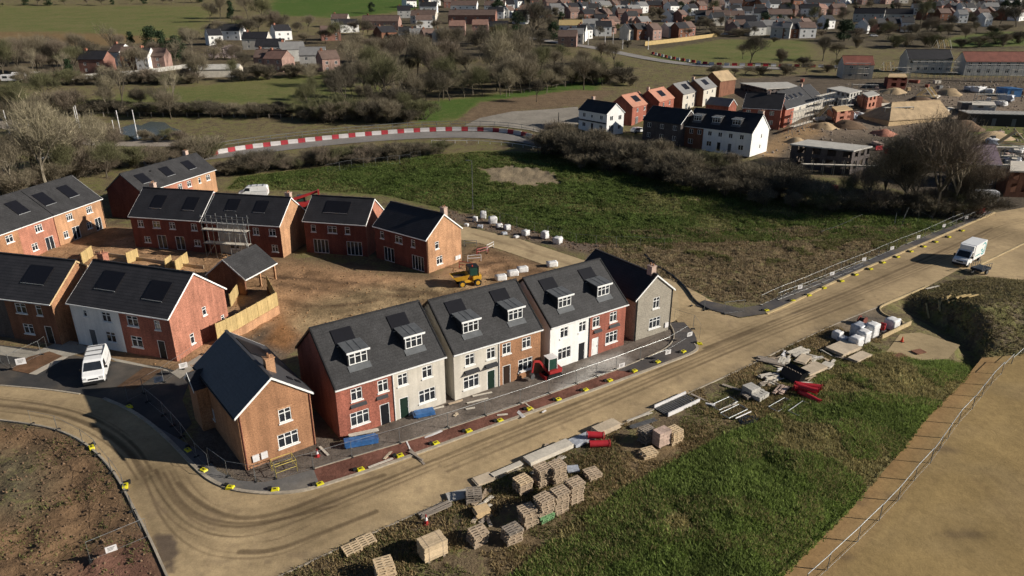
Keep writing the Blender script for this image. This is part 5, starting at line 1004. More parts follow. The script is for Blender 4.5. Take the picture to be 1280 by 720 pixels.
# red telehandler and white van half hidden behind the back row
p=G(377,251,1.5); th=empty('telehandler',(p.x,p.y,0),R(15),'red telehandler half hidden behind the back row roofs','telehandler')
b=MB(); b.bx(-2.2,-1.0,.7,2.0,1.0,1.5); b.build('chassis','redpaint',th,bevel=.08); b=MB(); b.bx(-.8,.0,1.5,.7,1.0,2.7); b.build('cab_glass','greenglass',th,bevel=.08)
b=MB(); b.bar((-2.2,-.4,2.0),(3.0,-.4,3.4),.4,.45); b.build('boom','redpaint',th); b=MB(); b.box((3.2,-.4,3.2),(.3,1.6,.9)); b.build('fork_carriage','redpaint',th); wheels(th,[(x,s*.95) for x in (-1.4,1.4) for s in (-1,1)],.6,.4)
van(318,246,R(190),'white panel van partly hidden behind the scaffolded house')
p=G(798,166); cr_=empty('parked_car',(p.x,p.y,p.z),R(25),'white car parked in front of the red house with an orange roof','car')
b=MB(); b.prism([(-2.1,-.88,.35),(2.1,-.88,.35),(2.15,-.88,.8),(1.2,-.88,.95),(.55,-.88,1.45),(-1.3,-.88,1.48),(-2.0,-.88,1.0),(-2.15,-.88,.8)],(0,1.76,0)); b.build('body','vanwhite',cr_,bevel=.1,fix=True)
b=MB(); b.add([(1.15,-.7,1.0),(1.15,.7,1.0),(.62,.62,1.42),(.62,-.62,1.42)],[(0,1,2,3)]); b.build('windscreen','glass',cr_)
for s in (-1,1):
    b=MB(); b.add([(.9,s*.9,1.0),(.5,s*.9,1.38),(-1.2,s*.9,1.4),(-1.7,s*.9,1.0)],[(0,1,2,3)]); b.build('side_window','glass',cr_)
wheels(cr_,[(x,s*.8) for x in (-1.3,1.35) for s in (-1,1)],.32,.2)
for i,(x,y,m) in enumerate(((262,178,'vanwhite'),(58,200,'vanwhite'),(86,196,'navy'),(1228,250,'vanwhite'),(1262,232,'black'))):
    pass
# small trailer by the haul road
p=G(1224,341); tr=empty('site_trailer',(p.x,p.y,p.z),head((1234,338),(1214,344)),'small dark trailer with mesh sides on the grass beside the box van','trailer')
b=MB(); b.bx(-1.3,-.8,.5,1.1,.8,.85); b.build('tray','navy',tr,bevel=.05)
b=MB()
for x in (-1.25,-.6,0,.6,1.05):
    for s in (-1,1): b.bar((x,s*.78,.85),(x,s*.78,1.5),.05)
for s in (-1,1): b.bar((-1.28,s*.78,1.5),(1.08,s*.78,1.5),.05)
b.build('side_rail','steel',tr); b=MB(); b.bar((1.1,0,.55),(2.2,0,.45),.1); b.build('drawbar','steel',tr); wheels(tr,[(-.1,.85),(-.1,-.85)],.35,.2)
# ================================================================== pallets and stores on the verge
def pallet_mesh(m,L=1.2,Wd=1.05):
    b=MB()
    for k in range(5): b.bx(-L/2,-Wd/2+k*(Wd-.125)/4,.172,L/2,-Wd/2+k*(Wd-.125)/4+.125,.2)
    for x in (-L/2+.06,0,L/2-.06): b.bx(x-.06,-Wd/2+.01,.145,x+.06,Wd/2-.01,.171)
    for x in (-L/2+.06,0,L/2-.06):
        for y in (-Wd/2+.07,0,Wd/2-.07): b.bx(x-.05,y-.05,.03,x+.05,y+.05,.1445)
    for y in (-Wd/2+.06,0,Wd/2-.06): b.bx(-L/2,y-.055,0,L/2,y+.055,.0295)
    o=b.build('wooden_pallet',m); me=o.data; bpy.data.objects.remove(o); return me
PM={m:pallet_mesh(m) for m in ('pallet','pallet_new','pallet_green','pallet_grey')}
rp=random.Random(3)
def gz(x,y): return float(ground_z(np.array([x]),np.array([y]))[0])
def stack(px,py,n,deg,m,where,green=0,topm=None,jit=.09,tilt=0):
    p=G(px,py); z0=gz(p.x,p.y)+.02
    n=max(1,round(n*.72)) if n>2 else n
    for i in range(n):
        mm='pallet_green' if i<green*.6 else (topm if topm and i==n-1 else m)
        o=bpy.data.objects.new('wooden_pallet',PM[mm]); COL.objects.link(o)
        o.location=(p.x+rp.uniform(-jit,jit),p.y+rp.uniform(-jit,jit),z0+i*.204); o.rotation_euler=(tilt,0,R(deg+rp.uniform(-3,3)*jit*20))
        col={'pallet_green':'green','pallet_grey':'weathered','pallet':'wooden','pallet_new':'fresh'}[mm]
        lab=('%s pallet lying %s'%(col,where)) if n==1 else ('%s pallet, %s %s'%(col,'topmost in the stack' if i==n-1 else ordw(i)+' up in the stack',where))
        tag(o,lab,'pallet','pallets stored on the verge')
stack(440,688,1,35,'pallet_new','flat nearest the camera beside the road kerb',jit=0); stack(458,678,1,35,'pallet_new','flat just behind the nearest one by the kerb',jit=0)
stack(482,722,8,22,'pallet_new','cut by the bottom edge of the photo')
stack(597,676,7,35,'pallet','by the shaded gap left of the leaning stack',tilt=.05); stack(640,676,8,30,'pallet','leaning at the front of the group',tilt=-.07,topm='pallet_grey')
stack(660,655,10,33,'pallet','with the pale top, front right of the group')
stack(679,648,12,33,'pallet','standing on green pallets',green=4); stack(698,638,13,33,'pallet','fourth along the front of the group'); stack(717,626,13,33,'pallet','rightmost in the front of the group')
stack(654,614,8,33,'pallet','at the back left of the group',topm='pallet_new'); stack(678,604,11,33,'pallet','at the back middle of the group'); stack(696,602,11,33,'pallet','at the back right of the group')
stack(592,626,6,10,'pallet_grey','standing dark and alone by the road edge'); stack(741,596,4,30,'pallet','alone right of the grey slab')
stack(808,552,9,33,'pallet_grey','left of the pink blocks'); stack(842,552,8,33,'pallet_new','right of the pink blocks'); stack(810,570,2,25,'pallet_new','lying askew before the pink blocks',jit=.12); stack(935,497,3,20,'pallet_grey','under white blocks on the upper verge')
# strapped pack of timber battens (near the bottom)
def pack(name,label,cat,px,py,deg,nx_,ny_,nz_,dx,dy,dz,m,gap=.012,jit=.0,strap=None):
    p=G(px,py); z0=gz(p.x,p.y)+.02; r=empty(name,(p.x,p.y,z0),R(deg),label,cat); b=MB()
    for k in range(nz_):
        for j in range(ny_):
            for i in range(nx_):
                b.box(((i-(nx_-1)/2)*(dx+gap)+rp.uniform(-jit,jit),(j-(ny_-1)/2)*(dy+gap)+rp.uniform(-jit,jit)*.3,.12+(k+.5)*(dz+gap)),(dx,dy,dz),rp.uniform(-jit,jit)*.1)
    b.build('pack',m,r); b=MB(); Lx=nx_*(dx+gap); Ly=ny_*(dy+gap)
    for x in (-Lx*.35,Lx*.35): b.bx(x-.05,-Ly/2,0,x+.05,Ly/2,.115)
    b.build('bearer','pallet_grey',r)
    if strap:
        b=MB(); H_=.12+nz_*(dz+gap)
        for x in (-Lx*.3,Lx*.3): b.bx(x-.02,-Ly/2-.006,.0,x+.02,-Ly/2-.002,H_); b.bx(x-.02,-Ly/2,H_+.002,x+.02,Ly/2,H_+.006)
        b.build('strap',strap,r)
    return r
pack('timber_pack','new pale timber pack strapped with boards, left of the leaning pallets','timber pack',541,694,33,1,10,11,1.75,.11,.1,'pallet_new',jit=.03,strap='pallet')
pack('block_pack','pack of pinkish concrete blocks between two pallet stacks','block pack',826,557,33,3,2,8,.44,.44,.16,'block',jit=.01)
pack('block_pack','small pack of pale blocks on the upper verge','block pack',938,493,30,3,3,4,.4,.4,.18,'concrete',jit=.02); pack('block_pack','low tumbled pack of pale blocks beside the metal frames','block pack',950,498,40,4,3,2,.4,.3,.2,'concrete',jit=.09)
def boards(name,label,cat,px,py,deg,L,Wd,n,m,th=.04,jit=.1,lift=.1,split=1,tilt=0):
    p=G(px,py); z0=gz(p.x,p.y)+.03; r=empty(name,(p.x,p.y,z0),R(deg),label,cat); r.rotation_euler.x=tilt
    b=MB(); b.bx(-L*.3-.05,-Wd/2,0,-L*.3+.05,Wd/2,lift-.005); b.bx(L*.3-.05,-Wd/2,0,L*.3+.05,Wd/2,lift-.005); b.build('bearer','pallet_grey',r)
    b=MB()
    for k in range(n):
        for s_ in range(split):
            w=Wd/split; b.box((rp.uniform(-jit,jit),(s_-(split-1)/2)*w+rp.uniform(-jit,jit)*.2,lift+(k+.5)*(th+.004)),(L*rp.uniform(1-jit*.5,1),w*.97,th),rp.uniform(-1,1)*jit*.12)
    b.build('sheet' if split==1 else 'board',m,r); return r
boards('board_stack','long pale board stack lying along the kerb behind the pallets','board stack',686,570,35.5,4.7,1.1,6,'plypale',th=.06,jit=.05)
boards('board_stack','narrow white board lying left of the long board stack','board stack',634,590,35.5,3.0,.55,3,'plypale',th=.05,jit=.05)
boards('board_stack','grey sheet stack beside the red barrier pieces','board stack',727,553,35.5,2.2,1.1,5,'bag_grey',th=.06,jit=.05)
boards('board_stack','plywood sheets with ragged ends by the road, right of the red pieces','board stack',757,539,35.5,2.6,1.15,8,'ply',th=.05,jit=.2)
boards('board_stack','weathered planks lying by the cone at the road edge','board stack',545,640,35,2.7,.7,2,'pallet_grey',th=.05,jit=.25,split=4)
boards('sheet_pile','grey sheets lying in the shade at the road edge','sheet pile',572,622,20,2.0,1.1,2,'concrete',jit=.25); boards('sheet_pile','brown torn card sheet beside the dark pallet stack','sheet pile',605,601,30,1.6,1.1,2,'ply',jit=.3)
boards('slab','single grey slab lying right of the pallet group','slab',716,589,8,1.0,.9,1,'bag_grey',th=.08,jit=0)
boards('timber_crate','low yellowish crate in the shade before the pallet group','crate',602,645,25,1.1,.9,4,'timber',th=.12,jit=.06)
boards('metal_grating','grey metal grating lying on the verge before the steel trough','grating',804,531,28,2.9,.5,1,'steel',th=.05,split=5,jit=.1); boards('planks','two pale planks on the verge beside the trough','planks',800,523,30,3.0,.25,1,'plypale',th=.06,split=2,jit=.2)
p=G(846,507); st=empty('steel_trough',(p.x,p.y,gz(p.x,p.y)),R(36),'dark steel trough with bright white edges beside the road','trough')
b=MB(); b.bx(-2.2,-.8,.05,2.2,.8,.12); b.build('base','steel',st); 
b=MB(); b.bx(-2.2,.8,.0,2.2,.9,.4); b.build('rail','white_pl',st); b=MB(); b.bx(-2.2,-.92,.0,2.2,-.8,.4); b.build('rail','white_pl',st)
b=MB()
for k in range(7): b.bx(-2.1,-.75+k*.22,.125,2.1,-.7+k*.22,.17)
b.build('rib','black',st)
# ply sheets and the junk heap on the upper verge
boards('ply_stack','wide stack of ply sheets with ragged ends below the white bags','ply stack',1053,439,33,3.6,2.2,7,'ply',th=.05,jit=.22); boards('ply_stack','smaller ply stack nearest the sand patch','ply stack',1074,449,35,2.8,1.2,5,'ply',th=.05,jit=.2)
boards('ply_stack','ply sheets beside the dark sheet pile','ply stack',1015,464,33,3.2,1.5,5,'ply',th=.05,jit=.28); boards('ply_stack','off-cuts of ply above the dark sheet pile','ply stack',1003,452,50,2.2,1.1,4,'ply',th=.05,jit=.3); boards('ply_stack','short ply off-cuts at the right of the dark sheet pile','ply stack',1034,459,45,1.3,1.0,3,'plypale',th=.05,jit=.3)
boards('pallet_boards','broken pale pallet boards by the road on the upper verge','boards',998,442,33,2.6,1.2,2,'plypale',th=.06,split=5,jit=.3); boards('pallet_boards','broken boards left of the ply off-cuts','boards',980,452,60,1.8,1.0,2,'plypale',th=.06,split=4,jit=.4)
boards('timber_lengths','loose timber lengths beside the road, leftmost of the junk','timber',965,453,150,3.2,1.2,1,'pallet_grey',th=.08,split=5,jit=.3); boards('timber_offcuts','white off-cuts heaped left of the dark sheets','off-cuts',962,473,20,1.6,1.0,3,'plypale',th=.08,split=3,jit=.5)
boards('timber_offcuts','reddish rubble and off-cuts at the foot of the dark sheets','off-cuts',975,490,50,1.6,.9,3,'block',th=.08,split=3,jit=.5)
p=G(990,474); dk=empty('sheet_pile',(p.x,p.y,gz(p.x,p.y)),R(30),'dark leaning sheet pile in the middle of the junk','sheet pile')
b=MB()
for k in range(6): b.box((k*.16-.3,0,.55+.02*k),(.06,2.3,1.25),ry=.5+.03*k)
b.build('sheet','black',dk); b=MB()
for k in range(7): b.bar((.9,-1.0+k*.32,.05),(-.3,-1.0+k*.33,1.25),.05)
b.build('lath','pallet_grey',dk); b=MB(); b.box((1.3,.3,.25),(1.6,1.8,.4),rz=.1); b.build('tarpaulin','navy',dk,bevel=.12)
def pipes(name,label,px,py,deg,n,L,r0,m,cat='pipe',bar=True):
    p=G(px,py); r=empty(name,(p.x,p.y,gz(p.x,p.y)),R(deg),label,cat)
    for k in range(n):
        b=MB(); y=(k-(n-1)/2)*(r0*2.2); a=rp.uniform(-.5,.5); x=rp.uniform(-.5,.5); L_=L; L=L_*rp.uniform(.6,1.05); q=r0+(k%2)*.12; N=14
        A=Vector((x-L/2,y-a,q+(k==1)*.35));B_=Vector((x+L/2,y+a,q+.02+(k==1)*.3)); b.tube(A,B_,r0,n=N,cap=False); b.tube(A,B_,r0*.86,n=N,cap=False)
        for e,d in ((A,-.08),(B_,.08)): b.tube(e,e+Vector((d,0,0)),r0*1.16,n=N,cap=False)
        b.build('pipe',m,r,smooth=True); L=L_
    return r
def barrier(px,py,deg,m,label,group,s=1.,tilt=0,z=None,par=None,L=2.0):
    p=G(px,py); r=empty('road_barrier',(p.x,p.y,p.z if z is None else z),R(deg),label,'barrier',group); r.rotation_euler.x=tilt
    me=BARM.get((m,L))
    if me is None:
        b=MB(); h=.95; P=[(-.25,0),(.25,0),(.25,.16),(.1,.34),(.09,h),(-.09,h),(-.1,.34),(-.25,.16)]
        b.prism([(-L/2+.02,y,z_) for y,z_ in P],(L-.04,0,0)); b.bx(-L/2+.3,-.11,.5,-L/2+.7,.11,.62); b.bx(L/2-.7,-.11,.5,L/2-.3,.11,.62)
        o=b.build('body',m,r,bevel=.03,fix=True); BARM[(m,L)]=o.data
        return r
    o=bpy.data.objects.new('body',me); link(o,r); return r
BARM={}
# red plastic pieces
pr=pipes('plastic_pipes','heap of red plastic pipes at the foot of the junk pile',1010,494,-42,4,2.6,.28,'red'); 
pipes('plastic_pipes','pair of red plastic pipe ends beside the ply sheets',752,556,5,2,1.6,.3,'red')
for nm,(x,y),dg,lb in (('steel_hurdle',(905,506),27,'galvanised fence frame lying left of the white blocks'),('steel_hurdle',(917,516),27,'second galvanised fence frame, lying nearer the bank'),('steel_hurdle',(976,508),30,'long galvanised frame lying left of the red pipes'),('steel_hurdle',(1000,514),33,'short galvanised frame lying before the red pipes')):
    p=G(x,y); r=empty(nm,(p.x,p.y,gz(p.x,p.y)+.12),R(dg+8),lb,'metal frame'); b=MB(); L=2.7
    for a,c in (((-L/2,-.5,.0),(L/2,-.5,.0)),((-L/2,.5,.05),(L/2,.5,.05)),((-L/2,-.5,0),(-L/2,.5,.05)),((L/2,-.5,0),(L/2,.5,.05))): b.tube(a,c,.045,n=6)
    b.build('tube_frame','metal',r); b=MB()
    for k in range(9): b.bar((-L/2+L*k/9,-.5,.0),(-L/2+L*k/9,.5,.05),.012)
    b.build('mesh_infill','steel',r)
p=G(935,526); r=empty('mesh_heap',(p.x,p.y,gz(p.x,p.y)),R(30),'flat heap of dark netting with a white tube on the verge','netting'); b=MB()
for k in range(26): a=k*.24; q=1.2*math.sqrt((k+1)/26); b.bar((math.cos(a*3)*q,math.sin(a*3)*q*.6,.05+.1*(1-q/1.3)),(math.cos(a*3+1.2)*q,math.sin(a*3+1.2)*q*.6,.08+.1*(1-q/1.3)),.05)
b.build('netting','navy',r); b=MB(); b.tube((-1.0,.6,.2),(1.1,.7,.22),.06,n=6); b.build('tube','white_pl',r)
# bags of the lay-by
def bag(px,py,deg,w,d,h,m,label,cat,group=None,name='bulk_bag',lump=.12):
    p=G(px,py); r=empty(name,(p.x,p.y,gz(p.x,p.y)),R(deg),label,cat,group); bm=bmesh.new(); bmesh.ops.create_cube(bm,size=1)
    bmesh.ops.subdivide_edges(bm,edges=bm.edges,cuts=4,use_grid_fill=True); rr=np.random.RandomState(int(px*7+py))
    for v in bm.verts:
        n=v.co.normalized(); c=v.co.copy(); v.co=c*.86+n*.5*.2; v.co+=Vector(rr.normal(0,lump*.18,3)); v.co=Vector((v.co.x*w,v.co.y*d,max(0,(v.co.z+.48))*h))
    me=bpy.data.meshes.new('sack'); bm.to_mesh(me); bm.free(); me.materials.append(M[m]); me.polygons.foreach_set('use_smooth',[True]*len(me.polygons)); o=bpy.data.objects.new('sack',me); link(o,r)
    b=MB()
    for sx in (-1,1): b.bar((sx*w*.3,-d*.3,h*.97),(sx*w*.3,d*.3,h*.97),.06,.05); b.bar((sx*w*.4,-d*.49,h*.2),(sx*w*.4,-d*.49,h*.9),.05,.02)
    b.build('lifting_loop','bag' if m!='bag' else 'bag_grey',r); return r
BG='bulk packs in the lay-by'
for x,y,w,d,h,m,l in ((1046,423,.9,.9,.9,'bag','white bulk bag standing left of the wrapped packs'),(1053,427,1.1,.9,.55,'bag_grey','slumped grey plastic bag lying between the white bags'),(1072,420,1.6,1.2,1.5,'bag_grey','grey wrapped pack at the back of the lay-by'),(1069,432,1.3,1.1,1.1,'bag','white wrapped pack at the front left of the lay-by'),(1078,427,1.2,1.1,1.35,'bag','white wrapped pack in the middle of the lay-by'),(1088,421,1.3,1.1,1.7,'bag','tallest white wrapped pack of the lay-by'),(1114,410,1.4,1.2,1.2,'bag','white wrapped pack standing right of the red machine')):
    bag(x,y,33,w,d,h,m,l,'bag',BG,lump=.08 if 'pack' in l else .2)
p=G(1102,414); r=empty('plate_compactor',(p.x,p.y,gz(p.x,p.y)),R(50),'red plate compactor between the white packs','compactor'); b=MB(); b.bx(-.5,-.4,.0,.5,.4,.12); b.build('plate','steel',r); b=MB(); b.box((0,0,.5),(.7,.6,.55)); b.tube((.2,.3,.8),(.2,-.3,.8),.2,n=10); b.build('engine','redpaint',r,bevel=.06); b=MB(); b.bar((-.3,-.25,.6),(-1.0,-.25,1.1),.05); b.bar((-.3,.25,.6),(-1.0,.25,1.1),.05); b.bar((-1.0,-.25,1.1),(-1.0,.25,1.1),.05); b.build('handle','black',r)
p=G(1077,405); r=empty('cable_drum',(p.x,p.y,gz(p.x,p.y)),R(35),'dark red drum standing at the road side of the lay-by','drum'); b=MB()
for s in (-.35,.35): b.tube((0,s-.04,.5),(0,s+.04,.5),.5,n=16)
b.build('flange','brick_maroon',r); b=MB(); b.tube((0,-.31,.5),(0,.31,.5),.28,n=12); b.build('hub','black',r)
# yellow timbers on the spoil heap
p=G(1190,371,1.9); r=empty('yellow_timbers',(p.x,p.y,0),0,'yellow timber lengths scattered on the spoil heap','timber')
for k in range(9):
    x=-2.0+k*.5+rp.uniform(-.15,.15); y=rp.uniform(-.6,.6)-.1*k+.5; a=R(60+rp.uniform(-25,25) if k<6 else 25); ca,sa=math.cos(a)*.9,math.sin(a)*.9
    b=MB(); za=gz(p.x+x-ca,p.y+y-sa)+.3; zb=gz(p.x+x+ca,p.y+y+sa)+.3; b.bar((x-ca,y-sa,za),(x+ca,y+sa,zb),.17,.12); b.build('length','fence',r)
for i,(x,y,l) in enumerate(((1124,447,'flat dark slab lying on the sand patch, left one'),(1148,441,'flat dark slab lying on the sand patch, right one'))):
    boards('timber_mat',l,'slab',x,y,20,1.3,.9,1,'brick_brown',th=.1,jit=0,lift=.06)
p=G(1127,428); bc=empty('site_cone',(p.x,p.y,p.z),0,'small orange cone by the lay-by wall','cone'); b=MB(); b.tube((0,0,.05),(0,0,.7),.18,.03,12); b.build('cone','orange',bc); b=MB(); b.bx(-.22,-.22,0,.22,.22,.05); b.build('base','black',bc)
boards('plank','pale plank lying at the road edge above the spoil heap','plank',1165,362,25,2.6,.25,1,'plypale',th=.06,jit=0)
wallrun('retaining_board','dusty retaining board holding the edge of the lay-by',[(1102,424),(1120,415),(1138,406)],.5,'kerb_board','board',.12)
# traffic cones
def cone(px,py,label,h=.75,lean=0):
    p=G(px,py); r=empty('traffic_cone',(p.x,p.y,p.z),0,label,'traffic cone','traffic cones'); r.rotation_euler.x=lean
    b=MB(); b.tube((0,0,.04),(0,0,h),.17,.035,14); c=b.build('cone','redpaint',r); b=MB(); b.tube((0,0,h*.42),(0,0,h*.74),.118,.073,14,cap=False); b.build('reflective_band','white_pl',c); b=MB(); b.bx(-.21,-.21,0,.21,.21,.045); b.build('base','redpaint',r)
cone(533,656,'red and white traffic cone beside the weathered planks',.9); cone(397,571,'red traffic cone by the brick corner house',.75)
# blue wrapped packs on the plots
boards('wrapped_boards','long blue wrapped boards lying in front of the red house front','board pack',452,556,18,2.9,.9,4,'blue',th=.12,jit=.12); boards('board_stack','pale boards on top of the blue wrapped pack','board pack',456,548,22,2.6,.4,2,'plypale',th=.05,jit=.12,lift=.55)
boards('wrapped_boards','short blue wrapped pack before the cream house front','board pack',530,520,22,1.9,.9,3,'blue',th=.12,jit=.12)
for i,(x,y,dg,L) in enumerate(((545,512,28,1.6),(597,502,25,2.2),(603,494,22,2.0),(476,580,35,2.2),(405,565,-50,1.6),(588,512,20,.9),(628,520,10,1.0))):
    boards('plank',('pale plank lying on the plot before the cream house','longer of two planks before the second terrace pair','shorter plank nearer the second terrace pair','scaffold tube pair lying across the red footpath base','plank leaning by the corner house cone','short board before the second terrace pair','single pale slab on the red footpath base')[i],'plank',x,y,dg,L,.22,1,'plypale',th=.05,jit=0,lift=.05,split=2 if i==3 else 1)
# yellow hoop guard by the corner house
p=G(356,590); r=empty('pedestrian_guard',(p.x,p.y,.03),R(35),'yellow tubular guard frame around the hole by the corner house','guard frame'); b=MB()
def loop(L,h,x0,y0,ax):
    P=[(0,0,0),(0,0,h),(L,0,h),(L,0,0)]; P=[(x0+q[0],y0,q[2]) if ax=='x' else (x0,y0+q[0],q[2]) for q in P]
    for a,c in zip(P,P[1:]): b.tube(a,c,.026,n=6)
    a=[(q[0],q[1],h*.45) for q in (P[0],P[3])]; b.tube(a[0],a[1],.022,n=6)
loop(1.7,1.1,-.85,-.6,'x');loop(1.7,1.1,-.85,.6,'x');loop(1.2,1.1,-.85,-.6,'y');loop(1.2,1.1,.85,-.6,'y'); b.build('tube_frame','paleyellow',r)
# row of white bags and blocks along the side road
WB=[(594,277,.8,.9),(583,283,.7,.5),(600,285,1.0,.5),(604,273,1.0,1.3),(616,279,1.3,1.2),(624,284,1.0,.6),(634,287,1.0,.8),(657,294,1.1,.9),(681,298,1.1,1.2),(697,304,1.4,1.0),(630,293,.9,.4),(645,297,.8,.3)]
for i,(x,y,w,h) in enumerate(sorted(WB)): bag(x,y,-15+i*7,w,w*.85,h,'bag' if i not in(2,6) else 'bag_grey','white building bag, %s from the left along the side road'%ordw(i),'bag','bags along the side road',lump=.2)
for i,(x,y) in enumerate(((626,350),(641,344),(653,339),(690,333))): bag(x,y,20,1.5,.9,.75,'bag','white wrapped pack, %s from the left on the soil behind the terrace'%ordw(i),'bag','packs behind the terrace',lump=.06)
# white and red guard frames by the detached house
for i,(x,y,dg,m,l) in enumerate(((593,327,10,'white_pl','white barrier frame nearest the detached house gable'),(613,312,60,'white_pl','white barrier frame standing by the side road'),(582,336,-20,'redpaint','red barrier frame by the detached house wall'),(603,318,35,'redpaint','red barrier frame between the two white ones'),(588,308,0,'metal','grey barrier frame behind the detached house'))):
    p=G(x,y); r=empty('barrier_frame',(p.x,p.y,p.z),R(dg),l,'barrier','barrier frames by the detached house'); b=MB(); L=2.
    for a,c in (((-L/2,0,.0),(-L/2,0,1.0)),((L/2,0,0),(L/2,0,1.0)),((-L/2,0,1.0),(L/2,0,1.0)),((-L/2,0,.55),(L/2,0,.55))): b.tube(a,c,.045,n=6)
    b.build('tube_frame',m,r); b=MB()
    for s in (-1,1): b.bar((s*L*.4,-.25,.03),(s*L*.4,.25,.03),.06)
    b.build('foot','black',r)

# loose off-cuts and waste about the junk pile and the pallets
OC=[]
for (cx,cy,rx,ry,n) in ((985,462,34,22,26),(1030,452,34,9,10),(610,640,26,18,7),(700,575,40,14,7),(480,560,60,16,5),(620,512,60,10,6),(905,500,30,16,6)):
    for k in range(n): OC.append((cx+rp.uniform(-rx,rx),cy+rp.uniform(-ry,ry)))
for i,(x,y) in enumerate(sorted(OC)):
    p=G(x,y); L=rp.choice([.6,.9,1.3,1.9,2.4]); o=MB(); o.box((0,0,.06),(L,rp.uniform(.1,.4),.05)); 
    if rp.random()<.5: o.box((rp.uniform(-.2,.2),.06,.115),(L*.7,.14,.05),rz=rp.uniform(-.4,.4))
    q=o.build('timber_offcut',rp.choice(['plypale','pallet','pallet_grey','ply','white_pl'])); q.location=(p.x,p.y,gz(p.x,p.y)+.03); q.rotation_euler=(rp.uniform(-.1,.1),rp.uniform(-.12,.12),R(rp.choice([30,35,60,120,150])+rp.uniform(-15,15)))
    tag(q,'timber off-cut lying loose, %s of the off-cuts from the left'%ordw(i),'off-cut','timber off-cuts lying about')

# machines, parked cars and stores on the far site
car0=cr_; tel0=th
van0=[o for o in bpy.data.objects if o.name.startswith('panel_van') and o.parent is None][0]
def clone(o,px,py,deg,label,group=None):
    p=G(px,py); r=copy_tree(o); r.location=p; r.rotation_euler=(0,0,R(deg)); r['label']=label
    if group: r['group']=group
clone(van0,1225,252,170,'white van parked at the site entrance')
for i,(x,y,d) in enumerate(((60,200,20),(92,196,30),(1262,236,80),(1040,128,40),(905,44,10),(935,44,15),(1092,46,0))): clone(car0,x,y,d,'small parked car, %s from left of the scattered parked cars'%ordw(sorted([60,92,1262,1040,905,935,1092]).index(x)),'parked cars beyond the meadow')
PK=[]
for k in range(77):
    x=rp.uniform(1000,1285); y=rp.uniform(100,245)
    if 1095<x<1195 and 118<y<156: continue
    if y>200 and x<1180: continue
    if y>150 and x<1095 and y<200 and x>980: continue
    PK.append((x,y))
for i,(x,y) in enumerate(sorted(PK)):
    p=G(x,y); m=rp.choice(['block','brick_brown','plypale','concrete','white_pl','timber','brick_red','steel','bag_grey']); b=MB(); nx_=rp.randint(1,3)
    for k in range(nx_): b.box((k*1.25,rp.uniform(-.2,.2),.5),(1.15,1.1,rp.uniform(.6,1.2)),rp.uniform(-.1,.1))
    q=b.build('material_stack',m); q.location=p; q.rotation_euler=(0,0,rp.uniform(0,3)); tag(q,'stack of building material, %s from left on the far site'%ordw(i),'material stack','material stacks on the far site')
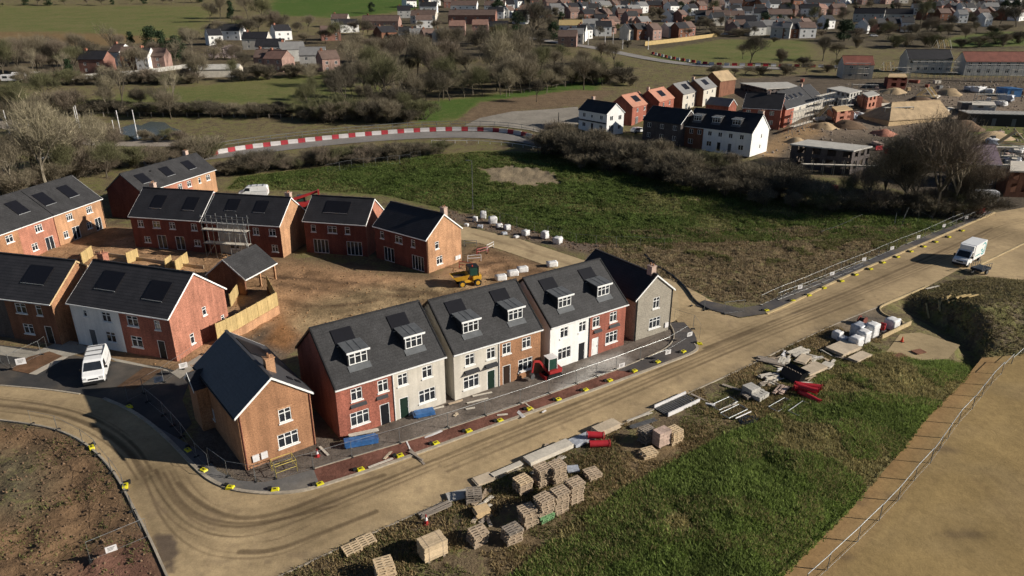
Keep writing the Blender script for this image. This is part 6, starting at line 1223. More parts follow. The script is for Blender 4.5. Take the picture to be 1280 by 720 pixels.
# ================================================================== trees and hedges (bare, late winter)
class TreeProto: pass
def make_tree(seed,h,spread,tw,bk,ntw,style='round',tl=1.0,tw_w=.035):
    """trunk with real limbs, crown of thin twigs that leaves gaps; base at the origin"""
    r=np.random.RandomState(seed); b=MB(); tips=[]
    def grow(p,d,l,rad,lev):
        n=2; q=p
        for k in range(n):
            d2=(d+Vector(r.normal(0,.13,3))).normalized(); q2=q+d2*l/n
            b.tube(q,q2,rad*(1-.2*k),rad*(1-.2*(k+1)),5 if lev<2 else 3,cap=False); q=q2; d=d2
            tips.append((q.copy(),d.copy(),lev,l))
        if lev>=4: return
        kids=3 if lev<2 else 2
        for k in range(kids+(1 if lev==0 and style!='poplar' else 0)):
            az=2*PI*(k/kids)+r.uniform(0,2); tilt=r.uniform(.35,.85)*(spread if lev<2 else 1)
            ax_=Vector((math.cos(az),math.sin(az),0)); ax_=(ax_-d*ax_.dot(d)).normalized()
            nd=(d*math.cos(tilt)+ax_*math.sin(tilt)+Vector((0,0,.18))).normalized()
            grow(q,nd,l*r.uniform(.6,.82),rad*.62,lev+1)
        if lev==0 and style!='shrub': grow(q,(d+Vector(r.normal(0,.1,3))).normalized(),l*.85,rad*.7,1)
    if style=='shrub':
        for k in range(11):
            az=r.uniform(0,2*PI); grow(Vector((r.normal(0,.06)*h,r.normal(0,.06)*h,0)),Vector((math.cos(az)*.5*spread*r.uniform(.2,1.2),math.sin(az)*.5*spread*r.uniform(.2,1.2),1)).normalized(),h*.33,h*.012,2)
    else: grow(Vector((0,0,-.2)),Vector((0,0,1)),h*.28*tl,h*.02,0)
    # twigs: narrow triangles leaving the outer limbs
    T_=[t for t in tips if t[2]>=2]; n=ntw; idx=r.randint(0,len(T_),n)
    P=np.array([T_[i][0] for i in idx]); Dv=np.array([T_[i][1] for i in idx]); ln=np.array([T_[i][3] for i in idx])
    P=P+r.normal(0,.05*h,(n,3))*np.array([1,1,.8]); d=Dv*.8+r.normal(0,.5,(n,3))+np.array([0,0,.5]); d/=np.linalg.norm(d,axis=1)[:,None]
    L=h*r.uniform(.06,.17,n); s=np.cross(d,r.normal(0,1,(n,3))); s/=np.linalg.norm(s,axis=1)[:,None]+1e-6; w=tw_w*h/10*r.uniform(.5,1.5,n)
    A=P-s*w[:,None];B=P+s*w[:,None];C=P+d*L[:,None]; mid=P+d*L[:,None]*.5; d3=d+r.normal(0,.6,(n,3)); d3/=np.linalg.norm(d3,axis=1)[:,None]; E=mid+d3*L[:,None]*.6
    V=np.stack([A,B,C,mid-s*w[:,None]*.7,mid+s*w[:,None]*.7,E],1).reshape(-1,3); V[:,2]=np.maximum(V[:,2],.05)
    k=V.copy(); Fc=np.arange(len(V)).reshape(-1,3)
    zt=max(V[:,2].max(),max(v[2] for v in b.v)); sc=h/zt
    V*=sc; b.v=[tuple(c*sc for c in v) for v in b.v]
    t=TreeProto(); o=b.build('trunk',bk); t.trunk=o.data; bpy.data.objects.remove(o)
    o=npmesh('crown',V,Fc,tw); t.crown=o.data; bpy.data.objects.remove(o); t.h=h; return t
def make_leafy(seed,h,w,m,bk,n,cone=False,lf=.35):
    r=np.random.RandomState(seed); b=MB(); b.tube((0,0,-.2),(0,0,h*.75),h*.03,h*.008,6)
    for k in range(7):
        a=r.uniform(0,2*PI); z=h*r.uniform(.2,.6); b.tube((0,0,z),(math.cos(a)*w*.35,math.sin(a)*w*.35,z+h*.15),h*.01,h*.004,4)
    cl=[]; 
    for k in range(26):
        z=r.uniform(.12,1)**.8; rr=w*.5*((1-z)*1.05+.06 if cone else math.sqrt(max(.05,1-(2*z-1.05)**2)))*r.uniform(.45,1); a=r.uniform(0,2*PI); cl.append((math.cos(a)*rr,math.sin(a)*rr,z*h*.93))
    cl=np.array(cl); i=r.randint(0,len(cl),n); P=cl[i]+r.normal(0,.11*w,(n,3))*np.array([1,1,.7]); P[:,2]=np.clip(P[:,2],.15,h)
    d=r.normal(0,1,(n,3));d/=np.linalg.norm(d,axis=1)[:,None]; e=r.normal(0,1,(n,3)); e/=np.linalg.norm(e,axis=1)[:,None]; s=lf*r.uniform(.5,1.3,n)[:,None]
    V=np.stack([P-d*s*.5,P+d*s*.5,P+e*s],1).reshape(-1,3); Fc=np.arange(len(V)).reshape(-1,3)
    t=TreeProto(); o=b.build('trunk',bk); t.trunk=o.data; bpy.data.objects.remove(o); o=npmesh('crown',V,Fc,m); t.crown=o.data; bpy.data.objects.remove(o); t.h=h; return t
PT=dict(
 brown=[make_tree(1,12,.8,'twig','bark',5200,tw_w=.013),make_tree(2,12,.95,'twiggreen','bark',5200,tw_w=.013),make_tree(3,13,.7,'twigred','bark',5000,tw_w=.013),make_tree(23,13,.85,'twig','bark',4600,tw_w=.013)],
 pale=[make_tree(4,14,.8,'twigpale','barkpale',2800,tw_w=.017),make_tree(5,14,.9,'twig','barkpale',3000,tw_w=.017)],
 dark=[make_tree(6,12,.8,'twigdark','bark',4200,tw_w=.015),make_tree(7,12,.9,'twigdark','bark',4200,tw_w=.015)],
 thin=[make_tree(8,16,.6,'twigpale','barkpale',700,tl=1.5,tw_w=.022),make_tree(9,16,.7,'twig','bark',800,tl=1.4,tw_w=.022)],
 shrub=[make_tree(10,5,1.3,'twig','bark',4800,'shrub',tw_w=.028),make_tree(11,5,1.5,'twiggreen','bark',5000,'shrub',tw_w=.028),make_tree(12,5,1.4,'twigred','bark',4600,'shrub',tw_w=.028)],
 scrub=[make_tree(13,5,1.5,'twigdark','bark',6000,'shrub',tw_w=.032),make_tree(14,5,1.4,'twig','bark',6000,'shrub',tw_w=.03)],
 pine=[make_leafy(15,11,8,'leaf','bark',3800,lf=.55),make_leafy(16,12,5,'leaf','bark',3200,True,lf=.5)],
 bloom=[make_leafy(17,6,6,'blossom','bark',1500,lf=.4)],
)
WORD=dict(brown='bare brown tree',pale='tall bare pale tree',dark='dark bare tree',thin='thin sparse bare tree',shrub='bare brown shrub',scrub='dark scrubby bush',pine='dark evergreen tree',bloom='pale blossoming tree')
NAME=dict(brown='bare_tree',pale='bare_tree',dark='bare_tree',thin='bare_tree',shrub='shrub',scrub='bush',pine='evergreen_tree',bloom='blossom_tree')
tcount=[0]
def plant(px,py,hpx_,kind,label,group,var=None,sx=None):
    p=G(px,py); h=hpx_/pxm(p); L=PT[kind]; t=L[(var if var is not None else tcount[0])%len(L)]; tcount[0]+=1
    s=h/t.h; rr=random.Random(tcount[0]*13); q=rr.uniform(.9,1.15)*(sx or 1)
    r=empty(NAME[kind],(p.x,p.y,p.z),rr.uniform(0,2*PI),label,'shrub' if kind in('shrub','scrub') else 'tree',group); r.scale=(s*q,s*q,s)
    for nm,me in (('trunk',t.trunk),('crown',t.crown)):
        o=bpy.data.objects.new(nm,me); link(o,r)
def cluster(place,items,group):
    """items (px,py,height px,kind); labelled by kind and order from the left inside the cluster"""
    items=sorted(items); seen={}
    tot={}
    for it in items: tot[it[3]]=tot.get(it[3],0)+1
    for it in items:
        k=it[3]; i=seen.get(k,0); seen[k]=i+1
        lab='%s %s'%(WORD[k],place) if tot[k]==1 else '%s, %s from left %s'%(WORD[k],ordw(i),place)
        plant(*it[:4],lab,group,sx=it[4] if len(it)>4 else None)
rt=random.Random(21)
def row(x0,y0,x1,y1,n,h,kinds,jy=3,jh=.3,sx=1.):
    return [(x0+(x1-x0)*(k+.5)/n+rt.uniform(-.4,.4)*(x1-x0)/n,y0+(y1-y0)*(k+.5)/n+rt.uniform(-jy,jy),h*rt.uniform(1-jh,1+jh),rt.choice(kinds),sx) for k in range(n)]
cluster('behind the terrace at the left edge',[(60,238,118,'pale'),(18,245,80,'pale'),(40,232,75,'brown'),(92,222,72,'brown'),(118,214,75,'pale'),(146,205,52,'brown'),(2,236,70,'pale'),(76,228,60,'brown'),(134,222,48,'brown'),(28,224,62,'brown'),(104,206,60,'thin')],'trees behind the left terraces')
cluster('behind the left terraces',row(-5,246,130,214,9,34,['shrub'],3,.3,1.4)+row(130,214,280,198,9,24,['shrub'],4,.3,1.5),'scrub behind the left terraces')
cluster('in the bypass scrub',row(275,218,560,192,34,20,['shrub','shrub','scrub'],3,.35,1.5),'scrub row along the near side of the bypass')
cluster('in the hedgerow behind the meadow',row(676,190,1010,254,34,28,['scrub','shrub','scrub'],3,.45,1.3)+row(690,184,1000,238,28,25,['shrub','scrub'],3,.45,1.3)+row(700,202,1000,262,12,26,['scrub'],2,.3,1.6),'hedgerow behind the meadow')
cluster('by the site entrance',[(1130,268,104,'brown'),(1163,272,134,'brown'),(1192,271,110,'thin'),(1174,266,124,'thin'),(1082,262,62,'brown'),(1216,268,72,'brown'),(1104,260,76,'thin'),(1052,258,44,'brown'),(1148,264,80,'dark'),(1205,266,60,'dark')],'trees by the site entrance')
cluster('under the entrance trees',row(1010,258,1225,272,16,30,['scrub','scrub','shrub'],4,.3,1.5),'undergrowth by the site entrance')
cluster('in the hedge before the left field',row(-5,150,100,142,8,24,['shrub','scrub'],3,.45,1.3)+row(100,142,380,146,32,15,['scrub','scrub','shrub'],2,.3,1.6)+row(375,152,530,150,18,22,['scrub','shrub'],3,.45,1.3),'hedge before the left field')
cluster('standing in the field by the pond',[(155,143,70,'thin'),(218,138,58,'thin'),(196,140,34,'dark'),(178,140,30,'dark'),(60,170,42,'pale'),(125,172,22,'brown'),(20,150,50,'brown'),(490,153,30,'thin'),(395,125,30,'brown'),(440,122,28,'brown'),(480,122,32,'brown'),(85,172,30,'pale')],'trees around the pond field')
cluster('in the belt behind the cottages',[(5,98,50,'brown'),(25,95,48,'brown'),(48,92,50,'brown'),(75,92,45,'brown'),(62,80,36,'dark'),(30,78,34,'brown'),(100,74,34,'brown'),(143,74,44,'thin'),(152,72,30,'brown'),(165,62,22,'pine'),(192,62,26,'pine'),(205,72,32,'pine'),(222,76,28,'pine'),(240,66,32,'brown'),(228,52,18,'dark'),(305,88,26,'dark'),(272,74,18,'bloom'),(290,74,16,'bloom'),(88,98,24,'pine')],'trees behind the cottages')
cluster('in the belt below the farm',row(20,106,250,104,16,16,['scrub','shrub'],2,.3,1.5)+row(300,100,450,96,9,16,['scrub','shrub'],2,.3,1.4),'scrub below the cottages')
cluster('round the brown field',row(0,8,265,4,14,9,['dark','brown','pine'],1,.4,1.3)+[(262,28,26,'dark'),(275,24,30,'brown'),(290,28,26,'pine'),(310,24,30,'brown'),(300,40,22,'brown'),(328,30,32,'brown'),(345,44,32,'brown'),(385,40,22,'brown'),(320,14,20,'dark')],'trees round the brown field')
cluster('in the bypass wood',row(430,136,560,122,9,46,['brown','pale','dark','thin','brown'],6,.35,.9)+row(440,108,660,92,14,46,['brown','dark','pale','brown','thin'],5,.35,.9)+row(560,122,780,104,14,36,['brown','pale','dark','brown'],5,.35,.95)+row(430,80,680,66,11,34,['brown','dark'],4,.25,1.1)+row(660,86,780,84,6,28,['brown'],4,.25,1.1),'wood beyond the bypass')
cluster('under the bypass wood',row(430,140,530,128,6,20,['scrub','shrub'],2,.3,1.5)+row(620,108,800,104,11,18,['scrub','shrub'],3,.3,1.6)+row(500,116,620,104,7,18,['scrub'],3,.45,1.3),'undergrowth of the wood beyond the bypass')
cluster('among the houses of the village',[(600,52,22,'dark'),(632,52,24,'dark'),(665,56,56,'dark'),(648,42,24,'pine'),(545,42,18,'brown'),(585,60,24,'brown'),(625,62,26,'brown'),(655,62,26,'brown'),(465,16,12,'pine'),(485,46,16,'brown'),(532,26,16,'dark'),(622,22,20,'pine'),(508,52,14,'pine'),(640,12,14,'pine'),(672,30,26,'dark'),(692,50,20,'pine'),(555,8,14,'dark')],'trees of the village')
cluster('among the houses of the town',[(726,12,18,'pine'),(748,46,14,'dark'),(775,12,14,'brown'),(800,30,12,'pine'),(815,28,14,'dark'),(830,30,12,'brown'),(845,26,14,'dark'),(882,40,18,'brown'),(890,20,20,'brown'),(900,38,18,'dark'),(912,34,12,'pine'),(830,10,12,'pine'),(875,38,14,'dark'),(955,36,18,'pine'),(935,46,12,'dark'),(760,8,12,'pine'),(720,54,10,'dark'),(785,60,10,'scrub'),(870,6,12,'brown'),(925,8,12,'pine')],'trees of the town')
cluster('on the right green',[(938,82,40,'dark'),(928,74,20,'brown'),(1028,76,32,'dark'),(1055,52,24,'pine'),(1045,76,24,'brown'),(1018,30,22,'brown'),(1032,40,16,'pine'),(1055,30,18,'dark'),(1085,44,22,'brown'),(1110,48,22,'brown'),(1135,52,24,'brown'),(1160,52,32,'brown'),(1150,30,30,'brown'),(1185,50,22,'brown'),(1205,52,20,'brown'),(1190,36,18,'dark'),(1250,30,24,'dark'),(1270,34,28,'dark'),(1220,44,18,'brown'),(1070,60,16,'scrub'),(1120,18,16,'brown'),(1145,14,16,'brown'),(1280,20,20,'brown'),(1220,12,14,'dark'),(1000,30,14,'dark'),(985,20,14,'pine'),(1165,20,16,'pine'),(1255,16,14,'pine'),(975,80,20,'scrub'),(1005,84,14,'scrub')],'trees at the right of the town')
cluster('behind the building site',row(890,96,1060,90,9,12,['scrub','brown'],2,.3,1.5)+row(1100,58,1290,56,9,14,['scrub','shrub'],2,.3,1.5),'scrub along the far building site')

cluster('in the far gardens',[(rt.uniform(500,1285),rt.uniform(2,52)) + (rt.uniform(9,17),rt.choice(['dark','brown','dark','pine','brown'])) for _ in range(19)]+[(rt.uniform(690,1285),rt.uniform(2,30))+(rt.uniform(8,14),rt.choice(['dark','brown','scrub','pine'])) for _ in range(26)],'trees in the far gardens')
cluster('between the far streets',row(660,30,1000,26,26,7,['scrub','shrub','scrub'],14,.4,1.8)+row(880,48,1290,44,18,9,['scrub','shrub'],8,.4,1.8)+row(450,48,680,58,14,12,['scrub','dark'],6,.3,1.5)+row(700,6,1290,4,16,8,['scrub','dark'],3,.4,1.6),'garden hedges between the far streets')
cluster('left of the green field',row(255,44,460,52,13,24,['brown','dark','brown'],9,.3,1.2)+row(-5,92,120,84,9,28,['brown','brown','dark'],8,.3,1.2),'trees left of the green field')

cluster('in the pond field belt',[(rt.uniform(0,520),rt.uniform(100,150),rt.uniform(24,44),rt.choice(['brown','brown','thin','pale']),.9) for _ in range(19)],'trees in the pond field belt')
cluster('filling the bypass wood',[(rt.uniform(440,690),rt.uniform(70,128),rt.uniform(30,50),rt.choice(['brown','brown','dark','pale']),.95) for _ in range(24)],'trees filling the bypass wood')
cluster('by the cottage hedges',[(rt.uniform(0,300),rt.uniform(70,104),rt.uniform(22,38),rt.choice(['brown','brown','thin']),.95) for _ in range(16)],'trees by the cottage hedges')

cluster('beside the pond',row(140,178,232,176,6,12,['shrub','scrub'],2,.4,1.4),'shrubs beside the pond')
cluster('among the closely packed houses',[(rt.uniform(640,1284),rt.uniform(3,46),rt.uniform(9,15),rt.choice(['brown','dark','brown','scrub'])) for _ in range(56)],'trees among the closely packed houses')
# ================================================================== kerb blocks, fences, posts, signs, barriers
KB=[(115,561),(157,609),(162,510),(235,564),(255,590),(288,611),(344,614),(400,607),(451,589),(500,571),(545,556),(586,540),(625,527),(662,513),(698,501),(732,489),(762,477),(793,465),(822,454),(854,441),(874,431)]
def kerb_block(px,py,deg,label,group,dark=False):
    p=G(px,py); z=p.z+.02; r=empty('kerb_block',(p.x,p.y,z),R(deg),label,'fence block',group)
    b=MB(); b.prism([(-.36,-.2,0),(.36,-.2,0),(.26,-.2,.2),(-.26,-.2,.2)],(0,.4,0)); b.build('block','yellow' ,r,bevel=.03,fix=True)
    b=MB(); b.box((-.42,.22,.12),(.34,.3,.24)); b.build('rubber_foot','rubber',r,bevel=.03)
    b=MB(); b.box((0,0,.215),(.2,.12,.03)); b.build('slot','black',r); return r
names={0:'at the outer kerb, upper one by the shaded road',1:'at the outer kerb, lower one by the churned soil',2:'in the shade beside the asphalt drive',3:'in the shade of the corner house',4:'at the tip of the bend before the corner house'}
j=0
for i,(x,y) in enumerate(KB):
    lab=('yellow and black kerb block '+names[i]) if i in names else 'yellow and black kerb block, %s from the corner house along the terrace kerb'%ordw(j)
    if i not in names: j+=1
    nx2=KB[min(len(KB)-1,i+1)] if i>4 else (x+20,y-10); kerb_block(x,y,math.degrees(head((x,y),nx2)) if i>4 else [-50,-65,-35,-40,-30][i],lab,'yellow kerb blocks')
for i,(x,y) in enumerate(((958,391),(991,379),(1011,372),(1030,363),(1052,354),(1070,346),(1088,339),(1104,331),(1122,324),(1139,317),(1155,311),(1170,305),(1186,299),(1203,291))):
    kerb_block(x,y-2,24,'yellow and black kerb block, %s from the junction along the upper kerb'%ordw(i),'upper kerb blocks')
# --- welded mesh site fence
PANELS={}
def panel_mesh(L,h,wires,t=.015):
    key=(round(L,1),h,wires,t)
    if key in PANELS: return PANELS[key]
    L=key[0]; b=MB()
    b.tube((0,0,.12),(L,0,.12),min(t*.6,.009),n=5)
    for a,c in (((0,0,h),(L,0,h)),((.02,0,0),(.02,0,h)),((L-.02,0,0),(L-.02,0,h))): b.tube(a,c,t,n=5)
    o=b.build('panel','metal'); f=o.data; bpy.data.objects.remove(o); b=MB(); w=.0016
    n=int(L/wires)
    for k in range(1,n): x=L*k/n; b.quad((x-w,0,.12),(x+w,0,.12),(x+w,0,h),(x-w,0,h))
    for k in range(1,5): z=.12+(h-.12)*k/5; b.quad((0,.004,z-w),(L,.004,z-w),(L,.004,z+w),(0,.004,z+w))
    o=b.build('mesh_infill','steel'); m=o.data; bpy.data.objects.remove(o); PANELS[key]=(f,m,L); return PANELS[key]
FOOT=None
def fence(name,label,pts,h=2.,plen=3.5,wires=.3,thick=.015,feet=True,kind='fence',lean=0,z_off=0.,world=False):
    """run of clipped panels; every panel and rubber foot a part"""
    global FOOT
    Wp=[Vector((*q,T(q[1]))) if world else G(*q) for q in pts]; o=Wp[0].copy(); r=empty(name,(o.x,o.y,o.z+z_off),0,label,kind)
    if FOOT is None:
        b=MB(); b.box((0,0,.07),(.2,.55,.12),taper=.8); q=b.build('foot','rubber'); FOOT=q.data; bpy.data.objects.remove(q)
    seg=[]
    for a,c in zip(Wp,Wp[1:]):
        n=max(1,round((c-a).length/plen)); seg+=[(a.lerp(c,k/n),a.lerp(c,(k+1)/n)) for k in range(n)]
    for a,c in seg:
        L=math.dist(a[:2],c[:2]); f,m,Lm=panel_mesh(L,h,wires,thick); q=bpy.data.objects.new('panel',f); link(q,r)
        za=gz(a.x,a.y) if h else 0
        q.location=(a.x-o.x,a.y-o.y,za-o.z); q.rotation_euler=(lean+rp.uniform(-.03,.03),-math.asin(max(-.5,min(.5,(T(c.y)-T(a.y))/L))),math.atan2(c.y-a.y,c.x-a.x)); q.scale=(L/Lm,1,1)
        w=bpy.data.objects.new('mesh_infill',m); link(w,q)
        if feet: e=bpy.data.objects.new('foot',FOOT); link(e,r); e.location=(a.x-o.x,a.y-o.y,za-o.z); e.rotation_euler=(0,0,math.atan2(c.y-a.y,c.x-a.x))
    return r
def sign(px,py,h,deg,label,w=.75,hh=.5,group='small white signs on the fences',m='white_pl'):
    p=G(px,py,h); r=empty('fence_sign',p,R(deg),label,'sign',group); b=MB(); b.bx(-w/2,-.03,-hh/2,w/2,-.045,hh/2); b.build('board',m,r)
    b=MB(); 
    for k in range(3): b.bx(-w*.32,-.0475,hh*(.22-.2*k)-.025,w*(.32-.1*k),-.0485,hh*(.22-.2*k)+.025)
    b.build('print','steel',r); return r
FH=2.0
fence('site_fence','mesh site fence running up the middle of the sandy track',[(1005,740),(1034,713),(1072,678),(1099,651),(1122,627),(1143,601),(1163,579),(1185,548),(1198,530),(1215,512),(1238,482),(1264,455),(1290,432)],1.45,3.2,thick=.03,feet=False)
fence('site_fence','mesh site fence along the asphalt path of the upper haul road',[(950,383),(975,371),(1010,357),(1050,340),(1085,326),(1120,311),(1155,297),(1190,281),(1214,271),(1232,264)],1.5)
fence('site_fence','low mesh fence of the inner side along the upper path',[(972,376),(1012,361),(1055,343),(1078,333)],1.1)
for i,(x,y) in enumerate(((1000,353),(1040,336),(1080,318),(1115,304),(1148,290),(1180,276),(1208,266),(1231,261))): 
    sign(x,y+6,.9,22,'small white sign, %s from the junction on the upper path fence'%ordw(i))
fence('site_fence','mesh site fence along the terrace footpath up to the grey end house',[(262,580),(285,597),(320,603),(345,599),(392,587),(440,572),(500,555),(560,536),(650,506),(720,481),(770,463),(800,451),(835,438),(858,424)],1.6,3.4)
fence('site_fence','mesh fence across the corner by the grey end house',[(842,404),(866,412),(874,424)],1.8,2.5)
for i,(x,y) in enumerate(((777,457),(835,440),(862,418))): sign(x,y,1.0,30,'white sign, %s from the left on the footpath fence end'%ordw(i))
fence('site_fence','mesh site fence from the white van past the corner house in the shade',[(253,443),(228,462),(205,478),(180,492),(160,502)],1.7,3.); 
sign(229,457,1.2,35,'upper white sign on the fence beside the corner house',.8,.6); sign(198,474,1.1,35,'lower white sign on the fence beside the corner house',.8,.6)
fence('site_fence','mesh fence curving along the shaded inner bend',[(185,503),(205,520),(228,547),(246,572),(262,588)],1.5,3.)
fence('site_fence','mesh fence in front of the left houses with a white sign',[(-10,447),(14,462),(52,444),(60,438)],1.7,3.2); sign(26,452,1.2,25,'white sign on the fence before the left houses',.9,.7)
fence('site_fence','mesh fence along the outer kerb at the lower left',[(40,531),(72,538),(104,556),(122,570),(140,592),(156,615),(166,640),(176,662)],1.5,3.2)
fence('site_fence','single fence panel with a sign standing on the churned soil',[(113,702),(186,672)],1.7,3.6); sign(139,686,.95,32,'white sign on the lone panel of the churned soil',.7,.5)
fence('site_fence','mesh fence along the top left side of the meadow',[(410,216),(440,211),(470,208),(500,204),(526,200)],1.9,3.5)
fence('site_fence','mesh fence posts along the hedge side of the meadow',[(868,240),(905,246),(945,252),(985,257)],1.9,4.)
fence('site_fence','leaning mesh fence panels at the right end of the meadow',[(1125,287),(1132,272),(1180,293),(1215,277)],1.9,3.5,lean=.1)
fence('site_fence','fallen mesh fence line lying across the meadow',[(1020,293),(1045,283),(1072,272)],1.0,3.5,feet=False,lean=.9)
fence('site_fence','mesh fence along the foot of the meadow by the side road',[(590,268),(625,278),(668,291),(720,306),(770,310),(830,312)],1.8,3.6)
fence('site_fence','mesh fence beside the drain below the rough ground',[(864,383),(880,388),(905,393),(930,390)],1.6,3.)
# barriers of the bypass
BL=smooth_line(W([(268,194),(300,188),(340,183),(400,176),(450,171),(510,166),(560,164),(600,164),(640,167),(668,174),(686,184)]),2)
acc=0; pts=[]; step=2.15; d=0
for a,c in zip(BL,BL[1:]):
    L=math.dist(a,c)
    while d<L: t=d/L; pts.append((a[0]+(c[0]-a[0])*t,a[1]+(c[1]-a[1])*t,math.degrees(math.atan2(c[1]-a[1],c[0]-a[0])))); d+=step
    d-=L
def barrier_at(x,y,deg,m,label,group,sx=1.):
    r=empty('road_barrier',(x,y,T(y)+.1),R(deg),label,'barrier',group); r.scale=(sx,1,1); me=BARM.get((m,2.0))
    if me is None:
        b=MB(); h=1.05; L=2.1; P=[(-.28,0),(.28,0),(.28,.16),(.12,.34),(.1,h),(-.1,h),(-.12,.34),(-.28,.16)]
        b.prism([(-L/2,y_,z_) for y_,z_ in P],(L,0,0)); o=b.build('body',m,r,fix=True); BARM[(m,2.0)]=o.data; return
    link(bpy.data.objects.new('body',me),r)
cnt=[0,0]
for i,(x,y,dg) in enumerate(pts):
    k=i%2; cnt[k]+=1
    barrier_at(x,y,dg,'barrier_red' if k==0 else 'barrier_white','%s water-filled road barrier, %s from the left along the bypass'%(('red','white')[k],ordw(cnt[k]-1)),'red and white barriers along the bypass',(.82,1.17)[k])
def offset(L,o):
    out=[]
    for i,p in enumerate(L):
        a=L[max(0,i-1)];c=L[min(len(L)-1,i+1)]; d=Vector((c[0]-a[0],c[1]-a[1])).normalized(); out.append((p[0]-d.y*o,p[1]+d.x*o))
    return out
def rail(name,label,L,h,rails,post,m,cat='railing',step=3.,w=.09):
    o=L[0]; z0=T(o[1]); r=empty(name,(o[0],o[1],z0),0,label,cat); b=MB()
    for a,c in zip(L,L[1:]):
        for hh in rails: b.bar((a[0]-o[0],a[1]-o[1],T(a[1])-z0+hh),(c[0]-o[0],c[1]-o[1],T(c[1])-z0+hh),w,w)
    b.build('rail',m,r); d=0; pm=None
    for a,c in zip(L,L[1:]):
        Ls=math.dist(a,c)
        while d<Ls:
            t=d/Ls; x=a[0]+(c[0]-a[0])*t; y=a[1]+(c[1]-a[1])*t
            if pm is None:
                b=MB(); b.box((0,0,h/2),(post,post,h)); q=b.build('post',m,r); pm=q.data
            else: q=bpy.data.objects.new('post',pm); link(q,r)
            q.location=(x-o[0],y-o[1],T(y)-z0); d+=step
        d-=Ls
    return r
rail('railing','pale railing along the far side of the bypass',offset(BL,4.5),1.7,[1.65,.9],.1,'metal',step=4.,w=.1)
rail('railing','low white guard rail on the near side of the bypass',offset(smooth_line(W([(540,178),(600,178),(650,182),(690,190)]),1),-1.),.8,[.75],.1,'white_pl',step=3.)
rail('post_fence','thin timber post fence along the far field',smooth_line(W([(640,118),(690,112),(720,104),(760,105),(830,112)]),1),1.4,[1.2],.14,'pallet_grey','fence',step=5.,w=.04)
rail('post_fence','timber post fence before the pond field',smooth_line(W([(100,146),(200,146),(300,147),(420,150)]),1),1.3,[1.1],.16,'pallet_grey','fence',step=3.5,w=.04)
BL2=smooth_line(W([(816,68),(840,74),(870,79),(895,82),(950,83),(1010,84),(1050,85)]),1); d=0;k=0
for a,c in zip(BL2,BL2[1:]):
    L=math.dist(a,c)
    while d<L:
        t=d/L; barrier_at(a[0]+(c[0]-a[0])*t,a[1]+(c[1]-a[1])*t,math.degrees(math.atan2(c[1]-a[1],c[0]-a[0])),'red' if k%2==0 else 'white_pl','%s road barrier, %s from the left on the upper estate road'%(('red','white')[k%2],ordw(k//2)),'barriers on the upper estate road'); k+=1; d+=3.2
    d-=L
for i,(x,y,m,dg,l) in enumerate(((1016,236,'red',-4,'red road barrier left of the white one under the unfinished block'),(1028,238,'white_pl',-4,'white road barrier under the unfinished block'),(1040,239,'red',-4,'red road barrier right of the white one under the unfinished block'),(1196,262,'red',-3,'red road barrier left of the white one at the site entrance'),(1209,264,'white_pl',-3,'white road barrier at the site entrance'),(1224,267,'red',8,'red road barrier at the end of the path fence'),(1098,188,'red',20,'red road barrier beside the pale slab building'),(1110,192,'red',-10,'second red barrier beside the pale slab building'),(1272,240,'red',10,'red road barrier at the right edge'))):
    p=G(x,y); barrier_at(p.x,p.y,dg,m,l,'road barriers at the site entrance')
# posts and lamp columns
def post(px,py,hpx_,label,m='white_pl',r0=.09,arm=False,name='lamp_post',cat='post',group=None):
    p=G(px,py); h=hpx_/pxm(p); r=empty(name,(p.x,p.y,p.z),rp.uniform(0,6),label,cat,group); b=MB(); b.tube((0,0,-.2),(0,0,h),r0,r0*.7,8); b.build('column',m,r)
    b=MB(); b.tube((0,0,0),(0,0,.5),r0*1.5,n=8); b.build('base',m,r)
    if arm: b=MB(); b.tube((0,0,h),(0,.5,h+.08),r0*.5,n=6); b.box((0,.8,h+.08),(.2,.7,.1)); b.build('lantern','steel',r)
    return r
post(591,262,58,'slim grey lamp column standing alone in the meadow','steel',.07,True,cat='lamp post'); post(1196+0,0+262,40,'thin column among the trees of the site entrance','steel',.06,False)
for i,(x,y,h) in enumerate(((4,148,24),(12,168,28),(40,173,26),(56,145,14),(100,160,26),(96,153,18),(151,167,27),(143,165,14),(172,172,32))): post(x,y,h,'white unlit street column, %s from the left by the access road'%ordw(sorted([4,12,40,56,100,96,151,143,172]).index(x)),'white_pl',.13,group='white columns by the access road')
for i,(x,y,h) in enumerate(((698,56,14),(708,56,12),(735,56,14),(756,58,20),(766,56,14),(778,62,12),(784,58,14),(810,62,14))): post(x,y,h,'white street column, %s from the left on the estate road'%ordw(i),'white_pl',.16,group='white columns on the estate road')
post(698,160,18,'dark marker post in the drained basin','black',.14); post(1118,280,14,'leaning thin post at the right of the meadow','metal',.05)
p=G(838,345); hs=empty('drain_hose',(p.x,p.y,0),0,'black hose snaking down the edge of the rough ground','hose'); hl=smooth_line(W([(806,318),(818,333),(838,343),(857,360),(868,378),(886,388)]),3); b=MB()
for a_,c_ in zip(hl,hl[1:]): b.tube((a_[0]-p.x,a_[1]-p.y,gz(*a_)+.08),(c_[0]-p.x,c_[1]-p.y,gz(*c_)+.08),.16,n=6,cap=False)
b.build('hose','black',hs)
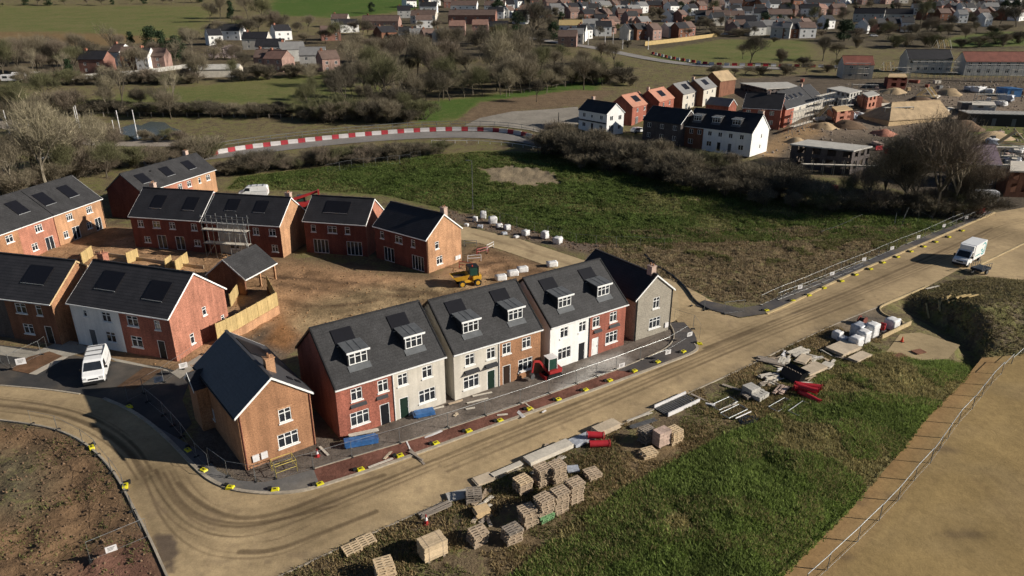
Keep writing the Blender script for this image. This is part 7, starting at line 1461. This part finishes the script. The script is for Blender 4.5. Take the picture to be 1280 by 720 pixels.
# --- timber fence on its brick wall
def timber_fence(label,pts,h,zb,m='fence',brick=None,cat='fence'):
    Wp=[G(*q) for q in pts]; o=Wp[0]; r=empty('timber_fence',(o.x,o.y,0),0,label,cat)
    for a,c in zip(Wp,Wp[1:]):
        L=math.dist(a[:2],c[:2]); n=max(1,round(L/1.85)); ang=math.atan2(c.y-a.y,c.x-a.x)
        for k in range(n):
            p=a.lerp(c,k/n); b=MB(); nb=13
            for j_ in range(nb): b.box(((j_+.5)*L/n/nb,0,h/2),(L/n/nb*.96,.025+.012*(j_%2),h))
            q=b.build('fence_panel',m,r); q.location=(p.x-o.x,p.y-o.y,zb); q.rotation_euler=(0,0,ang)
            b=MB(); b.box((0,0,h/2+.05),(.1,.1,h+.1)); q=b.build('fence_post',m,r); q.location=(p.x-o.x,p.y-o.y,zb); q.rotation_euler=(0,0,ang)
        if brick:
            b=MB(); b.box((L/2,0,zb/2-.2),(L,.25,zb+.39)); q=b.build('plinth',brick,r); q.location=(a.x-o.x,a.y-o.y,0); q.rotation_euler=(0,0,ang)
    return r
timber_fence('yellow timber fence on a brick plinth behind the corner house',[(274,434),(299,421),(349,391)],1.8,1.0,brick='brick_peach')
timber_fence('short timber fence turning back from the plinth to the car port',[(349,391),(335,364)],1.8,.6,brick='brick_brown'); timber_fence('low timber fence between the red gable and the car port',[(289,384),(299,369)],1.7,.0)
for i,(x,y,x2,y2) in enumerate(((104,330,117,320),(160,330,174,324),(208,338,216,332),(221,340,236,328))): timber_fence('short garden fence panel, %s from the left behind the front houses'%ordw(i),[(x,y),(x2,y2)],1.7,0.)
wallrun('garden_boundary','low plank boundary along the back gardens',[(120,318),(170,325),(225,333),(255,336)],.5,'pallet','fence',.08)
# --- scaffold on the back row
p=G(280,316); sc=empty('scaffold',(-47.2,102.2,0),R(-12),'white tube scaffold with two lifts on the rendered house','scaffold')
b=MB()
for x in np.arange(1.0,8.1,1.75):
    for y in (-.45,-1.6): b.tube((x,y,0),(x,y,6.6),.05,n=5)
b.build('standard','metal',sc); b=MB()
for z in (2.1,4.2,5.3,6.2):
    for y in (-.45,-1.6): b.tube((.7,y,z),(8.3,y,z),.045,n=5)
for z in (2.1,4.2):
    for x in np.arange(1.0,8.1,1.75): b.tube((x,-.3,z),(x,-1.75,z),.045,n=5)
b.tube((1,-1.6,0),(4.5,-1.6,4.2),.045,n=5); b.build('ledger','metal',sc); b=MB()
for z in (2.2,4.3):
    for k in range(4): b.bx(.8,-.55-.27*k,z,8.2,-.79-.27*k,z+.045)
b.build('boards','plypale',sc); b=MB(); b.tube((8.5,-2.0,0),(7.4,-1.6,4.9),.05,n=5);b.tube((8.9,-2.0,0),(7.8,-1.6,4.9),.05,n=5); b.build('ladder','metal',sc)
# stones and waste of the far site
p=G(1232,148)
for i,(x,y,w_) in enumerate(((1212,113,3),(1222,115,4),(1236,116,3),(1062,148,3.5),(1075,146,3),(1250,132,3),(1256,126,4),(1026,128,3),(1034,124,3),(1042,140,2.5),(1118,150,2),(1240,180,3),(1266,205,3),(1270,190,2.5),(1245,222,3))):
    bag(x,y,i*23,w_,w_*.7,w_*.45,'bag' if i%3 else 'bag_grey','pale wrapped material pile, %s listed across the far site'.replace('listed','counted')%ordw(i),'material pile','material piles on the far site',name='material_pile',lump=.3)
for i,(x,y,dg,L) in enumerate(((1028,149,60,7),(1034,147,75,7),(1022,150,50,6),(1130,136,35,6),(1110,132,20,8),(1170,122,50,7),(1185,138,45,8),(1092,125,30,7))): boards('timber_lengths','pale timber bundle, %s from the left on the far building site'%ordw(sorted([1028,1034,1022,1130,1110,1170,1185,1092]).index(x)),'timber',x,y,dg,L,1.6,3,'plypale',th=.15,split=4,jit=.3,tilt=.15)
dormer_glass()
# ================================================================== light
SUN_AZ=-9.; SUN_EL=25.
w=bpy.data.worlds.new('World'); scene.world=w; w.use_nodes=True; nt=w.node_tree; bg=nt.nodes['Background']
sky=nt.nodes.new('ShaderNodeTexSky'); sky.sky_type='NISHITA'; sky.sun_disc=False; sky.sun_elevation=R(SUN_EL); sky.sun_rotation=R(90-SUN_AZ); sky.altitude=50; sky.air_density=.6; sky.dust_density=.15
nt.links.new(sky.outputs[0],bg.inputs[0]); bg.inputs[1].default_value=.05
sl=bpy.data.lights.new('Sun','SUN'); so=bpy.data.objects.new('Sun',sl); COL.objects.link(so); sl.energy=5.; sl.angle=R(.53); sl.color=(1,.93,.82)
so.rotation_euler=(R(90-SUN_EL),0,R(90+SUN_AZ)); so.location=(60,0,60)
vs=scene.view_settings; vs.view_transform='Standard'; vs.look='None'; vs.exposure=.35; vs.gamma=1; vs.use_curve_mapping=False
scene.render.engine='CYCLES'; cy=scene.cycles; cy.use_denoising=True; cy.max_bounces=5; cy.diffuse_bounces=3; cy.glossy_bounces=2; cy.transparent_max_bounces=4; cy.use_adaptive_sampling=True; cy.adaptive_threshold=.02; cy.use_light_tree=False; cy.sample_clamp_indirect=4
